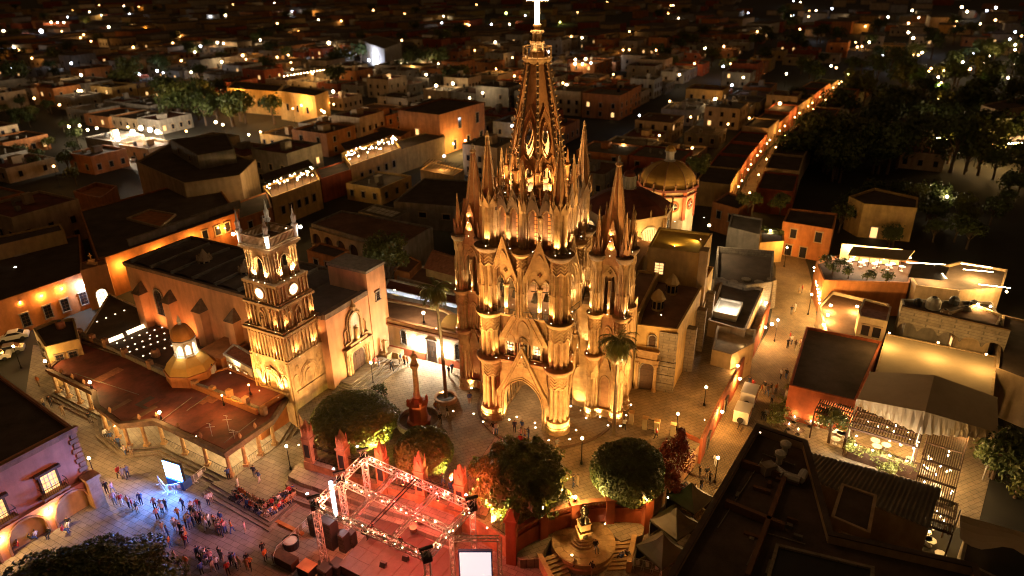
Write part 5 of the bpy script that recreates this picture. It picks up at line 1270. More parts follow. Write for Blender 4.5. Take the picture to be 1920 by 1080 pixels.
rb('grey metal-clad shed behind the ruin', ((1365, 425), (1425, 440), (1430, 410), (1372, 400)), 4.5, wall='plaster_grey', roof='roof_grey')
lc = rb('low house with a small lit arcade court beside the street', ((1328, 600), (1398, 620), (1432, 540), (1352, 528)), 2.6, wall='plaster_tan', roof='roof_dark', par=.4)
q = px(1358, 588, 1.8); t = bld('white-arched court glowing inside the dark roofs', quadW(((1335, 592), (1380, 602), (1392, 575), (1348, 566)), 2.4), G, 2.9, 'plaster_white', 'plaster_white', .3, wins(0, 2, 3.0, 1.2, 1.6, 'archlit'), name='courtyard', cat='courtyard')
point(lc, (q.x - lc.location.x, q.y - lc.location.y - 1.5, 2.9 - G + 1.2), 260, WHITE, .2)
rb('cream stair house with a bright wall above the red street wall', ((1335, 655), (1372, 665), (1415, 642), (1418, 618), (1345, 610)), 2.4, wall='plaster_cream', roof='plaster_cream', par=.9, name='stair_house')
q = px(1395, 645, 1.8); lantern(tuple(q + Vector((0, -.6, 0))), 'bright lamp above the cream stair wall', None, 420, WARM, glow='glow_lamp', size=.2)
q = px(1392, 683, 1.2); lantern(tuple(q + Vector((-.6, 0, 0))), 'lamp on the inner side of the red street wall', None, 420, AMBER, glow='glow_lamp', size=.2)
rd = thing('street_wall', 'long red plastered retaining wall with doors and lamps along the cobbled street', 'wall', WALLR[0])
O_ = WALLR[0]
b = MB()
for a, d in zip(WALLR, WALLR[1:]):
 dd = (d - a).normalized(); nn = Vector((dd.y, -dd.x, 0)) * .3
 b.add([(q.x, q.y, z) for z in (G, .7) for q in (a, a + nn, d + nn, d)], [(0, 1, 5, 4), (1, 2, 6, 5), (2, 3, 7, 6), (3, 0, 4, 7), (4, 5, 6, 7)])
a = WALLR[0]; d = px(1275, 815, 0); b.prism([tuple(a[:2]), tuple((a + Vector((-.1, .4, 0)))[:2]), tuple((d + Vector((0, .4, 0)))[:2]), tuple(d[:2])], G, .5); b.build('masonry', 'plaster_red', rd, O_)
b = MB(); b.path([p + Vector((.12, -.05, .78)) for p in WALLR], .16, 5); b.build('tile_coping', 'terracotta', rd, O_)
for e, f in ((0, .35), (1, .3), (2, .3)):
 a, d = WALLR[e], WALLR[e + 1]; q = a.lerp(d, f); dd = d - a; nn = Vector((dd.y, -dd.x, 0)).normalized() * .32
 window_on(rd, (q.x + nn.x - O_.x, q.y + nn.y - O_.y, G - 0 + .02), math.atan2(dd.y, dd.x), 1.1, 2.2, 'door')
for e, f, lab in ((0, .9, 'amber lamp on the red street wall near its corner'), (1, .75, 'amber lamp on the red street wall above the food trailer'), (3, .3, 'amber lamp on the red street wall below the stair house')):
 a, d = WALLR[e], WALLR[e + 1]; q = a.lerp(d, f); dd = d - a; nn = Vector((dd.y, -dd.x, 0)).normalized() * .8
 lantern((q.x + nn.x, q.y + nn.y, .2), lab, None, 420, AMBER, glow='glow_lamp', size=.2)
rb('orange corner house with wall lamps where the street turns', ((1468, 415), (1562, 430), (1570, 400), (1480, 390)), 4.0, wall='plaster_orange', roof='roof_dark', par=.4, name='corner_house', win=[(0, .25, 3.8, 1.1, 1.8, 'far'), (0, .75, 3.8, 1.2, 2.0, 'far'), (0, .2, .1, 1.2, 2.2, 'far'), (0, .5, .1, 1.2, 2.2, 'far')])
rb('orange house half hidden by round trees at the bend', ((1336, 378), (1385, 392), (1412, 372), (1365, 360)), 3.6, wall='plaster_orange', roof='roof_dark', par=.4, win=[(0, .3, 3.2, 1, 1.6, 'far'), (0, .75, 3.2, 1, 1.6, 'far')])
hd = thing('clipped_hedge', 'long dark clipped hedge on a wall at the bend of the street', 'hedge', px(1430, 440, 0)); 
rb('low dark flat house in front of the hedge', ((1425, 455), (1470, 452), (1470, 430), (1425, 432)), 1.5, wall='plaster_yellow', roof='roof_dark')
rb('yellow villa with two porch lamps among bushes', ((1592, 368), (1620, 382), (1720, 390), (1722, 370), (1640, 352)), 4.5, wall='plaster_yellow', roof='roof_dark', par=.5, name='yellow_villa', win=[(0, .6, 3.6, 1.1, 1.6, 'far'), (1, .3, .2, 1.3, 2.3, 'farlit')])
for x, y, lab in ((1643, 388, 'porch lamp at the door of the yellow villa'), (1668, 392, 'porch lamp at the window of the yellow villa')):
 q = px(x, y, 2.6); lantern(tuple(q + Vector((0, -1.5, 0))), lab, None, 420, WARM, glow='glow_lamp', size=.22)
for x, y, z, lab, pw in ((1445, 430, 2.0, 'starry white lamp over the street bend', 900), (1472, 434, 1.6, 'lamp on the orange corner house', 600), (1330, 420, 8.0, 'floodlight on the roof edge behind the transept', 700), (1198, 486, 10.0, 'floodlight on the chapel wall beside the side tower', 900), (1370, 560, 1, 'lamp at the low arcade house', 250), (1436, 565, .6, 'street lantern on the left wall of the cobbled street', 300), (1448, 605, .6, 'lantern at the corner of the dark low house', 250)):
 q = px(x, y, z); lantern(tuple(q), lab, None, pw, (1, .72, .36), glow='glow_lamp', size=.24)
rs1 = rb('rooftop restaurant with glowing open dining hall and planted edge', ((1530, 490), (1545, 525), (1705, 530), (1722, 490), (1600, 470)), 3.2, wall='plaster_orange', roof='wood_dark', par=.5, name='rooftop_restaurant', cat='restaurant')
b = MB(); q0, q1, q2, q3 = [px(x, y, 6.2) for x, y in ((1590, 478), (1700, 488), (1715, 470), (1600, 462))]
b.prism([tuple(q[:2]) for q in (q0, q1, q2, q3)], 6.0, 6.2); b.build('canopy', 'canvas', rs1, rs1.location)
b = MB(); q0, q1 = px(1590, 500, 3.0), px(1705, 512, 3.0)
bw_ = (q1 - q0).normalized(); b.add([(q0.x, q0.y, 2.9), (q1.x, q1.y, 2.9), (q1.x, q1.y, 5.8), (q0.x, q0.y, 5.8)], [(0, 1, 2, 3)]); b.v = [(v[0], v[1] + 3.5, v[2]) for v in b.v]; b.build('back_wall', 'plaster_yellow', rs1, rs1.location)
for i in range(6):
 q = q0.lerp(q1, (i + .3) / 6) + Vector((0, 1.2, 0)); b = MB(); b.tube((q.x, q.y, 2.9), (q.x, q.y, 6.0), .09, 5); b.build('post', 'wood_dark', rs1, rs1.location)
 point(rs1, (q.x - rs1.location.x, q.y + 1.0 - rs1.location.y, 5.6 - G), 230, WHITE, .2)
for i in range(9):
 q = q0.lerp(q1, (i + .2) / 9) + Vector((0, .8 + (i % 2), 0)); b = MB(); b.lathe((q.x, q.y), [(2.95, .3), (3.0, .05), (3.65, .05), (3.7, .5), (3.76, .5)], 8); b.build('table', 'white_paint', rs1, rs1.location)
bulbs(rs1, rs1.location, q0, q1, Vector((0, 3.5, 0)), 3.2, 40, random.Random(8), (1.6, 2.6), (0, 1))
for i in range(13):
 f = i / 12; q = px(1527 + 13 * f, 500 + 80 * f, .8)
 lantern(tuple(q), 'bright bulb in the row lighting the white street wall', 'row of bulbs along the street wall', 480 if i % 3 == 1 else 0, WARM, glow='glow_lamp', size=.17, name='festoon_bulb')
rs2 = rb('second roof restaurant framed in bright light tubes', ((1705, 515), (1718, 535), (1800, 545), (1880, 540), (1890, 505), (1800, 490)), 3.6, wall='plaster_cream', roof='roof_dark', par=.4, name='rooftop_restaurant', cat='restaurant')
for i, (x0, y0, x1, y1, z) in enumerate(((1700, 492, 1772, 496, 5.2), (1752, 498, 1775, 522, 5.2), (1802, 494, 1860, 502, 5.4), (1835, 533, 1895, 540, 5.0), (1806, 505, 1862, 510, 5.0))):
 a, d = px(x0, y0, z), px(x1, y1, z); b = MB(); b.tube(a, d, .05, 5); b.build('light_tube', 'glow_lamp', rs2, rs2.location)
 c_ = (a + d) / 2; point(rs2, (c_.x - rs2.location.x, c_.y - rs2.location.y, z - .5 - G), 420, WARM, .3)
b = MB(); b.add([px(1702, 520, 4.9), px(1770, 526, 4.9), px(1780, 500, 5.6), px(1712, 495, 5.6)], [(0, 1, 2, 3)]); b.build('glass_roof', 'roof_grey', rs2, rs2.location)
rs3 = rb('flat roof house with a tiled loggia and two bright lamps', ((1535, 572), (1548, 622), (1640, 640), (1668, 570), (1560, 545)), 1.6, wall='plaster_cream', roof='roof_brown', par=.5)
for i, (x, y) in enumerate(((1558, 570), (1553, 588), (1608, 572), (1545, 606))):
 q = px(x, y, 2.4); lantern(tuple(q), ('bright lamp on the flat roof edge, beside the loggia', 'bright lamp on the parapet over the street', 'lamp on the loggia pillar', 'lamp at the roof corner over the street')[i], None, 420, WARM, glow='glow_lamp', size=.22)
lg = rb('small loggia with red tiled roof on the flat house', ((1610, 580), (1612, 592), (1665, 603), (1672, 575), (1620, 560)), 4.4, z0=1.2, wall='plaster_cream', roof='terracotta', par=.15, win=wins(1, 2, .4, 1.0, 1.6, 'far'))
rb('dark flat roof with vents between street and cream awning', ((1480, 722), (1512, 612), (1655, 640), (1605, 752)), 2.2, wall='plaster_red', roof='roof_dark', par=.35)
aw = rb('house roofed by one wide cream awning with a scalloped wall', ((1640, 700), (1662, 625), (1870, 668), (1862, 748)), 3.0, wall='plaster_cream', roof='canvas', par=.12)
sw = thing('scalloped_wall', 'old pale wall with a scalloped lower edge behind the cream awning', 'wall', px(1680, 590, 3.4)); O_ = px(1680, 590, 3.4)
a, d = px(1680, 618, 2.8), px(1880, 665, 2.8); dd = d - a; L_ = dd.length; b = MB(Matrix.Translation(a - O_) @ RZ(math.atan2(dd.y, dd.x)))
b.archwall(0, L_, .5, 3.6, -.2, .2, [(L_ * (i + .5) / 5, L_ / 10 * .9, .55, .9) for i in range(5)], 6); b.build('masonry', 'stone_grey', sw)
b = MB(Matrix.Translation(a - O_) @ RZ(math.atan2(dd.y, dd.x))); b.box(0, L_, -.3, .35, 3.602, 3.8); b.build('coping', 'stone_dark', sw)
rb('cluttered dark roof with tanks above the scalloped wall', ((1690, 560), (1700, 600), (1850, 625), (1880, 605), (1860, 565)), 3.4, wall='plaster_grey', roof='roof_dark', par=.4)
for i, (x, y, s) in enumerate(((1748, 578, 1.0), (1788, 570, .7), (1720, 572, .6), (1808, 590, .8), (1770, 592, .6), (1825, 575, .6))):
 q = px(x, y, 3.1); t = thing('water_tank', ('big pale water tank on the cluttered dark roof', 'small black water tank beside the big pale one', 'little tank at the loggia end of the dark roof', 'tank near the scalloped wall', 'short tank between the two larger ones', 'tank by the far parapet of the dark roof')[i], 'water tank', q)
 b = MB(); b.lathe((0, 0), [(0, .9 * s), (.1, s), (1.2 * s, s), (1.6 * s, .7 * s), (1.7 * s, .4 * s)], 12); b.build('tank', ('plaster_white', 'black', 'black', 'plaster_grey', 'plaster_tan', 'black')[i], t); b = MB(); b.lathe((0, 0), [(1.7 * s, .38 * s), (1.85 * s, .35 * s)], 8); b.build('lid', 'black', t)
rb('lit roof terrace house with flower boxes behind the tanks', ((1778, 585), (1800, 620), (1860, 632), (1880, 590), (1830, 570)), 4.2, wall='plaster_cream', roof='roof_brown', par=.3, win=wins(0, 2, 3.8, 1, 1.4, 'farlit'))
for x, y in ((1835, 568), (1858, 572), (1888, 545)):
 q = px(x, y, 4.8); lantern(tuple(q), 'small lamp over the roof terrace with flower boxes', 'lamps of the flower terrace', 160, WARM, glow='glow_lamp', size=.18)
rb('dark plain house closing the right side', ((1868, 690), (1880, 590), (2050, 630), (2050, 760)), 3.6, wall='plaster_tan', roof='roof_dark', par=.3)
tz = 3.6
A, B_, C_, D_ = [px(x, y, tz) for x, y in ((1607, 748), (1872, 812), (1870, 745), (1632, 697))]
rA, rB = px(1752, 702, tz + 2.2), px(1735, 762, tz + 1.9)
tn = thing('marquee_tent', 'large cream marquee tent with a ridged canvas roof', 'tent', (A.x, A.y, G))
O_ = Vector((A.x, A.y, G))
mA, mB = px(1735, 772, tz + 2.0), px(1752, 703, tz + 2.0)
b = MB(); b.add([A, mA, mB, D_], [(0, 1, 2, 3)]); b.add([mA, B_, C_, mB], [(0, 1, 2, 3)]); b.build('roof', 'canvas', tn, O_)
b = MB()
n_ = 26
for s0, s1, m0 in ((A, mA, 0), (mA, B_, 1)):
 P0 = [s0.lerp(s1, i / n_) for i in range(n_ + 1)]
 nn = Vector(((s1 - s0).y, -(s1 - s0).x, 0)).normalized()
 lo_ = [p - Vector((0, 0, p.z - tz + .9)) + nn * (.18 * math.sin(i * 2.1)) for i, p in enumerate(P0)]
 b.loft([P0, [p + (q - p) * .5 + nn * .12 * math.cos(i * 2.3) for i, (p, q) in enumerate(zip(P0, lo_))], lo_], False, False, False)
b.build('valance', 'canvas', tn, O_)
for p in (A, B_, C_, D_, Vector((mA.x, mA.y, tz))):
 b = MB(); b.tube((p.x, p.y, G), (p.x, p.y, p.z), .08, 5); b.build('pole', 'alu', tn, O_)
q = px(1815, 803, 2.6); lantern(tuple(q), 'low lamp glowing under the marquee edge', None, 150, WARM, glow='glow_lamp', size=.2)
gz = G
b = MB(); b.prism([P2(q, G) for q in ((1470, 790), (1540, 720), (1880, 800), (1830, 1000), (1500, 900))], G, G + .03); struct(b.build('courtyard_floor', 'pave_atrium'))
def pergola(label, pts, z, n, mt='wood_dark', cross=5):
 A, B_, C_, D_ = [px(x, y, z) for x, y in pts]
 t = thing('pergola', label, 'pergola', (A.x, A.y, G)); O = Vector((A.x, A.y, G))
 s0 = None
 for i in range(n):
  f = i / (n - 1); a, d = A.lerp(B_, f), D_.lerp(C_, f); b = MB(); dd = d - a; b.M = Matrix.Translation(a) @ RZ(math.atan2(dd.y, dd.x)); b.box(0, dd.length, -.05, .05, 0, .12); b.build('slat', mt, t, O)
 for i in range(cross):
  f = i / (cross - 1); a, d = A.lerp(D_, f), B_.lerp(C_, f); b = MB(); dd = d - a; b.M = Matrix.Translation(a) @ RZ(math.atan2(dd.y, dd.x)); b.box(0, dd.length, -.08, .08, -.2, -.002); b.build('beam', mt, t, O)
 for p in (A, B_, C_, D_):
  b = MB(); b.tube((p.x, p.y, G), (p.x, p.y, z - .1), .09, 5); b.build('post', mt, t, O)
 return t, A, B_, C_, D_
for lab, pts, n, pw in (('slatted pergola beside the stone wall and street garden', ((1528, 770), (1592, 790), (1606, 760), (1545, 740)), 16, 120),
      ('slatted pergola hung with bulbs below the marquee', ((1592, 800), (1722, 838), (1736, 790), (1612, 760)), 26, 260),
      ('long slatted pergola over the garden dining room', ((1712, 925), (1784, 950), (1816, 820), (1745, 800)), 18, 200),
      ('small dark slatted roof at the end of the corrugated roof', ((1740, 985), (1786, 1000), (1796, 945), (1752, 930)), 12, 40)):
 t, A, B_, C_, D_ = pergola(lab, pts, 1.2, n)
 O = Vector((A.x, A.y, G)); rn = random.Random(n)
 bulbs(t, O, A, B_, D_ - A, G, 14 if pw > 100 else 4, rn, (2.6, 3.4), (.1, .9), .7)
 for k in range(2): p = A.lerp(C_, .3 + .4 * k); point(t, (p.x - O.x, p.y - O.y, 2.6), pw, WARM, .15)
 for k in range(6):
  p = A.lerp(B_, rn.random()) + (D_ - A) * rn.uniform(.1, .9); b = MB(); b.lathe((p.x, p.y), [(G + .04, .3), (G + .1, .05), (G + .72, .05), (G + .75, .55), (G + .8, .55)], 8); b.build('table', 'white_paint', t, O)
bb_ = bld('garden bar counter with bottles lit from above', quadW(((1590, 838), (1722, 880), (1728, 868), (1600, 826)), -1.2), G, -1.4, 'wood_dark', 'plaster_cream', .1, name='bar_counter', cat='bar')
for k in range(4):
 q = px(1605 + 32 * k, 832 + 10 * k, .4); lantern(tuple(q), 'warm spot lamp over the garden bar counter', 'lamps over the garden bar', 150, WHITE, glow='glow_lamp', size=.12, name='bar_lamp')
for k in range(8):
 q = px(1600 + 15 * k, 846 + 4.5 * k, G); t = thing('bar_stool', 'tall stool in the row at the garden bar counter', 'stool', q, 0, 'stools at the garden bar')
 b = MB(); b.lathe((0, 0), [(0, .2), (.04, .2), (.06, .04), (.7, .04)], 6); b.build('stem', 'iron', t); b = MB(); b.lathe((0, 0), [(.7, .2), (.78, .22), (.8, .15)], 8); b.build('seat', 'plaster_cream', t)
for k, (x, y) in enumerate(((1488, 792), (1508, 776), (1495, 815), (1518, 800), (1478, 805))):
 q = px(x, y, G); t = thing('cafe_table', 'square cafe table with candle in the street-side garden', 'table', q, 0, 'candle tables in the garden')
 b = MB(); b.lathe((0, 0), [(0, .3), (.05, .3), (.08, .05), (.7, .05)], 6); b.build('leg', 'iron', t); b = MB(); b.obox((0, 0), 1.1, 1.1, .7, .76, .5); b.build('top', 'wood_dark', t); b = MB(); b.lathe((0, 0), [(.76, .06), (.9, .06), (1.0, .02)], 6); b.build('candle', 'glow_lamp', t); point(t, (0, 0, 1.25), 16, WARM, .08)
sg = thing('rubble_wall', 'lit rough stone wall with a pointed fountain niche in the street garden', 'wall', px(1510, 752, G)); a, d = px(1478, 768, G), px(1545, 735, G); dd = d - a
b = MB(RZ(math.atan2(dd.y, dd.x))); b.box(-4, 4, .0, .5, 0, 3.0); b.build('masonry', 'stone_grey', sg); b = MB(RZ(math.atan2(dd.y, dd.x))); b.box(-4.1, 4.1, -.1, .6, 3.002, 3.2); b.build('coping', 'stone_dark', sg); point(sg, (0.3, -1.2, .8), 160, WARM, .1)
cz = 1.4
A, B_, C_, D_ = [px(x, y, cz) for x, y in ((1480, 882), (1742, 990), (1762, 922), (1518, 855))]
cg = thing('shed', 'long shed with a corrugated metal roof beside the garden', 'shed', (A.x, A.y, G)); O_ = Vector((A.x, A.y, G))
n_ = 150; r0, r1 = [], []
for i in range(n_ + 1):
 f = i / n_; dz = Vector((0, 0, .09 * math.sin(i * 1.2566))); r0.append(A.lerp(B_, f) + dz); r1.append(D_.lerp(C_, f) + dz + Vector((0, 0, .5)))
b = MB(); b.loft([r0, r1], False, False, False); b.build('corrugated_roof', 'roof_grey', cg, O_)
b = MB(); b.prism([tuple(p[:2]) for p in (A, B_, C_, D_)], G, cz - .15); b.build('wall', 'plaster_tan', cg, O_)
bx = rb('dark cube of a stair tower with a small window beside the corrugated roof', ((1558, 968), (1632, 1000), (1645, 928), (1578, 905)), 4.6, wall='plaster_tan', roof='roof_dark', par=.15, win=[(0, .45, 4.6, 1.0, 1.6, 'far')])
zb = 9.5
nb = rb('large dark flat-roofed building with high parapet beside the street', ((1225, 1130), (1420, 797), (1512, 828), (1560, 1000), (1830, 1060), (1900, 1300), (1225, 1300)), 6.0, wall='plaster_tan', roof='roof_dark', par=.9, name='corner_building', cat='building', coping='roof_dark')
O_ = nb.location
for i, (x0, y0, x1, y1) in enumerate(((1360, 945, 1470, 990), (1470, 900, 1400, 1085), (1390, 870, 1500, 905))):
 a, d = px(x0, y0, 5.4), px(x1, y1, 5.4); dd = d - a; b = MB(Matrix.Translation(a) @ RZ(math.atan2(dd.y, dd.x))); b.box(0, dd.length, -.2, .2, -.3, .5); b.build('roof_parapet', 'roof_brown', nb, O_)
for i, (x, y) in enumerate(((1472, 840), (1462, 858))):
 q = px(x, y, 5.8); t = thing('roof_fan', 'round white ventilator on the big dark roof', 'ventilator', q, 0, 'ventilators on the dark roof')
 b = MB(); b.lathe((0, 0), [(-.7, .3), (.2, .3), (.25, .5), (.6, .55), (.8, .3)], 10); b.build('drum', 'plaster_white', t); b = MB(); b.lathe((0, 0), [(.8, .28), (.95, .1)], 8); b.build('cap', 'alu', t)
dk = thing('air_duct', 'bent sheet-metal air duct lying on the big dark roof', 'duct', px(1440, 878, 5.8))
q = px(1440, 878, 5.8); b = MB(); b.path([px(x, y, 5.7) - q for x, y in ((1425, 878), (1445, 872), (1470, 890), (1500, 900), (1508, 885))], .4, 8); b.build('pipe', 'alu', dk); b = MB(); b.obox((0, 0), 1.3, 1.0, -.5, .5, .3); b.build('fan_box', 'plaster_grey', dk)
rb('dark sunken roof court with a pale broken edge', ((1440, 1070), (1455, 1018), (1640, 1062), (1640, 1130), (1430, 1130)), 6.3, z0=5.1, wall='stone_grey', roof='black', par=.2, name='roof_court', cat='building')
sh = thing('shade_sail', 'tan shade sail stretched over the dark yard', 'awning', px(1850, 1000, 1)); O_ = px(1850, 1000, 1)
b = MB(); g_ = [[px(1800 + 160 * i / 8, 965 + 45 * i / 8 + (45 + 10 * math.sin(i)) * j / 4, 3 - .5 * math.sin(math.pi * j / 4) - .4 * math.sin(math.pi * i / 8)) for i in range(9)] for j in range(5)]
b.loft(g_, False, False, False); b.build('cloth', 'canvas', sh, O_)
b = MB(); p = px(1798, 965, 3); b.tube((p.x, p.y, G), (p.x, p.y, 3.6), .07, 5); b.build('mast', 'alu', sh, O_)
rb('dark yard building at the right edge', ((1800, 1050), (1815, 985), (2000, 1040), (2000, 1150)), 1.0, wall='plaster_grey', roof='black', par=.2)
rq = random.Random(12)
for i in range(14):
 q = px(rq.uniform(1330, 1500), rq.uniform(880, 1070), 5.3)
 if not inpoly_(q.x, q.y, offset_poly(BLD[-4] if False else [(v.x, v.y) for v in [px(x, y, 6.0) for x, y in ((1225, 1130), (1420, 797), (1512, 828), (1560, 1000), (1560, 1130))]], 1.2)): continue
 b = MB(); s_ = rq.uniform(.15, .55); b.obox((q.x, q.y), s_ * rq.uniform(1, 5), s_, 5.1, 5.1 + rq.uniform(.1, .5), R(60 + 90 * (i % 2))); b.build('roof_fitting', rq.choice(('roof_brown', 'plaster_grey', 'roof_grey')), nb, nb.location)
for x0, y0, x1, y1 in ((1345, 990, 1430, 860), (1440, 1000, 1510, 1020), (1400, 1060, 1450, 960), (1430, 850, 1490, 872)):
 a, d = px(x0, y0, 5.25), px(x1, y1, 5.25); b = MB(); b.tube(a, d, .05, 5); b.build('roof_pipe', 'plaster_grey', nb, nb.location)
# ================================================================ planting
def leaves(mb, p, n_, s, rnd):
 """one leaf card facing roughly along n_"""
 n_ = (Vector(n_) + Vector((rnd.uniform(-.8, .8), rnd.uniform(-.8, .8), rnd.uniform(-.5, .9)))).normalized()
 a = n_.orthogonal().normalized(); b = n_.cross(a); t = rnd.uniform(0, 6.28)
 a, b = a * math.cos(t) + b * math.sin(t), b * math.cos(t) - a * math.sin(t)
 s *= rnd.uniform(.6, 1.35); k = len(mb.v); p = Vector(p)
 mb.v += [tuple(p - a * s), tuple(p - b * s * .5), tuple(p + a * s), tuple(p + b * s * .5)]
 mb.f.append((k, k + 1, k + 2, k + 3))
def wob(a, z, ph): return math.sin(3 * a + ph) * .04 + math.sin(5 * a + 1.7 * ph + z) * .03 + math.sin(9 * a - ph + 2 * z) * .02
def topiary(label, c, r, z0, z1, n=5200, s=.2, lump=0.0, mat_='leaf', seed=1, trunk=True, flat=.42, foot=.86):
 rnd = random.Random(seed); h = z1 - z0
 t = thing('clipped_laurel', label, 'tree', c, 0)
 def rad(f, a):                                            # profile: narrow foot, wide shoulder, rounded top
  pr = foot + (1 - foot) * min(1, f / .4) if f < .62 else math.sqrt(max(0, 1 - ((f - .62) / .38) ** 2)) ** flat if f < 1 else 0
  return r * pr * (1 + wob(a, f * 6, seed) + (lump * math.sin(7 * a + seed) * math.sin(9 * f + a * 2) if lump else 0))
 b = MB(); prof = [0, .15, .3, .45, .62, .75, .86, .94, .985]
 b.loft([[(rad(f, a) * .93 * math.cos(a), rad(f, a) * .93 * math.sin(a), z0 + h * f * .97) for a in [2 * math.pi * i / 28 for i in range(28)]] for f in prof]); b.build('crown_core', mat_, t)
 b = MB()
 for i in range(n):
  a = rnd.uniform(0, 6.283)
  if rnd.random() < .55:
   q = math.sqrt(rnd.random()); f = .62 + .38 * math.sqrt(max(0, 1 - q ** (2 / flat))) if flat else 1
   rr = rad(f, a) * rnd.uniform(.97, 1.02); nn = Vector((math.cos(a) * q * .5, math.sin(a) * q * .5, 1))
  else:
   f = rnd.uniform(0, .7); rr = rad(f, a) * rnd.uniform(.97, 1.02); nn = Vector((math.cos(a), math.sin(a), .1))
  lz = (lump * 2.2 * max(0, math.sin(2.3 * rr * math.cos(a) + seed) * math.sin(2.1 * rr * math.sin(a))) if lump and f > .6 else 0)
  leaves(b, (rr * math.cos(a), rr * math.sin(a), z0 + h * f + lz * rnd.random() + rnd.uniform(-.05, .1)), nn, s, rnd)
  if lz > .1:
   leaves(b, (rr * math.cos(a), rr * math.sin(a), z0 + h * f + lz * rnd.random()), nn, s, rnd)
 b.build('crown', mat_, t)
 if trunk: b = MB(); b.lathe((0, 0), [(0, .34), (.3, .26), (z0 + .8, .22)], 8); b.build('trunk', 'bark', t)
 return t
T1c, T2c, T3c, T4c = px(666, 818, 0), px(797, 872, 0), px(977, 938, 0), px(1176, 928, 0)
topiary('wide clipped laurel tree lit yellow on one side beside the oratory', T1c, 5.0, .7, 3.9, 7000, .2, .0, 'leaf_light', 2)
topiary('smaller round clipped laurel glowing yellow-green beside the column fountain', T2c, 3.1, .5, 3.6, 5000, .19, .05, 'leaf_light', 3)
topiary('shaggy lumpy laurel with lit front beside the flagstone path', T3c, 4.3, .8, 5.2, 8000, .21, .28, 'leaf_light', 4)
topiary('dark smooth clipped laurel shaped like a cup near the curved red wall', T4c, 3.65, .3, 5.3, 7500, .17, .0, 'leaf', 5, foot=.6)
T5c = Vector((-37.0, 41.0, G))
topiary('huge dark clipped laurel at the plaza corner by the pink house', T5c, 8.2, 1.8, 6.3, 15000, .21, .1, 'leaf', 6)
def tree(label, c, h, r, n, s, mat_='leaf', seed=1, name='tree', cone=False, group=None):
 rnd = random.Random(seed); t = thing(name, label, 'tree' if name != 'bush' else 'bush', c, 0, group)
 b = MB(); lean = Vector((rnd.uniform(-.05, .05), rnd.uniform(-.05, .05), 1))
 tr_ = h * .03 + .06; top = lean * h * .62
 b.tube((0, 0, -.1), top * .5, tr_, 7, tr_ * .75); b.tube(top * .5, top, tr_ * .75, 6, tr_ * .4)
 cl_ = []
 for i in range(14):
  a = rnd.uniform(0, 6.28); f = rnd.uniform(.3, 1.0) if not cone else rnd.uniform(.12, 1.0)
  rr = r * (rnd.uniform(.25, .78) if not cone else (1.05 - f) * rnd.uniform(.4, .9))
  q = Vector((rr * math.cos(a), rr * math.sin(a), h * (f if cone else (.42 + .5 * f * (1 - .35 * (rr / r) ** 2)))))
  cl_.append((q, r * rnd.uniform(.3, .5) * (1 if not cone else 1.15 - f * .7)))
  b.tube(top * rnd.uniform(.35, .95), q, tr_ * .35, 4, tr_ * .12)
 b.build('trunk', 'bark', t)
 b = MB()
 for i in range(n):
  q, cr_ = cl_[rnd.randrange(len(cl_))]
  d = Vector((rnd.gauss(0, 1), rnd.gauss(0, 1), rnd.gauss(0, .8))).normalized()
  leaves(b, q + d * cr_ * rnd.uniform(.55, 1.08), d, s, rnd)
 b.build('crown', mat_, t)
 return t
tall = tree('tall broad-leaved tree rising behind the cream house', px(735, 560, 0), 12.5, 3.4, 4200, .26, 'leaf_light', 3)
tree('dark red bougainvillea bush at the street wall corner', px(1272, 868, 0), 4.2, 2.3, 3200, .16, 'leaf_red', 8, 'bush', True)
tree('second dark red bougainvillea beside the red end pier', px(1252, 925, -1), 3.8, 1.9, 2600, .16, 'leaf_red', 9, 'bush', True)
tree('thin young tree beside the wide laurel', px(712, 757, 0), 2.8, 1.1, 500, .15, 'leaf', 10)
r1 = tree('round street tree on the hedge terrace, next to the orange house', px(1402, 398, 2), 4.2, 2.6, 1500, .24, 'leaf_light', 11)
dup(r1, px(1462, 402, 2), 1.2, 'round street tree on the hedge terrace, next to the corner house')
tree('feathery tree behind the yellow dome', px(1303, 345, 4), 7, 3.2, 1500, .3, 'leaf_light', 12)
tree('leafy courtyard tree hung with lights in the garden restaurant', px(1553, 830, G), 5.0, 2.0, 2200, .17, 'leaf_light', 13)
tree('second small tree at the garden dining room', px(1588, 858, G), 2.6, 1.0, 700, .15, 'leaf_light', 14)
for i, (x, y, w_) in enumerate(((1610, 862, 1.1), (1640, 868, 1.2), (1672, 880, 1.2), (1700, 890, 1.1), (1660, 895, 1.0))):
 tree(('shrub at the near end of the garden bed', 'shrub second along the garden bed', 'shrub in the middle of the garden bed', 'shrub at the far end of the garden bed', 'low shrub at the front of the garden bed')[i], px(x, y, G), 1.7, w_, 420, .14, 'leaf_light', 30 + i, 'bush')
for i, (x, y) in enumerate(((1450, 800), (1462, 782), (1474, 764), (1486, 748), (1548, 500), (1560, 515), (1590, 522), (1625, 528), (1660, 530), (1575, 505))):
 z = G if i < 4 else 2.9
 tree(('fern bush at the low end of the street garden edge', 'fern bush second along the street garden edge', 'fern bush third along the street garden edge', 'fern bush by the stone wall of the street garden', 'potted bush at the restaurant street corner', 'potted bush left of the dining hall', 'potted bush before the dining hall', 'potted bush right of the dining hall', 'potted bush at the end of the dining hall', 'potted bush behind the row of bulbs')[i], px(x, y, z), 2.0, 1.3, 380, .16, 'leaf_light' if i < 4 else 'leaf', 50 + i, 'bush')
hd_o = Vector(px(1430, 440, 0)); rnd = random.Random(5); b = MB()
a, d = px(1384, 418, 1.8), px(1470, 436, 1.8)
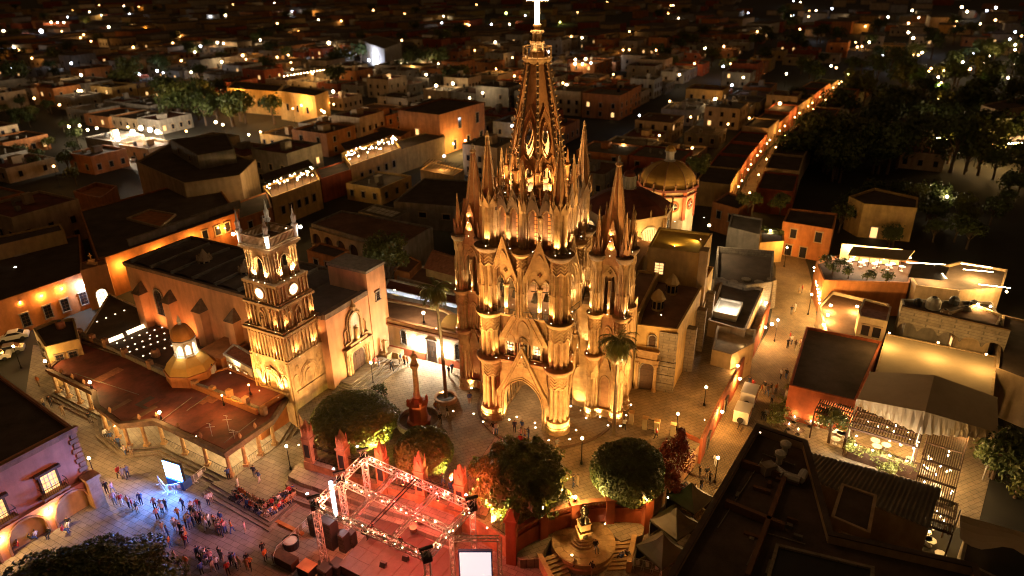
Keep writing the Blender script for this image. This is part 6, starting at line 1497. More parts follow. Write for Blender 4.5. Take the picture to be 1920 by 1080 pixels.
for i in range(1500):
 q = a.lerp(d, rnd.random()) + Vector((rnd.uniform(-.5, .5), rnd.uniform(-.6, .6), rnd.uniform(-3, .4))) - hd_o; leaves(b, q, (0, -1, .4), .22, rnd)
b.build('foliage', 'leaf', hd); b = MB(); dd = d - a; b.M = Matrix.Translation(a - hd_o) @ RZ(math.atan2(dd.y, dd.x)); b.box(0, dd.length, -.4, .4, -3.5, .2); b.build('core', 'leaf', hd)
def palm(label, c, h, fr=2.6, n=46, seed=1, lean=(.0, .0)):
 rnd = random.Random(seed); t = thing('palm_tree', label, 'palm tree', c)
 b = MB(); pts = [Vector((lean[0] * (f ** 2) * h, lean[1] * f * h, h * f)) for f in [i / 8 for i in range(9)]]
 for i in range(8): b.tube(pts[i], pts[i + 1], .24 - .01 * i, 7, .23 - .01 * i)
 b.build('trunk', 'bark', t); top = pts[-1]
 for nm, mt_, k0, k1 in (('fronds', 'leaf_palm', 0, n), ('dead_fronds', 'leaf_dry', n, n + 18)):
  b = MB()
  for k in range(k0, k1):
   a = rnd.uniform(0, 6.28); el = rnd.uniform(-.35, 1.25) if nm == 'fronds' else rnd.uniform(-1.3, -.7); L = fr * rnd.uniform(.75, 1.05) * (.75 if nm != 'fronds' else 1)
   d = Vector((math.cos(a), math.sin(a), 0)); sd = Vector((-d.y, d.x, 0)); P = []; p = Vector(top)
   for i in range(7):
    e = el - .28 * i; p = p + (d * math.cos(e) + Vector((0, 0, math.sin(e)))) * L / 6 if i else p
    P.append(Vector(p))
   for i in range(2, 7):
    w_ = .55 * fr / 2.6 * (1.0 if i < 5 else .7)
    for s in (-1, 1):
     for j in range(3):
      q = P[i - 1].lerp(P[i], j / 3); tip = q + sd * s * w_ * rnd.uniform(.7, 1.1) + (P[i] - P[i - 1]) * 1.1 + Vector((0, 0, -.18))
      k_ = len(b.v); b.v += [tuple(q), tuple(q + (P[i] - P[i - 1]) * .28), tuple(tip)]; b.f.append((k_, k_ + 1, k_ + 2))
   b.path(P, .03, 3)
  b.build(nm, mt_, t)
 return t
palm('tall slender palm in a round planter before the cream house', px(836, 745, 0.5), 15.2, 2.6, 60, 2, (-.03, 0))
palm('palm tree growing beside the right side tower', px(1150, 815, 0), 12.6, 2.9, 52, 3, (.0, 0))
b = MB(); pt = thing('planter', 'round stone planter ring around the tall palm', 'planter', px(836, 750, 0)); b.loft([circ(0, 0, z, r, 20) for z, r in ((0, 1.45), (.6, 1.45), (.6, 1.15), (.35, 1.15))], False, False); b.build('ring', 'stone_pink', pt); b = MB(); b.lathe((0, 0), [(.1, 1.14), (.36, 1.14)], 20); b.build('soil', 'earth', pt)
# ================================================================ atrium furniture
q = px(786, 792, 0)
cf = thing('column_fountain', 'pale stone column with a saint on a red pedestal in a round basin', 'monument', q)
b = MB(); b.loft([circ(0, 0, z, r, 28) for z, r in ((0, 2.75), (.7, 2.75), (.7, 2.4), (.15, 2.4))], False, False); b.build('basin', 'stone_grey', cf)
b = MB(); b.lathe((0, 0), [(.05, 2.38), (.12, 2.38)], 28); b.build('basin_floor', 'stone_dark', cf)
b = MB(); b.lathe((0, 0), [(.1, 1.5), (.5, 1.5), (.6, 1.15), (2.6, 1.05), (2.7, 1.3), (2.9, 1.3), (3.1, .8), (3.5, .6), (3.6, .45)], 8, .39)
for k in range(4): a = k * 1.5708 + .4; b.lathe((1.15 * math.cos(a), 1.15 * math.sin(a)), [(2.8, .2), (3.2, .14), (3.4, .22), (3.7, .03)], 6)
b.build('pedestal', 'plaster_red', cf)
b = MB(); b.lathe((0, 0), [(3.5, .42), (3.7, .36), (7.6, .29), (7.75, .45), (8.1, .55), (8.2, .5)], 14); b.build('column', 'stone', cf)
b = MB(); b.lathe((0, 0), [(8.2, .34), (8.5, .36), (9.1, .27), (9.45, .3), (9.6, .1), (9.7, .15), (9.9, .13), (10.0, .03)], 9); b.tube((.25, 0, 9.4), (.5, -.1, 9.0), .07, 4); b.tube((-.25, 0, 9.4), (-.38, -.2, 9.1), .07, 4); b.build('saint_statue', 'stone', cf)
flood(tuple(q + Vector((.9, -3.1, .05))), tuple(q + Vector((0, 0, 8))), 260, 'floodlight at the foot of the column fountain', None, WARM, .16, 60)
fence = thing('iron_fence', 'iron railing fence with spear tops between pink gothic piers', 'fence', PIER[0])
fp = PIER + [RP0]
for i, (a, d) in enumerate(zip(fp, fp[1:])):
 if i == 4: continue
 b = MB(); L_ = (d - a).length; n_ = int(L_ / .16)
 for k in range(n_): p = a.lerp(d, k / n_); b.tube((p.x, p.y, -.1), (p.x, p.y, 2.1), .022, 3); b.tube((p.x, p.y, 2.1), (p.x, p.y, 2.28), .04, 3, .005)
 for z in (.2, 1.9): b.tube((a.x, a.y, z), (d.x, d.y, z), .03, 4)
 o = b.build('railing_bay', 'iron', fence, PIER[0]); struct(o, 'stuff')
a, d = PIER[4], RP0
for s0, s1 in ((0.12, .4), (.62, .97)):
 b = MB(); A, B_ = a.lerp(d, s0), a.lerp(d, s1); n_ = int((B_ - A).length / .16)
 for k in range(n_): p = A.lerp(B_, k / n_); b.tube((p.x, p.y, -.1), (p.x, p.y, 2.2), .022, 3)
 for z in (.2, 1.9): b.tube((A.x, A.y, z), (B_.x, B_.y, z), .03, 4)
 o = b.build('gate_leaf', 'iron', fence, PIER[0]); struct(o, 'stuff')
pier0 = None
for i, p in enumerate(PIER):
 lab = ('gothic pink stone fence pier at the end by the oratory steps', 'gothic pink stone fence pier, second from the oratory steps', 'gothic pink stone fence pier behind the middle of the stage', 'gothic pink stone fence pier before the smaller laurel', 'gothic pink stone gate pier at the flagstone path')[i]
 if pier0 is None:
  t = thing('gate_pier', lab, 'pier', p, R(-20), 'fence piers')
  b = MB(); b.obox((0, 0), 1.25, 1.25, G, .1); b.obox((0, 0), 1.05, 1.05, .1, 3.0); b.obox((0, 0), 1.2, 1.2, 3.0, 3.2); b.build('shaft', 'stone_pink', t)
  b = MB(); b.lathe((0, 0), [(3.2, .66), (4.1, .62), (5.5, .05)], 4, math.pi / 4); crown(b, (0, 0), .56, 3.2, 1.35, 4, 0, .12)
  for k in range(4): b.lathe((.55 * math.cos(k * 1.57 + .785), .55 * math.sin(k * 1.57 + .785)), [(3.2, .12), (4.4, .1), (5.0, .02)], 4)
  b.build('gothic_cap', 'stone_pink', t)
  b = MB(); b.box(-.3, .3, -.56, -.53, .7, 2.4); b.build('plaque', 'black', t); pier0 = t
 else: dup(pier0, p, R(-20), lab)
t = None
for p, lab in ((RP0, 'square red end pier of the curved wall beside the stage screen'), (RP1, 'square red end pier with a lit lamp beside the black tents')):
 if t is None:
  t = thing('wall_pier', lab, 'pier', p, R(-15), 'end piers of the curved wall')
  b = MB(); b.obox((0, 0), 1.0, 1.0, G, 2.6); b.build('shaft', 'plaster_red', t)
  b = MB(); b.obox((0, 0), 1.3, 1.3, 2.6, 2.85); b.lathe((0, 0), [(2.85, .8), (3.4, .35), (3.5, .45), (3.9, .02)], 4, math.pi / 4); b.build('cap', 'plaster_red', t)
 else: dup(t, p, R(25), lab)
lantern(tuple(RP1 + Vector((-.3, -1.2, 2.6))), 'amber lantern on the red end pier near the tents', None, 260, AMBER, glow='glow_lamp', size=.16)
cwall = thing('curved_wall', 'curved red retaining wall with balustrade behind the bronze statue', 'wall', (SB.x, SB.y, G)); OC = Vector((SB.x, SB.y, G))
def arcp(i, r, n=48): a = a0 + (a1 - a0) * i / n; return (UC.x + r * math.cos(a), UC.y + r * math.sin(a))
for nm, r0_, r1_, z0_, z1_, mt_ in (('wall', UR - .3, UR + .02, G, .1, 'plaster_red'), ('string_course', UR - .38, UR + .1, .1, .25, 'plaster_red'), ('handrail', UR - .4, UR + .12, .95, 1.15, 'terracotta')):
 b = MB(); b.loft([[(*arcp(i, r), z) for r, z in ((r0_, z0_), (r0_, z1_), (r1_, z1_), (r1_, z0_))] for i in range(49)]); b.build(nm, mt_, cwall, OC)
bal0 = None
for i in range(96):
 x, y = arcp(i + .5, UR - .14, 96)
 if i % 24 in (23, 0): continue
 if bal0 is None: b = MB(); b.lathe((0, 0), [(.25, .07), (.4, .11), (.6, .05), (.95, .08)], 5); bal0 = b.build('baluster', 'plaster_red', cwall); o = bal0
 else: o = share(bal0, cwall)
 o.location = (x - OC.x, y - OC.y, -G)
for i in (12, 24, 36):
 x, y = arcp(i, UR - .14); b = MB(); b.obox((x, y), .9, .9, G, 1.25, math.atan2(y - UC.y, x - UC.x)); b.obox((x, y), 1.1, 1.1, 1.25, 1.42, math.atan2(y - UC.y, x - UC.x)); b.build('wall_post', 'plaster_red', cwall, OC)
 lantern((x, y, 1.42), ('lantern on the curved wall beside the shaggy laurel', 'lantern on the middle post of the curved wall', 'lantern on the curved wall beside the dark smooth laurel')[i // 12 - 1], None, 420, WARM, glow='glow_lamp', size=.17, h=.25, name='wall_lantern')
tz_ = -1.7
fr_ = [px(1205, 1003, tz_), px(1165, 1015, tz_), px(1140, 1045, tz_), px(1050, 1060, tz_), px(1010, 1048, tz_), px(975, 1050, tz_)]
b = MB(); b.prism([arcp(i, UR - .2, 24) for i in range(25)] + [(p.x, p.y) for p in fr_[:2]] + [(SB.x + 3.1, SB.y + .6), (SB.x - 3.1, SB.y + .6)] + [(p.x, p.y) for p in fr_[4:]], G, tz_); struct(b.build('statue_terrace', 'pave_atrium'))
b = MB(); b.lathe((SB.x, SB.y), [(G, 3.2), (G + .5, 3.2), (G + .55, 3.05), (tz_ - .1, 3.05), (tz_ - .06, 3.15), (tz_ + .05, 3.15)], 48); dais = struct(b.build('dais', 'stone'))
f0_ = None                                                     # wedge flagstones on the dais, ring by ring
for ring, (ra, rb_, n_) in enumerate(((.9, 1.55, 10), (1.6, 2.3, 16), (2.35, 3.05, 22))):
 am = 2 * math.pi / n_
 b = MB(); gp = .02 / rb_; seg = 4
 out = [(rb_ * math.cos(gp + (am - 2 * gp) * i / seg), rb_ * math.sin(gp + (am - 2 * gp) * i / seg)) for i in range(seg + 1)] + [(ra * math.cos(am - gp - (am - 2 * gp) * i / seg), ra * math.sin(am - gp - (am - 2 * gp) * i / seg)) for i in range(seg + 1)]
 b.prism(out, 0, .03); o0 = b.build('flagstone', 'stone', dais); o0.location = (SB.x, SB.y, tz_ + .052)
 for k in range(1, n_): share(o0, dais, (SB.x, SB.y, tz_ + .052 + random.uniform(0, .01)), am * k)
for side, (x0, y0, x1, y1, dx, dy) in enumerate(((1012, 1046, 1050, 1032, 1.2, -3.2), (1150, 1013, 1190, 1010, -1.0, -3.0))):
 A, B_ = px(x0, y0, tz_), px(x1, y1, tz_)
 t = thing('stairs', ('stone stairs on the stage side of the statue dais', 'stone stairs on the tent side of the statue dais')[side], 'stairs', (A.x, A.y, G)); dv = Vector((dx, dy, 0)).normalized()
 for k in range(7):
  b = MB(); o0 = dv * (.42 * k); z = tz_ - (k + 1) * (tz_ - G) / 8
  b.prism([tuple((A + o0)[:2]), tuple((B_ + o0)[:2]), tuple((B_ + o0 + dv * .45)[:2]), tuple((A + o0 + dv * .45)[:2])], G, z); b.build('step', 'stone', t, Vector((A.x, A.y, G)))
 b = MB(); e = A if side == 0 else B_; b.prism([tuple((e + Vector((s_, w_, 0)))[:2]) for s_, w_ in ((-.25, .3), (.25, .3), (.25 + dv.x * 3.4, -3.2), (-.25 + dv.x * 3.4, -3.2))], G, tz_ + .25); b.build('cheek_wall', 'stone', t, Vector((A.x, A.y, G)))
bs = thing('bronze_statue', 'bronze figure of a friar bending over a child on a stepped stone pedestal', 'statue', (SB.x, SB.y + .1, tz_ + .08))
b = MB(); b.lathe((0, 0), [(0, 1.35), (.22, 1.35), (.222, 1.1), (.44, 1.1), (.442, .88), (.62, .88)], 8, .39); b.obox((0, 0), 1.15, 1.15, .6, 1.3, .3); b.obox((0, 0), 1.3, 1.3, 1.3, 1.45, .3); b.obox((0, 0), 1.0, 1.0, 1.45, 2.3, .3); b.obox((0, 0), 1.15, 1.15, 2.3, 2.42, .3); b.build('pedestal', 'stone', bs)
b = MB(); b.box(-.2, .2, -.64, -.6, .75, 1.15); b.M = None; b.build('plaque', 'bronze', bs)
b = MB(); b.obox((0, 0), .95, .95, 2.42, 2.52, .3)
b.loft([[(cx + rx * math.cos(t), cy_ + ry * math.sin(t), z) for t in [i * math.pi / 6 for i in range(12)]] for cx, cy_, z, rx, ry in ((0, .05, 2.5, .42, .36), (0, .05, 2.8, .36, .32), (.02, .05, 3.3, .27, .25), (.03, .02, 3.7, .27, .22), (.0, -.08, 4.05, .31, .2), (-.02, -.16, 4.22, .2, .16), (-.02, -.22, 4.28, .09, .09), (-.03, -.26, 4.34, .09, .1), (-.03, -.29, 4.44, .135, .145), (-.03, -.3, 4.56, .12, .13), (-.03, -.3, 4.63, .04, .04))])
for s in (-1, 1): b.tube((s * .29, -.08, 4.08), (s * .36, -.2, 3.7), .085, 6, .075); b.tube((s * .36, -.2, 3.7), (s * .06 + .12, -.46, 3.45), .075, 6, .05)
b.loft([[(.14 + rx * math.cos(t), -.38 + ry * math.sin(t), z) for t in [i * math.pi / 5 for i in range(10)]] for z, rx, ry in ((2.5, .22, .2), (2.75, .2, .18), (3.05, .15, .13), (3.25, .16, .12), (3.35, .06, .06), (3.42, .09, .1), (3.52, .1, .11), (3.62, .04, .04))])
b.build('figure', 'bronze', bs, smooth=True)
flood((SB.x - 1.3, SB.y - 1.9, tz_ + .08), (SB.x, SB.y, 1.5), 600, 'floodlight at the foot of the bronze statue', None, WARM, .17, 100)
for i, (x0, y0, x1, y1) in enumerate(((1204, 795, 1213, 800), (1228, 802, 1234, 805), (1258, 808, 1264, 812), (1180, 785, 1186, 789))):
 a = px((x0 + x1) / 2, (y0 + y1) / 2 + 6, 0); t = thing('gate_post', ('plastered gate post next to the church step', 'plastered gate post left of the open gate', 'plastered gate post right of the open gate', 'plastered post nearest the side tower')[i], 'post', a)
 b = MB(); b.obox((0, 0), .55, .55, 0, 1.5, R(-20)); b.build('shaft', 'plaster_cream', t); b = MB(); b.obox((0, 0), .68, .68, 1.5, 1.62, R(-20)); b.build('cap', 'stone', t)
a, d = px(1213, 806, 0), px(1228, 810, 0); t = thing('iron_gate', 'dark iron gate between plastered posts beside the church', 'gate', a); b = MB()
for k in range(9): p = (d - a) * k / 8; b.tube((p.x, p.y, .1), (p.x, p.y, 1.6), .03, 4)
b.build('bars', 'iron', t); b = MB(); b.tube((0, 0, .15), ((d - a).x, (d - a).y, .15), .04, 4); b.tube((0, 0, 1.55), ((d - a).x, (d - a).y, 1.55), .04, 4); b.build('rails', 'iron', t)
# ================================================================ concert stage
tzr = 4.6
NL, NK, NR, NF = px(590, 948, tzr), px(682, 858, tzr), px(885, 950, tzr), px(800, 1045, tzr)
def lerp2(s, t): return (NL.lerp(NF, s)).lerp(NK.lerp(NR, s), t)          # s along the front, t front->back
stg = thing('concert_stage', 'open concert stage with silver lattice truss roof frame lit red and orange', 'stage', (NF.x, NF.y, G)); OS = Vector((NF.x, NF.y, G))
def truss(name, p, q, w=.42, n=None, mat_='alu', parent=None, O=None):
 p, q = Vector(p), Vector(q); d = q - p; L = d.length; d.normalize()
 up = Vector((0, 0, 1)) if abs(d.z) < .9 else Vector((1, 0, 0))
 a = d.cross(up).normalized() * w / 2; c = a.cross(d).normalized() * w / 2
 b = MB(); cs = [a + c, a - c, -a - c, -a + c]
 for o in cs: b.tube(p + o, q + o, .045, 4)
 n = n or max(2, int(L / (w * 1.3)))
 for i in range(n):
  f, g = p + d * L * i / n, p + d * L * (i + 1) / n
  for k in range(4):
   o, o2 = cs[k], cs[(k + 1) % 4]
   b.tube(f + (o if i % 2 else o2), g + (o2 if i % 2 else o), .026, 3)
   if i and k % 2 == 0: b.tube(f + o, f + o2, .022, 3)
 return b.build(name, mat_, parent or stg, O or OS)
for s0, t0, s1, t1 in ((0, 0, 1, 0), (0, 1, 1, 1), (0, 0, 0, 1), (1, 0, 1, 1), (0, .5, 1, .5)): truss('roof_truss', lerp2(s0, t0), lerp2(s1, t1), .5)
for s in (.33, .7): truss('cross_truss', lerp2(s, .02) + Vector((0, 0, .05)), lerp2(s, .98) + Vector((0, 0, .05)), .36)
b = MB(); 
for ds in (.5, .525): b.tube(lerp2(ds, -.02) + Vector((0, 0, .4)), lerp2(ds, 1.0) + Vector((0, 0, .4)), .06, 4)
b.build('cable_rail', 'black', stg, OS)
for s, t in ((0, 0), (1, 0), (0, 1), (1, 1), (0, .5)):
 p = lerp2(s, t); truss('tower_truss', (p.x, p.y, G), (p.x, p.y, tzr + .9), .5)
 b = MB(); b.obox((p.x, p.y), .8, .8, tzr - .25, tzr + .3, .4); b.obox((p.x, p.y), 1.2, .25, tzr + .95, tzr + 1.15, .4); b.build('sleeve_block', 'black', stg, OS)
 b = MB(); b.obox((p.x, p.y), 1.1, 1.1, G, G + .18, .4); b.build('base_plate', 'black', stg, OS)
rb_ = random.Random(2)
for s0, t0, s1, t1, n_ in ((0, 0, 1, 0, 13), (0, 1, 1, 1, 13), (0, 0, 0, 1, 8), (1, 0, 1, 1, 8), (0, .5, 1, .5, 12)):
 for i in range(n_):
  f = (i + rb_.uniform(.1, .9)) / n_; o = share(bulb0, stg, tuple(lerp2(s0 + (s1 - s0) * f, t0 + (t1 - t0) * f) + Vector((0, 0, rb_.uniform(-.3, .3))) - OS)); k = rb_.uniform(.22, .5); o.scale = (k, k, k)
SD = [lerp2(s, t) for s, t in ((.16, -.02), (1.0, -.02), (1.0, .92), (.16, .92))]
b = MB(); b.prism([(p.x, p.y) for p in SD], G, G + 1.1); b.build('deck', 'wood_dark', stg, OS)
mat('deck_board', (.06, .035, .03), var=.3, scale=1.2, rough=.55)
dm0 = None
for i in range(8):
 for j in range(5):
  a, c_ = SD[0].lerp(SD[1], (i + .5) / 8), SD[3].lerp(SD[2], (i + .5) / 8); p = a.lerp(c_, (j + .5) / 5)
  w_, h_ = (SD[1] - SD[0]).length / 8 - .03, (SD[3] - SD[0]).length / 5 - .03
  if dm0 is None: b = MB(); b.box(-.5, .5, -.5, .5, 0, .02); dm0 = b.build('deck_panel', 'deck_board', stg); o = dm0
  else: o = share(dm0, stg)
  o.location = (p.x - OS.x, p.y - OS.y, 1.102 + random.uniform(0, .006)); o.scale = (w_, h_, 1); d_ = SD[1] - SD[0]; o.rotation_euler = (0, 0, math.atan2(d_.y, d_.x))
REDC, ORG = (1, .08, .06), (1, .22, .11)
for i, (s, t, pw, c_) in enumerate(((.05, .08, 420, ORG), (.3, .06, 300, ORG), (.62, .05, 320, REDC), (.92, .08, 300, ORG), (.05, .92, 320, ORG), (.4, .95, 700, REDC), (.72, .95, 420, REDC), (.95, .92, 350, ORG), (.3, .5, 340, ORG), (.7, .5, 340, REDC), (.5, .55, 260, REDC), (.05, .5, 260, ORG))):
 p = lerp2(s, t) + Vector((0, 0, -.55)); t_ = thing('stage_light', ('amber' if c_ == ORG else 'red') + (' stage lamp hanging from the truss frame'), 'stage light', p, 0, ('amber' if c_ == ORG else 'red') + ' stage lamps')
 b = MB(); b.lathe((0, 0), [(-.12, .17), (.2, .12), (.3, .05)], 8); b.build('can', 'black', t_); b = MB(); b.lathe((0, 0), [(-.2, .1), (-.13, .16)], 8); b.build('lens', 'glow_orange' if c_ == ORG else 'glow_red' , t_) if 'glow_red' in M_ else b.build('lens', 'glow_orange', t_)
 b = MB(); b.tube((0, 0, .3), (0, 0, .55), .03, 4); b.build('clamp', 'iron', t_)
 point(t_, (.3, .25, .15), pw * .8, c_, .12)
p = px(624, 930, 2.0); t = thing('light_bar', 'blazing blue-white vertical light bar behind the stage truss', 'light', (p.x, p.y, G)); b = MB(); b.box(-.16, .16, -.1, .1, 2.3, 6.6); b.build('tube', 'screen_white', t); b = MB(); b.box(-.22, .22, .1, .2, 2.2, 6.7); b.box(-.4, .4, -.3, .3, 0, .15); b.tube((0, 0, .1), (0, 0, 2.3), .06, 5); b.build('stand', 'black', t)
for i, (x, y, sx, sy, h, z, mt_, lab) in enumerate(((622, 1022, 1.5, 1.1, 3.4, G, 'black', 'tall loudspeaker stack beside the stage tower'), (590, 1002, .7, .6, 2.4, G, 'black', 'curved loudspeaker column left of the stage tower'), (648, 1030, .8, .9, 2.2, G + 0, 'black', 'slim loudspeaker next to the stage corner'), (662, 1022, .7, .7, 1.8, G, 'black', 'monitor speaker on the stage corner'), (578, 1075, 1.5, 1.2, 1.0, G, 'black', 'black equipment trunk with a pale lid'), (612, 1078, 1.2, 1.1, 1.1, G, 'black', 'black bass speaker cabinet near the stage steps'), (634, 1070, 1.2, 1.1, 1.1, G, 'black', 'black bass speaker cabinet beside the deck edge'), (537, 1058, 2.6, 1.0, 1.0, G, 'wood_dark', 'long dark brown counter inside the barriers'))):
 p = px(x, y, z); t = thing('loudspeaker' if 'speaker' in lab else ('equipment_trunk' if 'trunk' in lab else 'counter'), lab, 'speaker' if 'speaker' in lab else ('trunk' if 'trunk' in lab else 'counter'), p, R(-30))
 b = MB(); b.box(-sx / 2, sx / 2, -sy / 2, sy / 2, 0, h); b.build('cabinet', mt_, t)
 if 'speaker' in lab:
  n_ = max(1, int(h / .55))
  for k in range(n_): b = MB(); b.box(-sx / 2 + .05, sx / 2 - .05, -sy / 2 - .05, -sy / 2 - .003, .06 + k * h / n_, (k + 1) * h / n_ - .06); b.build('grille', 'canvas_dark', t)
 else: b = MB(); b.box(-sx / 2 - .04, sx / 2 + .04, -sy / 2 - .04, sy / 2 + .04, h + .002, h + .07); b.build('lid', 'plaster_pink' if 'trunk' in lab else 'wood_dark', t)
p = px(547, 1025, G); t = thing('drinks_tub', 'round dark tub filled with ice and bottles by the barriers', 'tub', p); b = MB(); b.lathe((0, 0), [(0, .75), (.9, .85), (.92, .75), (.7, .72)], 14); b.build('tub', 'black', t); b = MB(); b.lathe((0, 0), [(.6, .7), (.8, .7), (.88, .5), (.9, .1)], 14); b.build('ice', 'white_paint', t)
def screen(label, corners, th, glow, O, frame):
 t = thing('video_screen', label, 'screen', O)
 b = MB(); b.add([c - O for c in corners], [(0, 1, 2, 3)]); b.build('panel', glow, t)
 n_ = (corners[1] - corners[0]).cross(corners[3] - corners[0]).normalized(); n_ = n_ if n_.y > 0 else -n_
 b = MB(); c0 = sum(corners, Vector()) / 4; R_ = [c0 + (c - c0) * 1.07 - O + n_ * .03 for c in corners]; b.loft([R_, [v + n_ * th for v in R_]]); b.build('casing', frame, t)
 return t, n_
A = px(306, 905, G); sd = (px(343, 918, G) - A).normalized()
cA = px(312, 893, G + 1.25); cB = px(343, 903, G + 1.25); w_ = (cB - cA)
t, n_ = screen('bright white video screen on a blue stand lighting the plaza', [cA, cB, cB + Vector((0, 0, 2.2)), cA + Vector((0, 0, 2.2))], .3, 'screen_big', Vector((cA.x, cA.y, G)), 'black')
mat('blue_cloth', (.03, .09, .28), var=.2, bump=.2, bscale=2)
b = MB(); P = [cA - n_ * .1, cB - n_ * .1, cB + n_ * 1.1, cA + n_ * 1.1]; b.prism([(p.x - cA.x, p.y - cA.y) for p in P], 0, 1.15); b.build('stand', 'blue_cloth', t)
t, n_ = screen('large pale video screen standing at the right of the stage', (lambda p, q, h: [p, q, q + Vector((0, .25, h)), p + Vector((0, .25, h))])(px(864, 1092, -.2), px(922, 1092, -.2), zat(px(864, 1092, -.2), 1040) + .2), .3, 'screen_soft', Vector((*P2((893, 1092), -.2), G)), 'blue_cloth')
for k in range(2):
 p = px(850 + 88 * k, 1085, -.2); truss('leg_truss', (p.x, p.y + .4, G), (p.x, p.y + .4, 4.2), .35, None, 'alu', t, Vector((*P2((893, 1092), -.2), G)))
p0, p1 = px(850, 1085, -.2), px(938, 1085, -.2); truss('top_truss', (p0.x, p0.y + .4, 4.2), (p1.x, p1.y + .4, 4.2), .35, None, 'alu', t, Vector((*P2((893, 1092), -.2), G)))
br0 = None
def barrier(p, q, lab, grp):
 global br0
 d = q - p; L = d.length
 if br0 is None:
  t = thing('crowd_barrier', lab, 'barrier', p, math.atan2(d.y, d.x), grp)
  b = MB(); b.path([(0, 0, .15), (0, 0, 1.1), (1, 0, 1.1), (1, 0, .15)], .025, 4, True); b.build('frame', 'white_paint', t)
  b = MB()
  for i in range(1, 12): b.tube((i / 12, 0, .15), (i / 12, 0, 1.1), .012, 3)
  b.build('bars', 'white_paint', t)
  b = MB(); b.box(.3, .7, -.03, -.015, .35, .95); b.build('sign', 'white_paint', t); br0 = t
  for x in (.1, .9): b = MB(); b.box(x - .03, x + .03, -.35, .35, 0, .05); b.build('foot', 'white_paint', t)
 else: t = dup(br0, p, math.atan2(d.y, d.x), lab, grp)
 t.scale = (L, 1, 1)
for grp, lab, pts in (('barriers round the bright screen', 'white crowd barrier fencing the bright screen', ((298, 905), (313, 925), (330, 922), (345, 918), (366, 905), (388, 887))), ('barriers beside the stage', 'white crowd barrier standing beside the stage', ((515, 1060), (522, 1040), (545, 1020), (562, 1002), (580, 985), (592, 965))), ('barriers by the black tents', 'white crowd barrier with red sign by the black tents', ((1186, 1062), (1205, 1066), (1222, 1070), (1240, 1076)))):
 P = [px(x, y, G) for x, y in pts]
 for a, d in zip(P, P[1:]): barrier(a, a.lerp(d, .96), lab, grp)
p, q = px(505, 972, G), px(568, 1003, G); t = thing('kerb_beam', 'long orange beam lying on the plaza beside the seated crowd', 'beam', p); dd = q - p; b = MB(RZ(math.atan2(dd.y, dd.x))); b.box(0, dd.length, -.2, .2, 0, .22); b.build('timber', 'plaster_orange', t); b = MB(RZ(math.atan2(dd.y, dd.x))); b.box(.6, .9, -.23, .23, -.0, .235); b.build('strap', 'black', t)
for i, (x, y, kind) in enumerate(((700, 1010, 'keyboard'), (738, 1028, 'keyboard'), (790, 985, 'drum'), (683, 1000, 'amp'), (718, 1062, 'amp'), (760, 1050, 'amp'), (776, 1000, 'drum'))):
 p = px(x, y, G + 1.13); t = thing('keyboard' if kind == 'keyboard' else ('drum' if kind == 'drum' else 'stage_monitor'), {'keyboard': ('pale keyboard on a stand beside the band', 'pale keyboard on a stand at the deck middle')[i % 2], 'drum': ('round drum beside the other one', 'x', 'round drum under the truss, nearer the keyboards')[i % 4 - (2 if i == 6 else 2) if False else (0 if i == 2 else 2)], 'amp': ('small black monitor at the back of the deck', 'small black monitor on the open deck', 'small black monitor near the deck edge')[i % 3]}[kind], kind if kind != 'amp' else 'monitor', p, R(-25))
 if kind == 'keyboard':
  b = MB(); b.box(-.75, .75, -.18, .18, .85, .97); b.build('keys', 'white_paint', t); b = MB(); b.tube((-.5, 0, 0), (.5, 0, .85), .03, 4); b.tube((.5, 0, 0), (-.5, 0, .85), .03, 4); b.build('stand', 'iron', t)
 elif kind == 'drum':
  b = MB(); b.lathe((0, 0), [(.35, .38), (.8, .38)], 12); b.build('shell', 'wood_dark', t); b = MB(); b.lathe((0, 0), [(.8, .39), (.83, .37)], 12); b.build('skin', 'plaster_tan', t)
 else:
  b = MB(); b.loft([[(-.3, -.2, 0), (.3, -.2, 0), (.3, .25, 0), (-.3, .25, 0)], [(-.3, .0, .45), (.3, .0, .45), (.3, .25, .45), (-.3, .25, .45)]]); b.build('cabinet', 'black', t); b = MB(); b.box(-.2, .2, .26, .27, .05, .35); b.build('panel', 'iron', t)
mat('tent_black', (.016, .014, .012), rough=.6, var=.2, bump=.3, bscale=2)
pt0 = None
for i, (x, y) in enumerate(((1238, 1062), (1262, 1010), (1290, 962))):
 p = px(x, y, G); lab = ('black peaked pop-up tent next to the barriers', 'black peaked pop-up tent in the middle of the row', 'black peaked pop-up tent beside the bougainvillea')[i]
 if pt0 is None:
  t = thing('popup_tent', lab, 'tent', p, R(33), 'black pop-up tents')
  b = MB(); w_ = 1.75; rg = []
  for f, z in ((1, 2.0), (1, 2.25), (.8, 2.45), (.5, 2.85), (.25, 3.35), (.08, 3.9), (.01, 4.1)):
   rg.append([(w_ * f * cx, w_ * f * cy_, z) for cx, cy_ in ((-1, -1), (0, -1 if f > .9 else -.93), (1, -1), (.93 if f < .9 else 1, 0), (1, 1), (0, .93 if f < .9 else 1), (-1, 1), (-.93 if f < .9 else -1, 0))])
  b.loft(rg, False, True); b.build('canopy', 'tent_black', t)
  b = MB(); b.loft([[(1.75 * x_, 1.75 * y_, z) for x_, y_ in ((1, -1), (1, 1), (-1, 1))] for z in (.1, 2.0)], False, False, False); b.build('side_cloth', 'tent_black', t)
  for cx, cy_ in ((-1, -1), (1, -1), (1, 1), (-1, 1)): b = MB(); b.tube((1.7 * cx, 1.7 * cy_, 0), (1.7 * cx, 1.7 * cy_, 2.1), .04, 4); b.build('leg', 'alu', t)
  pt0 = t
 else: dup(pt0, p, R(33 + 4 * i), lab)
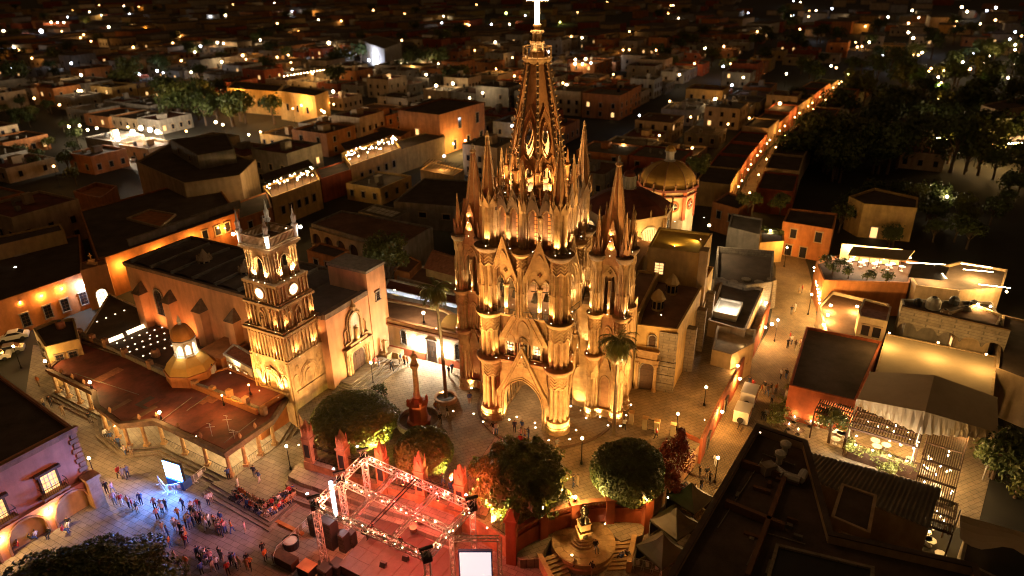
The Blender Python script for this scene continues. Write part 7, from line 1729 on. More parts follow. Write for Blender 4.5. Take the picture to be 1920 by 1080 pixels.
def trailer(label, c, rot, L, h):
 t = thing('food_trailer', label, 'trailer', c, rot)
 b = MB(); b.box(-L / 2, L / 2, -.9, .9, .5, .5 + h); b.build('body', 'white_paint', t); b = MB(); b.box(-L / 2 + .2, L / 2 - .4, -.95, -.905, 1.2, 2.0); b.build('hatch', 'plaster_orange', t); b = MB(); b.box(-L / 2 - .05, L / 2 + .05, -.95, .95, .5 + h + .002, .5 + h + .08); b.build('roof', 'white_paint', t)
 for s in (-1, 1): b = MB(Matrix.Translation((0, s * .8, .33)) @ Matrix.Rotation(math.pi / 2, 4, 'X')); b.lathe((0, 0), [(-.1, .33), (.1, .33)], 14); b.build('wheel', 'black', t)
 b = MB(Matrix.Translation((-L / 2 - .12, 0, 1.0)) @ Matrix.Rotation(math.pi / 2, 4, 'Y')); b.loft([circ(0, 0, z, r, 14) for z, r in ((-.1, .38), (.08, .38), (.08, .2), (0, .2))]); b.build('spare_wheel', 'black', t)
 b = MB(); b.tube((-L / 2, 0, .45), (-L / 2 - 1.2, 0, .4), .06, 4); b.build('tow_bar', 'iron', t)
 return t
dw = WALLR[1] - WALLR[0]; rt = math.atan2(dw.y, dw.x)
trailer('white food trailer with spare wheel parked at the red wall', px(1390, 790, G), rt, 2.4, 1.6); trailer('white food trailer with an open hatch behind the first one', px(1402, 758, G), rt, 2.6, 1.9)
def car(label, c, rot, mt_):
 t = thing('parked_car', label, 'car', c, rot)
 pr = [(-2.1, .35), (-2.15, .75), (-1.95, .95), (-1.1, 1.02), (-.55, 1.45), (.75, 1.47), (1.5, 1.0), (2.05, .9), (2.15, .6), (2.1, .35)]
 b = MB(); rg = []
 for y, k in ((-.85, .94), (-.8, 1), (.8, 1), (.85, .94)): rg.append([(x * (1 if abs(y) < .82 else .98), y * (1 - .18 * max(0, z - .95) / .5), .35 + (z - .35) * k) for x, z in pr])
 b.loft(rg); b.build('body', mt_, t, smooth=False)
 for x0, z0_, x1, z1_ in ((-1.08, 1.05, -.6, 1.42), (1.45, 1.05, .8, 1.44)):
  b = MB(); d = -.04 if x0 < 0 else .04; b.add([(x0 + d, -.68, z0_), (x0 + d, .68, z0_), (x1 + d, .6, z1_), (x1 + d, -.6, z1_)], [(0, 1, 2, 3)]); b.build('windscreen', 'glass_dark', t)
 for s in (-1, 1):
  b = MB(); b.add([(-.95, s * .84, 1.05), (1.3, s * .84, 1.05), (.7, s * .74, 1.4), (-.5, s * .74, 1.4)], [(0, 1, 2, 3)]); b.build('side_window', 'glass_dark', t)
  for x in (-1.3, 1.3): b = MB(Matrix.Translation((x, s * .78, .32)) @ Matrix.Rotation(math.pi / 2, 4, 'X')); b.lathe((0, 0), [(-.1, .32), (.1, .32)], 14); b.build('wheel', 'black', t)
  b = MB(); b.box(-2.17, -2.12, s * .6 - .14, s * .6 + .14, .62, .76); b.build('headlight', 'white_paint', t)
mat('car_white', (.72, .70, .66), rough=.3, var=.04, bump=0); mat('car_silver', (.45, .44, .42), rough=.3, var=.05, bump=0, metal=.6)
car('white car parked beside the orange house', px(27, 636, G), R(25), 'car_white'); car('silver car behind the white one in the side street', px(18, 662, G), R(25), 'car_silver'); car('white car in the side street near the dustbins', px(-8, 676, G), R(28), 'car_white')
# ================================================================ people
def person_mesh(pose, seed):
 rnd = random.Random(seed)
 V, E_, RAD = [], [], []
 def v(p, r): V.append(p); RAD.append(r); return len(V) - 1
 def e(a, b_): E_.append((a, b_))
 sit = pose == 'sit'; hz = .48 if sit else .92
 pel = v((0, 0, hz), (.15, .12)); wai = v((0, .0, hz + .2), (.135, .10)); che = v((0, .01, hz + .42), (.165, .115)); nek = v((0, 0, hz + .56), (.06, .06)); hd = v((0, -.02, hz + .66), (.075, .085)); ht = v((0, -.02, hz + .76), (.07, .08))
 for a, b_ in ((pel, wai), (wai, che), (che, nek), (nek, hd), (hd, ht)): e(a, b_)
 st = .22 if pose == 'walk' else (.04 if pose == 'stand' else 0)
 for s in (-1, 1):
  if sit: hip_ = v((s * .09, -.06, hz), (.09, .09)); kn = v((s * .12, -.46, hz + .02), (.065, .065)); an = v((s * .12, -.5, .1), (.045, .045)); ft = v((s * .12, -.64, .05), (.045, .035))
  else: hip_ = v((s * .09, 0, hz - .06), (.095, .095)); kn = v((s * .1, -s * st * .6 - .02, .5), (.065, .065)); an = v((s * .1, -s * st + .02, .1), (.045, .05)); ft = v((s * .11, -s * st - .14, .05), (.045, .035))
  e(pel, hip_); e(hip_, kn); e(kn, an); e(an, ft)
  sh = v((s * .19, 0, hz + .48), (.06, .06)); 
  if pose == 'phone' or (sit and seed % 2): el = v((s * .25, -.06, hz + .22), (.045, .045)); ha = v((s * .1, -.3, hz + .34), (.035, .035))
  else: el = v((s * .26, .03 + s * st * .3, hz + .22), (.045, .045)); ha = v((s * .24, -.1 + s * st * .6, hz + .0 if not sit else hz + .08), (.035, .035))
  fi = v((V[ha][0], V[ha][1] - .05, V[ha][2] - .07), (.03, .02))
  e(che, sh); e(sh, el); e(el, ha); e(ha, fi)
 me = bpy.data.meshes.new('tmp'); me.from_pydata(V, E_, [])
 o = bpy.data.objects.new('tmp', me); COL.objects.link(o)
 o.modifiers.new('s', 'SKIN')
 for i, sv in enumerate(me.skin_vertices[0].data): sv.radius = RAD[i]; sv.use_root = i == 0
 sb = o.modifiers.new('d', 'SUBSURF'); sb.levels = 1; sb.render_levels = 1
 dg = bpy.context.evaluated_depsgraph_get(); dg.update()
 m2 = bpy.data.meshes.new_from_object(o.evaluated_get(dg))
 bpy.data.objects.remove(o); bpy.data.meshes.remove(me)
 return m2, hz
cols = {'white': (.66, .64, .60), 'black': (.02, .02, .022), 'red': (.40, .03, .025), 'blue': (.05, .10, .28), 'grey': (.20, .19, .18), 'pink': (.55, .28, .26), 'orange': (.50, .16, .04), 'navy': (.02, .03, .07), 'tan': (.35, .25, .15), 'yellow': (.55, .40, .08)}
for k, c_ in cols.items(): mat('cloth_' + k, c_, var=.12, bump=0, rough=.9)
mat('skin', (.36, .19, .11), var=.08, bump=0, rough=.6); mat('hair', (.02, .013, .009), var=.2, bump=0, rough=.6)
PM = {}
def person_obj(pose, shirt, legs, variant):
 key = (pose, shirt, legs, variant)
 if key not in PM:
  base = ('base', pose, variant)
  if base not in PM: PM[base] = person_mesh(pose, variant)
  m0, hz = PM[base]; m = m0.copy()
  m.materials.clear()
  for nm in ('cloth_' + shirt, 'cloth_' + legs, 'skin', 'hair', 'black'): m.materials.append(M_[nm])
  for p in m.polygons:
   c = p.center; z = c.z - hz; i = 0
   if z > .69 or (z > .6 and c.y > .0 and abs(c.x) < .12): i = 3
   elif z > .53: i = 2
   elif z < -.0 and c.z > .12 and not (abs(c.x) > .19): i = 1
   elif pose == 'sit' and c.y < -.1 and z < .12 and abs(c.x) < .22 and c.z > .12: i = 1
   elif c.z <= .12: i = 4
   if abs(c.x) > .2 and z < .12 and z > -.2 and pose != 'sit': i = 2
   p.material_index = i
   p.use_smooth = True
  PM[key] = m
 return PM[key]
for nm in ('glow_red',): emit(nm, (1, .15, .06), 16.0)
PN = 0
def person(x, y, z, where, grp, pose=None, shirt=None, legs=None, rot=None, rnd=random.Random(77)):
 global PN
 pose = pose or rnd.choice(('stand', 'stand', 'walk', 'phone')); shirt = shirt or rnd.choice(('white', 'white', 'black', 'navy', 'grey', 'red', 'blue', 'tan', 'pink', 'black', 'orange')); legs = legs or rnd.choice(('navy', 'black', 'black', 'grey', 'tan', 'blue', 'white'))
 p = px(x, y, z)
 o = bpy.data.objects.new('person', person_obj(pose, shirt, legs, rnd.randrange(2))); COL.objects.link(o)
 o.location = p; o.rotation_euler = (0, 0, rot if rot is not None else rnd.uniform(0, 6.28)); s = rnd.uniform(.96, 1.1); o.scale = (s, s, s)
 verb = {'stand': 'standing', 'walk': 'walking', 'phone': 'with a phone', 'sit': 'sitting'}[pose]
 tag(o, 'person in %s top and %s trousers %s %s' % (shirt, legs, verb, where), 'person', grp)
 PN += 1
for x, y in ((225, 897), (233, 899), (241, 895), (202, 925), (213, 925), (216, 946), (229, 948), (243, 953), (251, 957), (259, 962), (266, 946)): person(x, y, G, 'near the bright screen', 'people near the bright screen')
for x, y in ((225, 841), (237, 855), (248, 855), (211, 830), (200, 824), (84, 765), (97, 763), (74, 724), (120, 780), (170, 793)): person(x, y, G, 'along the portal steps', 'people along the portal')
for x, y in ((398, 943), (392, 948), (366, 971), (380, 978), (373, 982), (336, 974), (357, 981), (341, 1003), (347, 1017), (320, 1027), (362, 962), (373, 958)): person(x, y, G, 'in mid plaza', 'people in mid plaza')
for x, y in ((405, 992), (419, 1006), (412, 1003), (424, 999), (409, 998), (402, 986), (436, 999), (461, 1000), (373, 1048), (380, 1050), (391, 1048), (419, 1055), (442, 1061), (450, 1066), (466, 1061), (401, 1073), (380, 1078), (429, 1078), (495, 1040), (499, 1052), (465, 1070), (352, 1066), (338, 1073), (330, 1055)): person(x, y, G, 'before the stage', 'people before the stage')
rp = random.Random(9)
for k in range(44):
 cx, cy_ = rp.choice(((372, 985), (412, 1000), (350, 1020), (390, 1060), (440, 1064), (320, 1000), (365, 955), (300, 960)))
 person(cx + rp.gauss(0, 13), cy_ + rp.gauss(0, 8), G, 'among the plaza crowd', 'plaza crowd')
for x, y in ((478, 896), (487, 905), (430, 900), (448, 916)): person(x, y, T, 'below the bell tower', 'people on the tower terrace')
rp = random.Random(4)
for k in range(17): f = k / 16; person(440 + 62 * f + rp.uniform(-1.5, 1.5), 936 + 34 * f, G + .02, 'on the lower plaza step', 'people on the plaza steps', 'sit', rot=R(-30) + rp.uniform(-.4, .4))
for k in range(13): f = k / 12; person(446 + 60 * f + rp.uniform(-1.5, 1.5), 926 + 32 * f, G + .32, 'on the upper plaza step', 'people on the plaza steps', 'sit', rot=R(-30) + rp.uniform(-.4, .4))
for k in range(15): f = k / 14; person(508 + 52 * f + rp.uniform(-1.5, 1.5), 968 - 36 * f, G + .02, 'on the stage side plaza step', 'people on the plaza steps', 'sit', rot=R(40) + rp.uniform(-.4, .4))
for k in range(10): f = k / 9; person(500 + 50 * f + rp.uniform(-1.5, 1.5), 958 - 34 * f, G + .32, 'on the upper stage side step', 'people on the plaza steps', 'sit', rot=R(40) + rp.uniform(-.4, .4))
for x, y in ((925, 813), (931, 815), (977, 824), (984, 824), (991, 823), (965, 810), (979, 809), (976, 838), (983, 839), (881, 758), (1044, 845), (1170, 806)): person(x, y, .16, 'before the church arch', 'people before the church')
for x, y in ((818, 774), (822, 778), (839, 782), (826, 795), (842, 706), (735, 697), (759, 684), (848, 700), (765, 688), (752, 682), (705, 690), (712, 694)): person(x, y, 0, 'near the column', 'people in the atrium')
for x, y in ((831, 909), (847, 907), (853, 911), (858, 908), (846, 925), (898, 918), (868, 921), (1075, 915), (1083, 912)): person(x, y, 0, 'by the fence gate', 'people by the fence gate')
for x, y in ((1301, 932), (1314, 919), (1311, 895), (1324, 898), (1340, 875), (1330, 905)): person(x, y, G, 'beside the tents', 'people by the tents')
person(1230, 822, 0, 'past the iron gate', 'people beside the church', 'walk', 'red', 'black')
for x, y in ((1077, 1072), (1110, 1078)): person(x, y, G, 'below the statue dais', 'people at the statue')
person(1116, 1030, -1.6, 'on the rim of the statue dais', 'people at the statue', 'sit', 'black', 'grey', R(10))
for x, y in ((1167, 1052), (1174, 1048)): person(x, y, -1.75, 'on the stair wall at the statue', 'people at the statue', 'sit')
for x, y in ((1476, 653), (1484, 646), (1490, 657), (1499, 653), (1463, 711), (1473, 711), (1427, 738), (1432, 734), (1437, 742), (1444, 738), (1454, 738), (1446, 757), (1429, 788), (1434, 788), (1444, 786), (1480, 640), (1410, 730), (1404, 724), (1497, 552), (1503, 549), (1483, 590), (1490, 585), (1495, 690), (1415, 742)): person(x, y, G, 'on the cobbled street', 'people on the cobbled street')
for x, y in ((690, 1012), (700, 1000), (752, 1030)): person(x, y, G + 1.13, 'on the stage deck', 'people on stage', 'stand', 'black', 'black')
for x, y in ((120, 1000), (95, 1005), (60, 1018), (130, 985), (38, 1030), (70, 1010)): person(x, y, G, 'at the pink house', 'people at the pink house', 'sit')
# ================================================================ architectural lighting
def cflood(x, y, z, tx, ty, tz, pw, label, grp, col=WARM, size=.16, ang=120, glow='glow_lamp'):
 return flood(tuple(cl(x, y, z)), tuple(cl(tx, ty, tz)), pw, label, grp, col, size, ang, glow, ls=.32)
CW = (1, .57, .18); CWW = (1, .70, .34)
for (x, y) in ((888, 777), (906, 792), (955, 788), (969, 783), (1003, 794), (1004, 803), (1029, 827), (1068, 825), (1080, 808), (1070, 763), (1099, 785), (1125, 783), (1140, 799), (1163, 800), (1174, 780), (1183, 760), (884, 729)):
 p = px(x, y, .16); l_ = p - CC; lx, ly = l_.dot(_u), l_.dot(_n)
 cand = [(q[0], q[1]) for q in C4] + [(q[0], q[1]) for q in PS] + [(0, -3)]
 c_ = min(cand, key=lambda q: (q[0] - lx) ** 2 + (q[1] - ly) ** 2)
 flood(tuple(p), tuple(cl(c_[0], c_[1], 4.5)), 330, 'small ground floodlight on the paving around the church foot', 'floodlights on the church paving', CW, .17, 130)
flood(tuple(px(1208, 724, .05)), tuple(cl(11.7, 8.2, 4)), 420, 'ground floodlight before the side chapel portal', None, CW, .17, 130)
flood(tuple(px(1178, 752, .05)), tuple(cl(11, 8, 5)), 300, 'ground floodlight between side tower and chapel', None, CW, .17, 130)
for k in (0, 1):
 def rot(x, y):
  for _ in range(k): x, y = -y, x
  return x, y
 g1 = 'floodlights on the first church ledge'; n1 = 'slim floodlight on the church ledge under the lit windows'
 for x in (-1.62, 0, 1.62):
  a, c_ = rot(x, -5.0), rot(x, -4.1); cflood(a[0], a[1], 9.05 if x else 9.5, c_[0], c_[1], 10.8, 75 if x else 45, n1, g1, CWW, .14, 120)
 for x in (-3.0, 3.0):
  a, c_ = rot(x, -5.35), rot(x * 1.2, -4.3); cflood(a[0], a[1], 9.0, c_[0], c_[1], 13, 95, n1, g1, CW, .13)
 g2 = 'floodlights on the belfry balcony'; n2 = 'floodlight on the belfry balcony of the central tower'
 for x in (-2.0, 2.0):
  a, c_ = rot(x, -4.95), rot(x * .9, -3.6); cflood(a[0], a[1], 14.75, c_[0], c_[1], 18.5, 210, n2, g2, CWW, .16, 140)
  a, c_ = rot(x, -2.6), rot(x * .9, -4.0); cflood(a[0], a[1], 14.7, c_[0], c_[1], 18.5, 480, n2, g2, CWW, .16, 150)
 for x in (-3.7, 0, 3.7):
  a, c_ = rot(x, -5.55 if abs(x) > 3.5 else -5.2), rot(x, -4.0); cflood(a[0], a[1], 14.78, c_[0], c_[1], 19, 170, n2, g2, CW, .12)
 g3 = 'floodlights below the drum lancets'; n3 = 'floodlight on the drum terrace below the lancet windows'
 for x in (-2.5, -1.3, 1.3, 2.5):
  a, c_ = rot(x, -4.75), rot(x, -3.6); cflood(a[0], a[1], 22.5, c_[0], c_[1], 26, 120, n3, g3, (1, .66, .34), .15, 120)
 for x in (-3.95, 3.95):
  a, c_ = rot(x, -5.15), rot(x, -3.9); cflood(a[0], a[1], 22.6, c_[0], c_[1], 27, 190, n3, g3, CW, .12)
for i in range(8):
 a = i * math.pi / 4
 cflood(3.75 * math.cos(a), 3.75 * math.sin(a), 27.98, 2.4 * math.cos(a), 2.4 * math.sin(a), 34, 420, 'floodlight at the foot of the openwork spire', 'floodlights round the spire foot', CW, .13)
 if i % 2 == 0: cflood(1.25 * math.cos(a), 1.25 * math.sin(a), 41.62, .4 * math.cos(a), .4 * math.sin(a), 43.6, 45, 'tiny floodlight on the spire balcony', 'floodlights on the spire balcony', CWW, .07)
for z, pw in ((28.6, 700), (31.5, 400)):
 point(church, (0, 0, z), pw, (1, .72, .36), .3)
b = MB(); b.lathe((0, 0), [(27.95, .3), (28.5, .3), (28.6, .1)], 8); b.build('spire_lamp', 'glow_lamp', church)
point(church, (0, -1.0, 6.6), 420, CWW, .25); point(church, (0, 1.5, 17.5), 300, CWW, .25)
point(church, (0, -.9, 47), 700, (1, .6, .25), .4)
for sx_, cx, cy_ in ((1, 8.5, 1.7), (-1, -8.5, 1.9)):
 for px_, py_ in (((-1.5, -1.5), (1.5, -1.5), (1.5, 1.5)) if sx_ > 0 else ((-1.5, -1.5), (1.5, -1.5))):
  nrm = Vector((px_, py_)).normalized()
  cflood(cx + px_ + nrm.x * .82, cy_ + py_ + nrm.y * .82, 14.22, cx + px_, cy_ + py_, 18, 120, 'floodlight on the upper ledge of a side tower', 'floodlights on the side towers', CWW, .13)
  cflood(cx + px_ + nrm.x * .9, cy_ + py_ + nrm.y * .9, 8.9, cx + px_, cy_ + py_, 12, 120, 'floodlight on the lower ledge of a side tower', 'lower floodlights on the side towers', CW, .13)
 cflood(cx, cy_ - 1.9, 14.2, cx, cy_ - 1.3, 18, 90, 'floodlight on the upper ledge of a side tower', 'floodlights on the side towers', CWW, .12)
 cflood(cx + sx_ * 1.95, cy_, 14.2, cx + sx_ * 1.3, cy_, 18, 160, 'floodlight on the upper ledge of a side tower', 'floodlights on the side towers', CWW, .13)
 for a, c_ in ((0, -2.0), (sx_ * 2.0, 0)): cflood(cx + a, cy_ + c_, 21.35, cx + a * .5, cy_ + c_ * .5, 25, 90, 'floodlight at the foot of a side spire', 'floodlights at the side spires', (1, .56, .2), .11)
 cflood(cx - .15, cy_ - 1.75, 22.9, cx, cy_ - 1.0, 24.5, 40, 'bright lamp in the dormer of a side spire', 'lamps in the side spire dormers', CWW, .2, 140)
for x in (5.0, 6.2): cflood(x, .3, 9.0, x - .2, 1.4, 11, 120, 'floodlight between central and side tower', 'floodlights between the towers', CWW, .14)
cflood(5.6, .4, .16, 5.6, 1.4, 4, 200, 'ground floodlight between central and side tower', 'floodlights on the church paving', CW, .15)
for (x, y, tx, ty, tz_2, pw) in ((RC[0] + 8.6, RC[1] - 3.5, RC[0] + 5, RC[1] - 3, 13, 420), (RC[0] + 3.5, RC[1] - 8.6, RC[0] + 2.5, RC[1] - 5, 13, 260)): cflood(x, y, 11.9 if y < 32 else 9.1, tx, ty, tz_2, pw, 'floodlight on the roof below the red octagon', 'floodlights of the red octagon', WARM, .18)
for a in (-2.6, -1.9, -1.2, -.5): cflood(DC[0] + 8.5 * math.cos(a), DC[1] + 8.5 * math.sin(a), 9.2, DC[0], DC[1], 14, 520, 'floodlight on the roof round the yellow dome', 'floodlights of the yellow dome', WARM, .2, 120)
cflood(11.5, 24.5, 13.7, 11.5, 29, 13.7, 90, 'flat lamp on the transept roof, near side', None, (1, .62, .12), .2, 160); cflood(14.5, 28.5, 13.7, 12, 26, 13.7, 90, 'flat lamp on the transept roof, street side', None, (1, .62, .12), .2, 160)
point(church, (RC[0] + 5.2, RC[1] - 6.6, 13.6), 60, WARM, .15)
def sflood(x, y, z, tx, ty, tz_, pw, label, grp=None, col=WARM, size=.16, ang=120): return flood(tuple(sl(x, y, z)), tuple(sl(tx, ty, tz_)), pw, label, grp, col, size, ang, ls=.34)
for x in (4.4, 10.2): sflood(x, -2.6, .05, x + (7 - x) * .5, 0, 5, 420, 'ground floodlight beside the oratory stairs', 'floodlights at the oratory stairs', (1, .62, .28), .18, 130)
sflood(7.3, -.75, 4.9, 7.3, 0, 8, 130, 'slim floodlight under the lit niche of the oratory', None, CWW, .15, 130)
for k in range(4):
 def rt(x, y):
  for _ in range(k): x, y = -y, x
  return TCX + x, TCY + y
 if k in (1, 2): continue
 nm, gr_ = 'floodlight on a ledge of the bell tower', 'floodlights on the bell tower'
 for x in (-.9, .9):
  a, c_ = rt(x, -2.45), rt(x * .9, -1.8); sflood(*a, 16.78, *c_, 19.5, 420, nm, gr_, CWW, .13, 130)
 a, c_ = rt(0, -2.6), rt(0, -1.9); sflood(*a, 16.78, *c_, 19.5, 70, nm, gr_, CWW, .13, 130)
 a, c_ = rt(0, -3.15), rt(0, -2.7); sflood(*a, 10.97, *c_, 13, 150, nm, gr_, CWW, .14, 130)
 for x in (-2.2, 2.2): a, c_ = rt(x, -3.25), rt(x, -2.7); sflood(*a, 10.97, *c_, 13.5, 130, nm, gr_, (1, .5, .18), .1, 130)
 a, c_ = rt(0, -3.0), rt(0, -2.4); sflood(*a, 14.37, *c_, 16, 60, nm, gr_, CWW, .1, 150)
 for x in (-1.6, 1.6): a, c_ = rt(x, -4.1), rt(x, -3.0); sflood(*a, (2.12 if k in (3, 0) else .1) if k == 3 else -2.1, *c_, 6 if k == 3 else 3.5, 1300, nm, gr_, CW, .14, 130)
 for x in (-1.5, 1.5): a, c_ = rt(x, -3.6), rt(x, -2.95); sflood(*a, 7.06, *c_, 9.5, 190, nm, gr_, (1, .5, .18), .09, 130)
for sx_ in (-1, 1):
 for sy_ in (-1, 1):
  p = sl(TCX + sx_ * 2.18, TCY + sy_ * 2.18, 22.5); lantern(tuple(p + Vector((0, 0, .1)) + (e1 * sx_ + e2 * sy_) * .45), 'white lamp at a corner spire of the bell tower', 'lamps at the bell tower spires', 45, (1, .86, .68), glow='glow_white', size=.22, name='spire_lamp')
for y in (8.4, 13.3, 19.8, 26.2, 33): sflood(-.2, y, 1.25, 2.4, y, 5, 380, 'roof floodlight between two buttresses of the nave', 'floodlights along the nave wall', (1, .38, .12), .15, 140)
sflood(-3.2, 12.5, 2.2, 0, 13, 5, 160, 'white floodlight on the vaulted chapel roof', None, CWW, .2, 130)
for e, n_ in ((0, 4), (4, 3), (5, 3), (6, 2), (2, 2)):
 cm = offset_poly(PO, 2.0); a, d = Vector(cm[e]), Vector(cm[e + 1])
 for i in range(n_): q = a.lerp(d, (i + .5) / n_); lantern((q.x, q.y, zr_ - .75), 'hanging lantern under the red-roofed portal', 'lanterns under the portal', 85, (1, .66, .26), glow='glow_lamp', size=.16, name='portal_lantern')
for x, y, lab in ((88, 688, 'bright lamp at the street end of the portal roof'), (172, 728, 'bright lamp at the bend of the portal roof'), (302, 785, 'small lamp on the portal roof edge before the stage')):
 q = px(x, y, zr_ + .2); lantern(tuple(q), lab, None, 170, WARM, glow='glow_lamp', size=.2, h=.6, name='roof_lamp')
for x, y, pw, lab in ((420, 760, 220, 'amber floodlight on the orange terrace roof'), (470, 740, 220, 'amber floodlight at the tower foot')): q = px(x, y, 2.2); lantern(tuple(q), lab, None, pw, AMBER, glow='glow_warm', size=.12, h=1.2, name='roof_lamp')
for k in range(5): q = px(492 + 12 * k, 716 + 4 * k, 2.3); lantern(tuple(q), 'white strip lamp along the foot of the bell tower', 'strip lamps at the tower foot', 60, WHITE, glow='glow_white', size=.14, name='strip_lamp', h=.1)
for c_, dx, dy, pw, lab in ((T1c, 4.4, -4.4, 2800, 'yellow uplight before the wide laurel'), (T1c, -6.2, -1.6, 1500, 'yellow uplight at the side of the wide laurel'), (T2c, 3.4, -3.4, 2600, 'yellow uplight before the smaller laurel'), (T3c, -3.4, -3.9, 2600, 'yellow uplight before the shaggy laurel'), (T3c, -5.8, .5, 2200, 'yellow uplight behind the shaggy laurel'), (T4c, -4.1, -1.0, 800, 'yellow uplight left of the dark smooth laurel'), (T4c, 4.1, -.6, 800, 'yellow uplight right of the dark smooth laurel')):
 p = c_ + Vector((dx, dy, .02)); flood(tuple(p), tuple(c_ + Vector((dx * .6, dy * .6, 2.4))), pw, lab, None, (1, .85, .18), .15, 110)
flood(tuple(px(740, 545, 3.6)), tuple(px(735, 560, 8)), 300, 'uplight at the tall broad-leaved tree', None, (1, .7, .2), .18, 90)
for x, y, z, h, pw, col, lab in ((182, 905, G, 3.2, 800, WARM, 'globe street lamp at the corner of the pink house'), (150, 745, G, 3.2, 420, WARM, 'globe street lamp beside the portal steps'), (40, 690, G, 3.4, 420, WARM, 'globe street lamp near the parked cars'), (700, 720, 0, 3.0, 260, WARM, 'globe street lamp beside the oratory stairs'), (1268, 806, 0, 2.0, 260, AMBER, 'low lamp at the plastered gate posts'), (1340, 905, G, 3.2, 450, WARM, 'globe street lamp in the lane by the tents'), (1505, 700, G, 3.6, 500, AMBER, 'street lamp beside the dark flat roof'), (1452, 640, G, 3.4, 420, AMBER, 'street lamp below the stair house'), (1515, 590, G, 3.4, 350, AMBER, 'street lamp opposite the row of bulbs'), (1470, 500, G, 3.6, 420, AMBER, 'street lamp at the top of the cobbled street'), (545, 880, T, 3.0, 330, WARM, 'lamp on the terrace by the fence end pier'), (1090, 870, 0, 3.2, 300, AMBER, 'street lamp in the atrium between the laurels'), (1320, 760, 0, 2.4, 260, AMBER, 'lamp on the bare terrace inside the red wall')):
 lantern(tuple(px(x, y, z)), lab, None, pw, col, glow='glow_lamp', size=.17, h=h, name='street_lamp')
for x, y in ((40, 560), (80, 548), (118, 535)): q = px(x, y, 2.6); lantern(tuple(q + Vector((.3, -.9, 0))), 'amber wall lamp on the long orange street house', 'lamps of the orange street house', 240, AMBER, glow='glow_warm', size=.16)
for f in (.15, .4, .65, .88):
 a, d = px(183, 489, 4.6), px(445, 399, 4.6); q = a.lerp(d, f); lantern((q.x + .5, q.y - 1.3, 3.0), 'amber wall lamp on the house front behind the nave', 'lamps behind the nave', 330, AMBER, glow='glow_warm', size=.16)
for i in range(30):
 f = i / 29 * (len(ST) - 1.001); k = int(f); p = ST[k].lerp(ST[k + 1], f - k) + Vector((-1.7 if i % 3 else 1.7, 0, 0)); lantern((p.x, p.y, G), 'amber street lamp in the long row down the far street', 'lamps of the far street', 150, AMBER, glow='glow_warm', size=.2, h=4.0, name='street_lamp')
for x, y, z, pw in ((1668, 622, 5.2, 200), (1760, 640, 5.4, 200), (1850, 662, 5.4, 170)): lantern(tuple(px(x, y, z)), 'amber wall lamp shining down on the cream awning', 'lamps over the cream awning', pw, WARM, glow='glow_warm', size=.15)  # lamps added to brighten the awning
for (x, y, z, tx, ty, tz_2, pw, an, lab) in ((-9, -11, .05, -1, -4, 12, 4300, 75, 'projector beside the column fountain aimed at the church front'), (8, -12, .05, 3, -4, 12, 3700, 75, 'projector between the two laurels aimed at the church front'), (18, -2, .05, 8, 0, 11, 4200, 75, 'projector on the bare terrace aimed at the side tower'), (-16, 4, 5.6, -7, 1, 14, 3200, 70, 'projector on the cream house roof aimed at the church'), (20, 4, .05, 9, 4, 14, 3600, 70, 'projector beside the chapel corner aimed at the side tower'), (12.5, 12, 9.0, 2, 0, 30, 4200, 60, 'projector on the chapel roof aimed at the spire'), (-3, -15, .05, 0, -2, 30, 6500, 36, 'projector on the path aimed at the drum')):
 cflood(x, y, z, tx, ty, tz_2, pw, lab, None, (1, .54, .16), .22, an)  # fill projectors, added to light the church more evenly
for x, y, z, lab in ((-8, -10, .05, 'projector by the column aimed at the spire'), (15, -4, .05, 'projector by the gate posts aimed at the spire')): cflood(x, y, z, 0, 0, 36, 22000, lab, None, (1, .52, .14), .22, 26)  # narrow beams added to lift the spire shaft
flood(tuple(px(850, 772, .05)), tuple(px(836, 745, 0) + Vector((-.4, 0, 15.7))), 14000, 'uplight at the planter of the tall palm', None, (1, .72, .25), .16, 24)
for (x, y, z, tx, ty, tz_2, pw, lab) in ((-6, -5, .05, TCX, TCY - 3, 6, 2600, 'projector on the tower terrace aimed at the bell tower'), (8, -14, .1, 7, 0, 6, 3200, 'projector in the atrium aimed at the oratory front'), (-14, 6, 1.6, TCX - 2, TCY, 10, 2600, 'projector on the portal roof aimed at the bell tower')):
 sflood(x, y, z, tx, ty, tz_2, pw, lab, None, (1, .58, .22), .2, 70)  # added fill for the bell tower and oratory front
for s_, t_, tx, ty, pw, lab in ((0, 0, 330, 1000, 1500, 'violet wash light on the left stage tower'), (0, .5, 120, 880, 700, 'pink wash light on the middle stage tower'), (1, 1, 920, 855, 1100, 'red wash light on the rear stage corner'), (0, 1, 500, 930, 1200, 'pink wash light on the rear stage tower')):
 p = lerp2(s_, t_) + Vector((-.5, 0, 1.3)); flood(tuple(p), tuple(px(tx, ty, G)), pw, lab, None, (.80, .42, .82) if 'violet' in lab else ((1, .10, .05) if 'red' in lab else (1, .42, .4)), .2, 50 if 'violet' in lab else 75, 'glow_cool')
for dx, dy, tx, ty, lab in ((-3.0, 1.6, -5.5, 4.6, 'small floodlight on the statue terrace aimed at the wall, stage side'), (2.4, 2.2, 3.6, 6.5, 'small floodlight on the statue terrace aimed at the wall, tent side')):
 flood((SB.x + dx, SB.y + dy, -1.66), (SB.x + tx, SB.y + ty, -.3), 420, lab, None, (1, .52, .16), .13, 140)
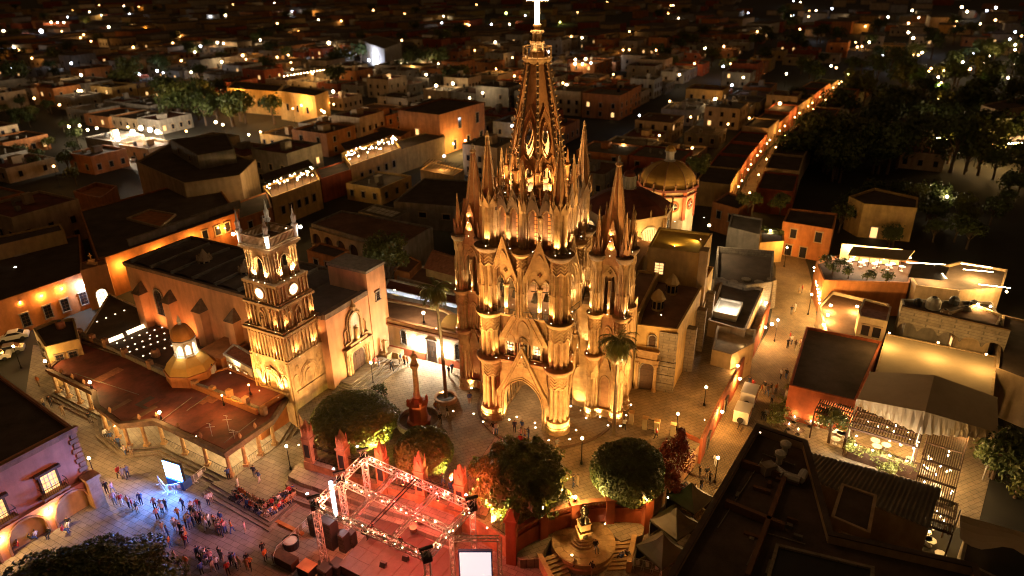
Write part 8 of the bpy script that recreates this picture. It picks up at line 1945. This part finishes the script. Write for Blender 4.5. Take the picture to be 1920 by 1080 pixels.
for p, pw, lab in ((sl(TCX + 1.2, TCY - 1.8, 22.45), 9000, 'projector on the bell tower parapet aimed at the spire'), (px(1425, 812, 6.95), 22000, 'projector on the dark roof parapet aimed at the spire'), (px(215, 800, 1.65), 20000, 'projector on the portal roof edge aimed at the spire')):
 flood(tuple(p), tuple(cl(0, 0, 35)), pw, lab, None, (1, .56, .18), .16, 20, ls=.5)  # side beams added from higher spots to light the spire faces
# ================================================================ the town around
inpoly = inpoly_
def to_px(p):
 q = Vector((p[0], p[1], p[2] - CH)); f = q.dot(FV)
 return 960 + F * q.dot(RV) / f, 540 - F * q.dot(UV) / f
KEEP = [offset_poly(p, -2.0) for p in BLD] + [offset_poly(at, -3), offset_poly([tuple(sl(x, y)[:2]) for x, y in ((-14, -10), (17, -10), (17, 41), (-14, 41))], -1), cpoly(((-13, -8), (19, -8), (19, 64), (-13, 64))),
  [(-80, 98), (-45, 40), (-30, 15), (32, 15), (36, 62), (14, 64), (-20, 76), (-42, 86)]] + [[(a.x - 6, a.y - 3), (a.x + 6, a.y - 3), (d.x + 6, d.y + 3), (d.x - 6, d.y + 3)] for a, d in zip(ST, ST[1:])]
STR = [(a + d) / 2 for a, d in st]
KEEP += [[(a.x - 5, a.y - 2), (a.x + 5, a.y - 2), (d.x + 5, d.y + 2), (d.x - 5, d.y + 2)] for a, d in zip(STR, STR[1:])]
KB = [(min(p[0] for p in k), max(p[0] for p in k), min(p[1] for p in k), max(p[1] for p in k), k) for k in KEEP]
def free(pts):
 for x, y in pts:
  for x0, x1, y0, y1, k in KB:
   if x0 <= x <= x1 and y0 <= y <= y1 and inpoly(x, y, k): return False
 return True
rt_ = random.Random(21)
GA = R(61.3); gx, gy = Vector((math.cos(GA), math.sin(GA))), Vector((-math.sin(GA), math.cos(GA)))
walls = [('plaster_grey', 'grey'), ('plaster_tan', 'tan'), ('plaster_orange', 'orange'), ('plaster_yellow', 'yellow'), ('plaster_white', 'white'), ('plaster_red', 'red'), ('plaster_cream', 'cream')]
houses = []
cell = 15.0
for iu in range(-60, 60):
 for iv in range(-60, 60):
  if iu % 6 == 0 or iv % 7 == 0: continue                     # streets
  w_, d_ = rt_.uniform(10.5, 15.2), rt_.uniform(10.5, 15.2)
  c2 = gx * (iu * cell + rt_.uniform(-1, 1)) + gy * (iv * cell + rt_.uniform(-1, 1)) + Vector((0, 170))
  if c2.y < 60 or c2.y > 560: continue
  u_, v_ = to_px((c2.x, c2.y, 2))
  if u_ < -90 or u_ > 2010 or v_ < -10 or v_ > 760: continue
  if u_ > 1480 and v_ < 350 and rt_.random() < (.95 if v_ > 130 else .6): continue      # wooded quarter
  if u_ > 1250 and v_ < 160 and rt_.random() < .5: continue
  if u_ < 160 and 180 < v_ < 370 and rt_.random() < .6: continue
  if 310 < u_ < 540 and 180 < v_ < 240: continue
  if rt_.random() < .07: continue
  poly = [tuple(c2 + gx * a * w_ / 2 + gy * b_ * d_ / 2) for a, b_ in ((-1, -1), (1, -1), (1, 1), (-1, 1))]
  if not free(poly + [tuple(c2)] + [tuple((Vector(poly[i]) + Vector(poly[i - 1])) / 2) for i in range(4)]): continue
  houses.append((c2.length, poly, c2, u_, v_))
houses.sort(key=lambda h: h[0])
hp = {}
LIT = []
def town_house(poly, c2, dist):
 wm, wn_ = rt_.choices(walls, (6, 5, 3, 1.5, .8, 2, .8))[0]; h = rt_.uniform(3.6, 5.2) if rt_.random() < .7 else rt_.uniform(6, 8.6)
 rf = rt_.choice(('roof_dark', 'roof_dark', 'roof_brown', 'roof_grey', 'roof_red'))
 win = []
 for e in (0, 3):
  n_ = rt_.choice((2, 3, 3, 4)) if dist < 330 else 2
  lit = rt_.random()
  for i in range(n_):
   for s in ((1.2,) if h < 5.5 else (1.0, 4.2)):
    win.append((e, (i + .5) / n_, s, 1.1, 1.6, 'farlit' if rt_.random() < (.05 if lit < .85 else .35) else 'far'))
 storey = {True: 'two-storey', False: 'single-storey'}[h > 5.5]
 t = bld('%s %s house with %s flat roof in the night town' % (storey, wn_, {'roof_dark': 'black', 'roof_brown': 'brown', 'roof_grey': 'grey', 'roof_red': 'red'}[rf]), poly, G, G + h, wm, rf, rt_.uniform(.3, .7), win, group='%s %s houses of the town, %s roofs' % (storey, wn_, rf[5:]), name='town_house')
 if rt_.random() < .55:                                       # roof room
  a = Vector(poly[0]).lerp(Vector(poly[2]), rt_.uniform(.3, .7)) - c2; b = MB(); s = rt_.uniform(1.2, 2.4); b.obox((a.x, a.y), s * 1.4, s, h + .02, h + rt_.uniform(1.6, 2.6), GA); b.build('roof_room', rt_.choice(('plaster_grey', 'plaster_tan', wm)), t)
 if rt_.random() < .5:
  a = Vector(poly[1]).lerp(Vector(poly[3]), rt_.uniform(.25, .75)) - c2; b = MB(); b.lathe((a.x, a.y), [(h + .02, .6), (h + 1.1, .62), (h + 1.4, .3)], 8); b.build('roof_tank', rt_.choice(('black', 'plaster_white')), t)
 for k in range(rt_.randrange(2, 6)):
  a = Vector(poly[0]).lerp(Vector(poly[1]), rt_.uniform(.1, .9)).lerp(Vector(poly[3]).lerp(Vector(poly[2]), rt_.uniform(.1, .9)), rt_.uniform(.1, .9)) - c2
  if 'u' not in hp: b = MB(); b.box(-.5, .5, -.5, .5, 0, 1); hp['u'] = b.build('roof_clutter', 'plaster_grey', t); o = hp['u']
  else: o = share(hp['u'], t)
  o.location = (a.x, a.y, h + .004); o.rotation_euler = (0, 0, GA); o.scale = rt_.choice(((.5, .5, 1.1), (2.6, .2, .7), (1.2, .8, .5), (.2, 3.4, .6), (.9, .9, .9), (.35, .35, 1.7)))
 return t
for i, (dist, poly, c2, u_, v_) in enumerate(houses[:300]): town_house(poly, c2, dist)
fw = {}
for dist, poly, c2, u_, v_ in houses[300:]:
 wm = rt_.choices(walls, (5, 4, 3, 2, 2, 1.5, 1.5))[0][0]; h = rt_.uniform(3.6, 8)
 fw.setdefault(wm, MB()).prism(poly, G, G + h, False, False); fw.setdefault('roof_dark', MB()).prism(offset_poly(poly, -.05), G + h - .02, G + h + .1, False, True)
 for e in (0, 3):
  for k in range(3):
   a, d = Vector(poly[e]), Vector(poly[(e + 1) % 4]); dd = (d - a).normalized(); nn = Vector((dd.y, -dd.x)); q = a.lerp(d, (k + .5) / 3) + nn * .04
   mb = fw.setdefault('pane_warm' if rt_.random() < .08 else 'glass_dark', MB()); z = G + h * .35
   mb.add([(*(q - dd * .6), z), (*(q + dd * .6), z), (*(q + dd * .6), z + 1.6), (*(q - dd * .6), z + 1.6)], [(0, 1, 2, 3)])
for k in range(900):                                            # furthest quarters
 y = 560 + 900 * rt_.random() ** 1.3; x = rt_.uniform(-.98, .98) * y * .85; u_, v_ = to_px((x, y, 2))
 if v_ < -8 or not -60 < u_ < 1980: continue
 if u_ > 1380 and rt_.random() < .55: continue
 s = rt_.uniform(7, 15); a = GA + rt_.choice((0, .1, -.15)); h = rt_.uniform(3.5, 9)
 p = [(x + s * (cx * math.cos(a) - cy_ * math.sin(a)), y + s * (cx * math.sin(a) + cy_ * math.cos(a))) for cx, cy_ in ((-1, -.7), (1, -.7), (1, .7), (-1, .7))]
 fw.setdefault(rt_.choice(walls)[0], MB()).prism(p, G, G + h, False, False); fw.setdefault('roof_dark', MB()).prism(p, G + h - .02, G + h + .3, False, True)
far = thing('far_town', 'dim mass of houses stretching to the far edge of the town', 'town', (0, 500, G)); far['kind'] = 'stuff'
for k, mb in fw.items(): struct(mb.build('house_mass', k, far, Vector((0, 500, G))), 'stuff')
protos = []
for k in range(4):
 rr = random.Random(90 + k)
 t = tree('dark tree crown among the roofs of the night town', (0, 0, -50), 7.5, 3.6, 620, .42, 'leaf' if k < 3 else 'leaf_light', 90 + k, 'town_tree', False, 'trees of the night town')
 protos.append([t, False])
nt = 0
def town_tree(x, y, s, lab=None, grp=None):
 global nt
 pr = rt_.choice(protos)
 if not pr[1]: pr[1] = True; t = pr[0]; t.location = (x, y, G); t.rotation_euler = (0, 0, rt_.uniform(0, 6)); t.scale = (s, s, s * rt_.uniform(.85, 1.15))
 else: t = dup(pr[0], (x, y, G), rt_.uniform(0, 6), None, None, (s, s, s * rt_.uniform(.85, 1.2)))
 if lab: t['label'] = lab; t['group'] = grp
 nt += 1
for (x0, x1, y0, y1, n_, lab, grp) in ((1480, 1930, 60, 345, 110, 'dark tree of the wooded quarter beyond the street', 'trees of the wooded quarter'), (1500, 1900, 235, 345, 34, 'dark tree at the near edge of the wooded quarter', 'trees at the wood edge'), (1230, 1480, 30, 150, 26, 'dark tree in the park far behind the domes', 'trees of the far park'), (0, 150, 190, 350, 26, 'dark tree in the grove beside the parking lot', 'trees of the grove'), (310, 540, 195, 240, 18, 'dark tree before the yellow mansion', 'trees of the mansion garden'), (480, 900, 20, 180, 34, 'dark tree crown among the roofs of the night town', 'trees of the night town'), (0, 480, 20, 180, 34, 'dark tree crown among the roofs of the night town', 'trees of the night town'), (1570, 1760, 390, 470, 16, 'dark bushy tree round the yellow villa', 'trees round the villa'), (580, 640, 340, 375, 5, 'dark tree behind the bell tower roofs', 'trees behind the bell tower'), (1750, 1930, 360, 480, 12, 'dark tree behind the roof restaurants', 'trees behind the restaurants'), (1840, 1930, 830, 960, 7, 'dark tree in the black yard beyond the pergola', 'trees of the dark yard')):
 for i in range(n_):
  for tr_i in range(8):
   q = px(rt_.uniform(x0, x1), rt_.uniform(y0, y1), G)
   if free([(q.x, q.y)]): break
  else: continue
  town_tree(q.x, q.y, (rt_.uniform(1.0, 1.75) if y1 < 350 else rt_.uniform(.5, .85)), lab, grp)
for pr in protos:
 if not pr[1]:
  for c in list(pr[0].children): bpy.data.objects.remove(c)
  bpy.data.objects.remove(pr[0])
WW, CO, OR_, GN = ('glow_lamp', (1, .72, .40)), ('glow_cool', (.72, .80, 1)), ('glow_warm', AMBER), ('glow_green', (.6, .8, .15))
far_l = [(78, 61, CO, 1.6), (134, 120, CO, 1.3), (152, 142, WW, 1.5), (108, 43, WW, 1), (120, 43, WW, 1), (96, 43, WW, 1), (243, 28, CO, 1), (317, 38, OR_, 1), (295, 134, CO, 1), (306, 137, CO, .9), (376, 88, CO, 1.1), (416, 117, WW, 1), (423, 30, WW, 1), (147, 171, WW, 1), (153, 171, WW, 1), (488, 76, WW, 1), (393, 81, OR_, 1), (408, 81, WW, 1), (419, 82, WW, 1), (617, 83, WW, 2.0), (204, 52, WW, 1.2), (168, 23, WW, 1), (186, 10, OR_, 1), (157, 66, OR_, 1), (7, 59, WW, 1.1), (130, 240, WW, 1.2), (165, 246, WW, 1.2), (150, 238, WW, 1.2), (182, 243, WW, 1.1), (405, 232, WW, 1.4), (418, 236, WW, 1.1), (625, 173, WW, 1.6), (608, 211, WW, 1.4), (752, 119, WW, 1), (764, 119, WW, 1.2), (778, 121, WW, 1.1), (792, 121, WW, 1), (805, 122, WW, 1.2), (822, 121, WW, 1), (838, 120, WW, 1), (851, 121, WW, 1), (671, 131, WW, 1.7), (735, 152, WW, 1.3), (799, 141, WW, 1.2), (818, 162, WW, 1.3), (849, 158, WW, 1.2), (960, 160, OR_, 1), (975, 161, WW, .9), (949, 26, GN, 1.2), (1079, 113, WW, 1.2), (1098, 112, WW, 1.2), (1078, 121, WW, 1.4), (1092, 121, WW, 1.1), (1062, 161, WW, 1.2), (1108, 119, WW, 1), (1091, 72, WW, 1), (1071, 70, OR_, .9), (1050, 42, GN, .9), (1322, 92, WW, 1), (1302, 120, OR_, 1), (1483, 30, WW, 1), (1488, 30, CO, 1), (1516, 32, OR_, 1), (1530, 21, WW, 1), (1517, 22, OR_, 1), (1560, 17, CO, 1), (1710, 21, WW, 1), (1703, 45, OR_, 1), (1703, 62, WW, 1), (1712, 73, WW, 1), (1665, 33, WW, 1), (1803, 15, WW, 1.3), (1813, 23, WW, 1), (1850, 21, CO, 1), (1867, 16, CO, 1.1), (1752, 80, CO, 1), (1791, 50, OR_, 1), (1805, 117, WW, 1.1), (1853, 107, WW, 1.2), (1846, 119, WW, 1), (1872, 93, OR_, 1), (1903, 85, WW, 1.1), (1903, 94, WW, 1), (1893, 75, CO, 1), (1890, 147, WW, 1.1), (1866, 39, OR_, 1), (1713, 104, OR_, 1), (1722, 104, OR_, 1), (1462, 196, OR_, 1.6), (1340, 188, WW, 1.3), (1405, 222, OR_, .9), (1643, 117, OR_, .8), (1616, 88, OR_, .8), (1604, 80, OR_, .8), (1818, 131, OR_, 1.2), (1746, 247, WW, 1), (1749, 242, WW, 1), (1777, 247, WW, 1), (1775, 372, WW, 1), (1745, 358, WW, 1), (640, 40, OR_, .9), (700, 20, OR_, .9), (860, 60, OR_, 1), (890, 95, OR_, 1), (560, 60, OR_, 1), (520, 45, OR_, .9), (340, 115, OR_, 1), (455, 105, WW, 1), (250, 90, OR_, 1), (60, 110, OR_, .9), (35, 95, OR_, .9), (1180, 60, OR_, .9), (1230, 95, OR_, .9), (1150, 140, OR_, .9), (1370, 120, OR_, .8), (1420, 60, OR_, .8), (1590, 140, GN, .9), (1760, 160, GN, .9), (1820, 165, GN, .9), (1640, 155, OR_, .9), (930, 130, OR_, .9), (905, 175, WW, 1)]
for x, y, (gl, col), s in far_l:
 q = px(x, y, G + (4.2 if y > 225 else 6.8)); d = q.length
 if y > 225: sz = .3 * s
 else: sz = min(.75, .15 + d * .0008) * s * rt_.uniform(.7, 1.1)
 kind = {'glow_lamp': 'warm white', 'glow_cool': 'cold white', 'glow_warm': 'amber', 'glow_green': 'greenish'}[gl]
 lantern((q.x, q.y, G), kind + ' street lamp glowing in the distant town', kind + ' lamps of the distant town', 75 * s * (1 + d / 110), col, glow=gl, size=round(sz, 2), h=4.2 if y > 225 else 6.5, name='street_lamp')
for i in range(210):
 x, y = rt_.uniform(-20, 1940), 2 + 320 * rt_.random() ** 1.4
 if x > 1380 and y > 150 and rt_.random() < .8: continue
 if y > 200 and rt_.random() < .5: continue
 gl, col = rt_.choice((WW, OR_, OR_, OR_, CO)); q = px(x, y, G + 5.6); d = q.length
 kind = {'glow_lamp': 'warm white', 'glow_cool': 'cold white', 'glow_warm': 'amber'}[gl]
 lantern((q.x, q.y, G), kind + ' street lamp glowing in the distant town', kind + ' lamps of the distant town', (55 * (1 + d / 130)) * rt_.uniform(.5, 1.4), col, glow=gl, size=round(min(.5, .14 + d * .0007), 1), h=5.4, name='street_lamp')
for lab, x0, y0, x1, y1, n_, z in (('string of bulbs over a far roof terrace', 533, 143, 612, 130, 14, 6), ('string of bulbs on the terrace at the edge of the woods', 1758, 259, 1838, 267, 18, 4), ('second string of bulbs in the woods terrace', 1872, 270, 1915, 268, 10, 4)):
 a, d = px(x0, y0, z), px(x1, y1, z); t = thing('festoon', lab, 'string lights', (a.x, a.y, z)); O = Vector((a.x, a.y, z))
 b = MB(); b.tube(a, d, .04, 3); b.build('cable', 'iron', t, O)
 b = MB(); b.tube((a.x, a.y, G), a, .08, 4); b.tube((d.x, d.y, G), d, .08, 4); b.build('masts', 'iron', t, O)
 for i in range(n_):
  q = a.lerp(d, i / (n_ - 1)); o = share(bulb0, t, tuple(q - O)); k = 1.3; o.scale = (k, k, k)
 for i in range(3): q = a.lerp(d, (i + .5) / 3) - O; point(t, (q.x, q.y, -.6), 500, WARM, .3)
hb = bld('terraced building with rows of lit galleries at the wood edge', quadW(((1838, 205), (1870, 216), (1990, 200), (1960, 180)), 7), G, 8, 'plaster_tan', 'roof_dark', .4, wins(1, 6, 1, 4.2, 1.3, 'farlit') + wins(1, 6, 4, 4.2, 1.3, 'farlit') + wins(1, 6, 7, 4.2, 1.3, 'farlit'), name='terraced_building', cat='building')
b = MB(); b.prism([P2(q, G) for q in ((195, 312), (225, 265), (300, 238), (310, 262), (265, 320))], G, G + .02); struct(b.build('parking_lot', 'plaster_grey'))
for i, (x, y) in enumerate(((222, 265), (250, 252), (265, 245), (282, 248), (296, 252))):
 q = px(x, y, G + 5); lantern((q.x, q.y, G), 'blazing white lamp post in the parking lot', 'lamps of the parking lot', 5000, (1, .82, .58), glow='glow_white', size=.7, h=5.0, name='street_lamp')
for i in range(9):
 q = px(rt_.uniform(200, 255), rt_.uniform(285, 312), G); car('car parked in the glowing parking lot', tuple(q), rt_.uniform(0, 6), rt_.choice(('car_white', 'car_silver', 'black'))); bpy.data.objects
for o in bpy.data.objects:
 if o.get('label') == 'car parked in the glowing parking lot': o['group'] = 'cars in the parking lot'
for k in range(len(ST) - 1):
 a, d = ST[k], ST[k + 1]; dd = d - a; L = dd.length; dd.normalize(); nn = Vector((-dd.y, dd.x, 0)); n_ = max(1, int(L / 14))
 for s in (-1, 1):
  for i in range(n_):
   p0, p1 = a + dd * (L * i / n_ + .3) + nn * s * 2.9, a + dd * (L * (i + 1) / n_ - .3) + nn * s * 2.9; q0, q1 = p0 + nn * s * 8, p1 + nn * s * 8
   col = rt_.choice((('plaster_orange', 'orange'), ('plaster_yellow', 'yellow'), ('plaster_red', 'red'), ('plaster_tan', 'tan'))); h = rt_.uniform(4.5, 6.5)
   pol = [tuple(p0[:2]), tuple(p1[:2]), tuple(q1[:2]), tuple(q0[:2])] if s < 0 else [tuple(p1[:2]), tuple(p0[:2]), tuple(q0[:2]), tuple(q1[:2])]
   bld('%s house front lining the lamp-lit far street' % col[1], pol, G, G + h, col[0], 'roof_dark', .4, wins(0, 2, 1.0, 1.1, 2.0, 'far'), group='%s houses of the far street' % col[1], name='street_house')
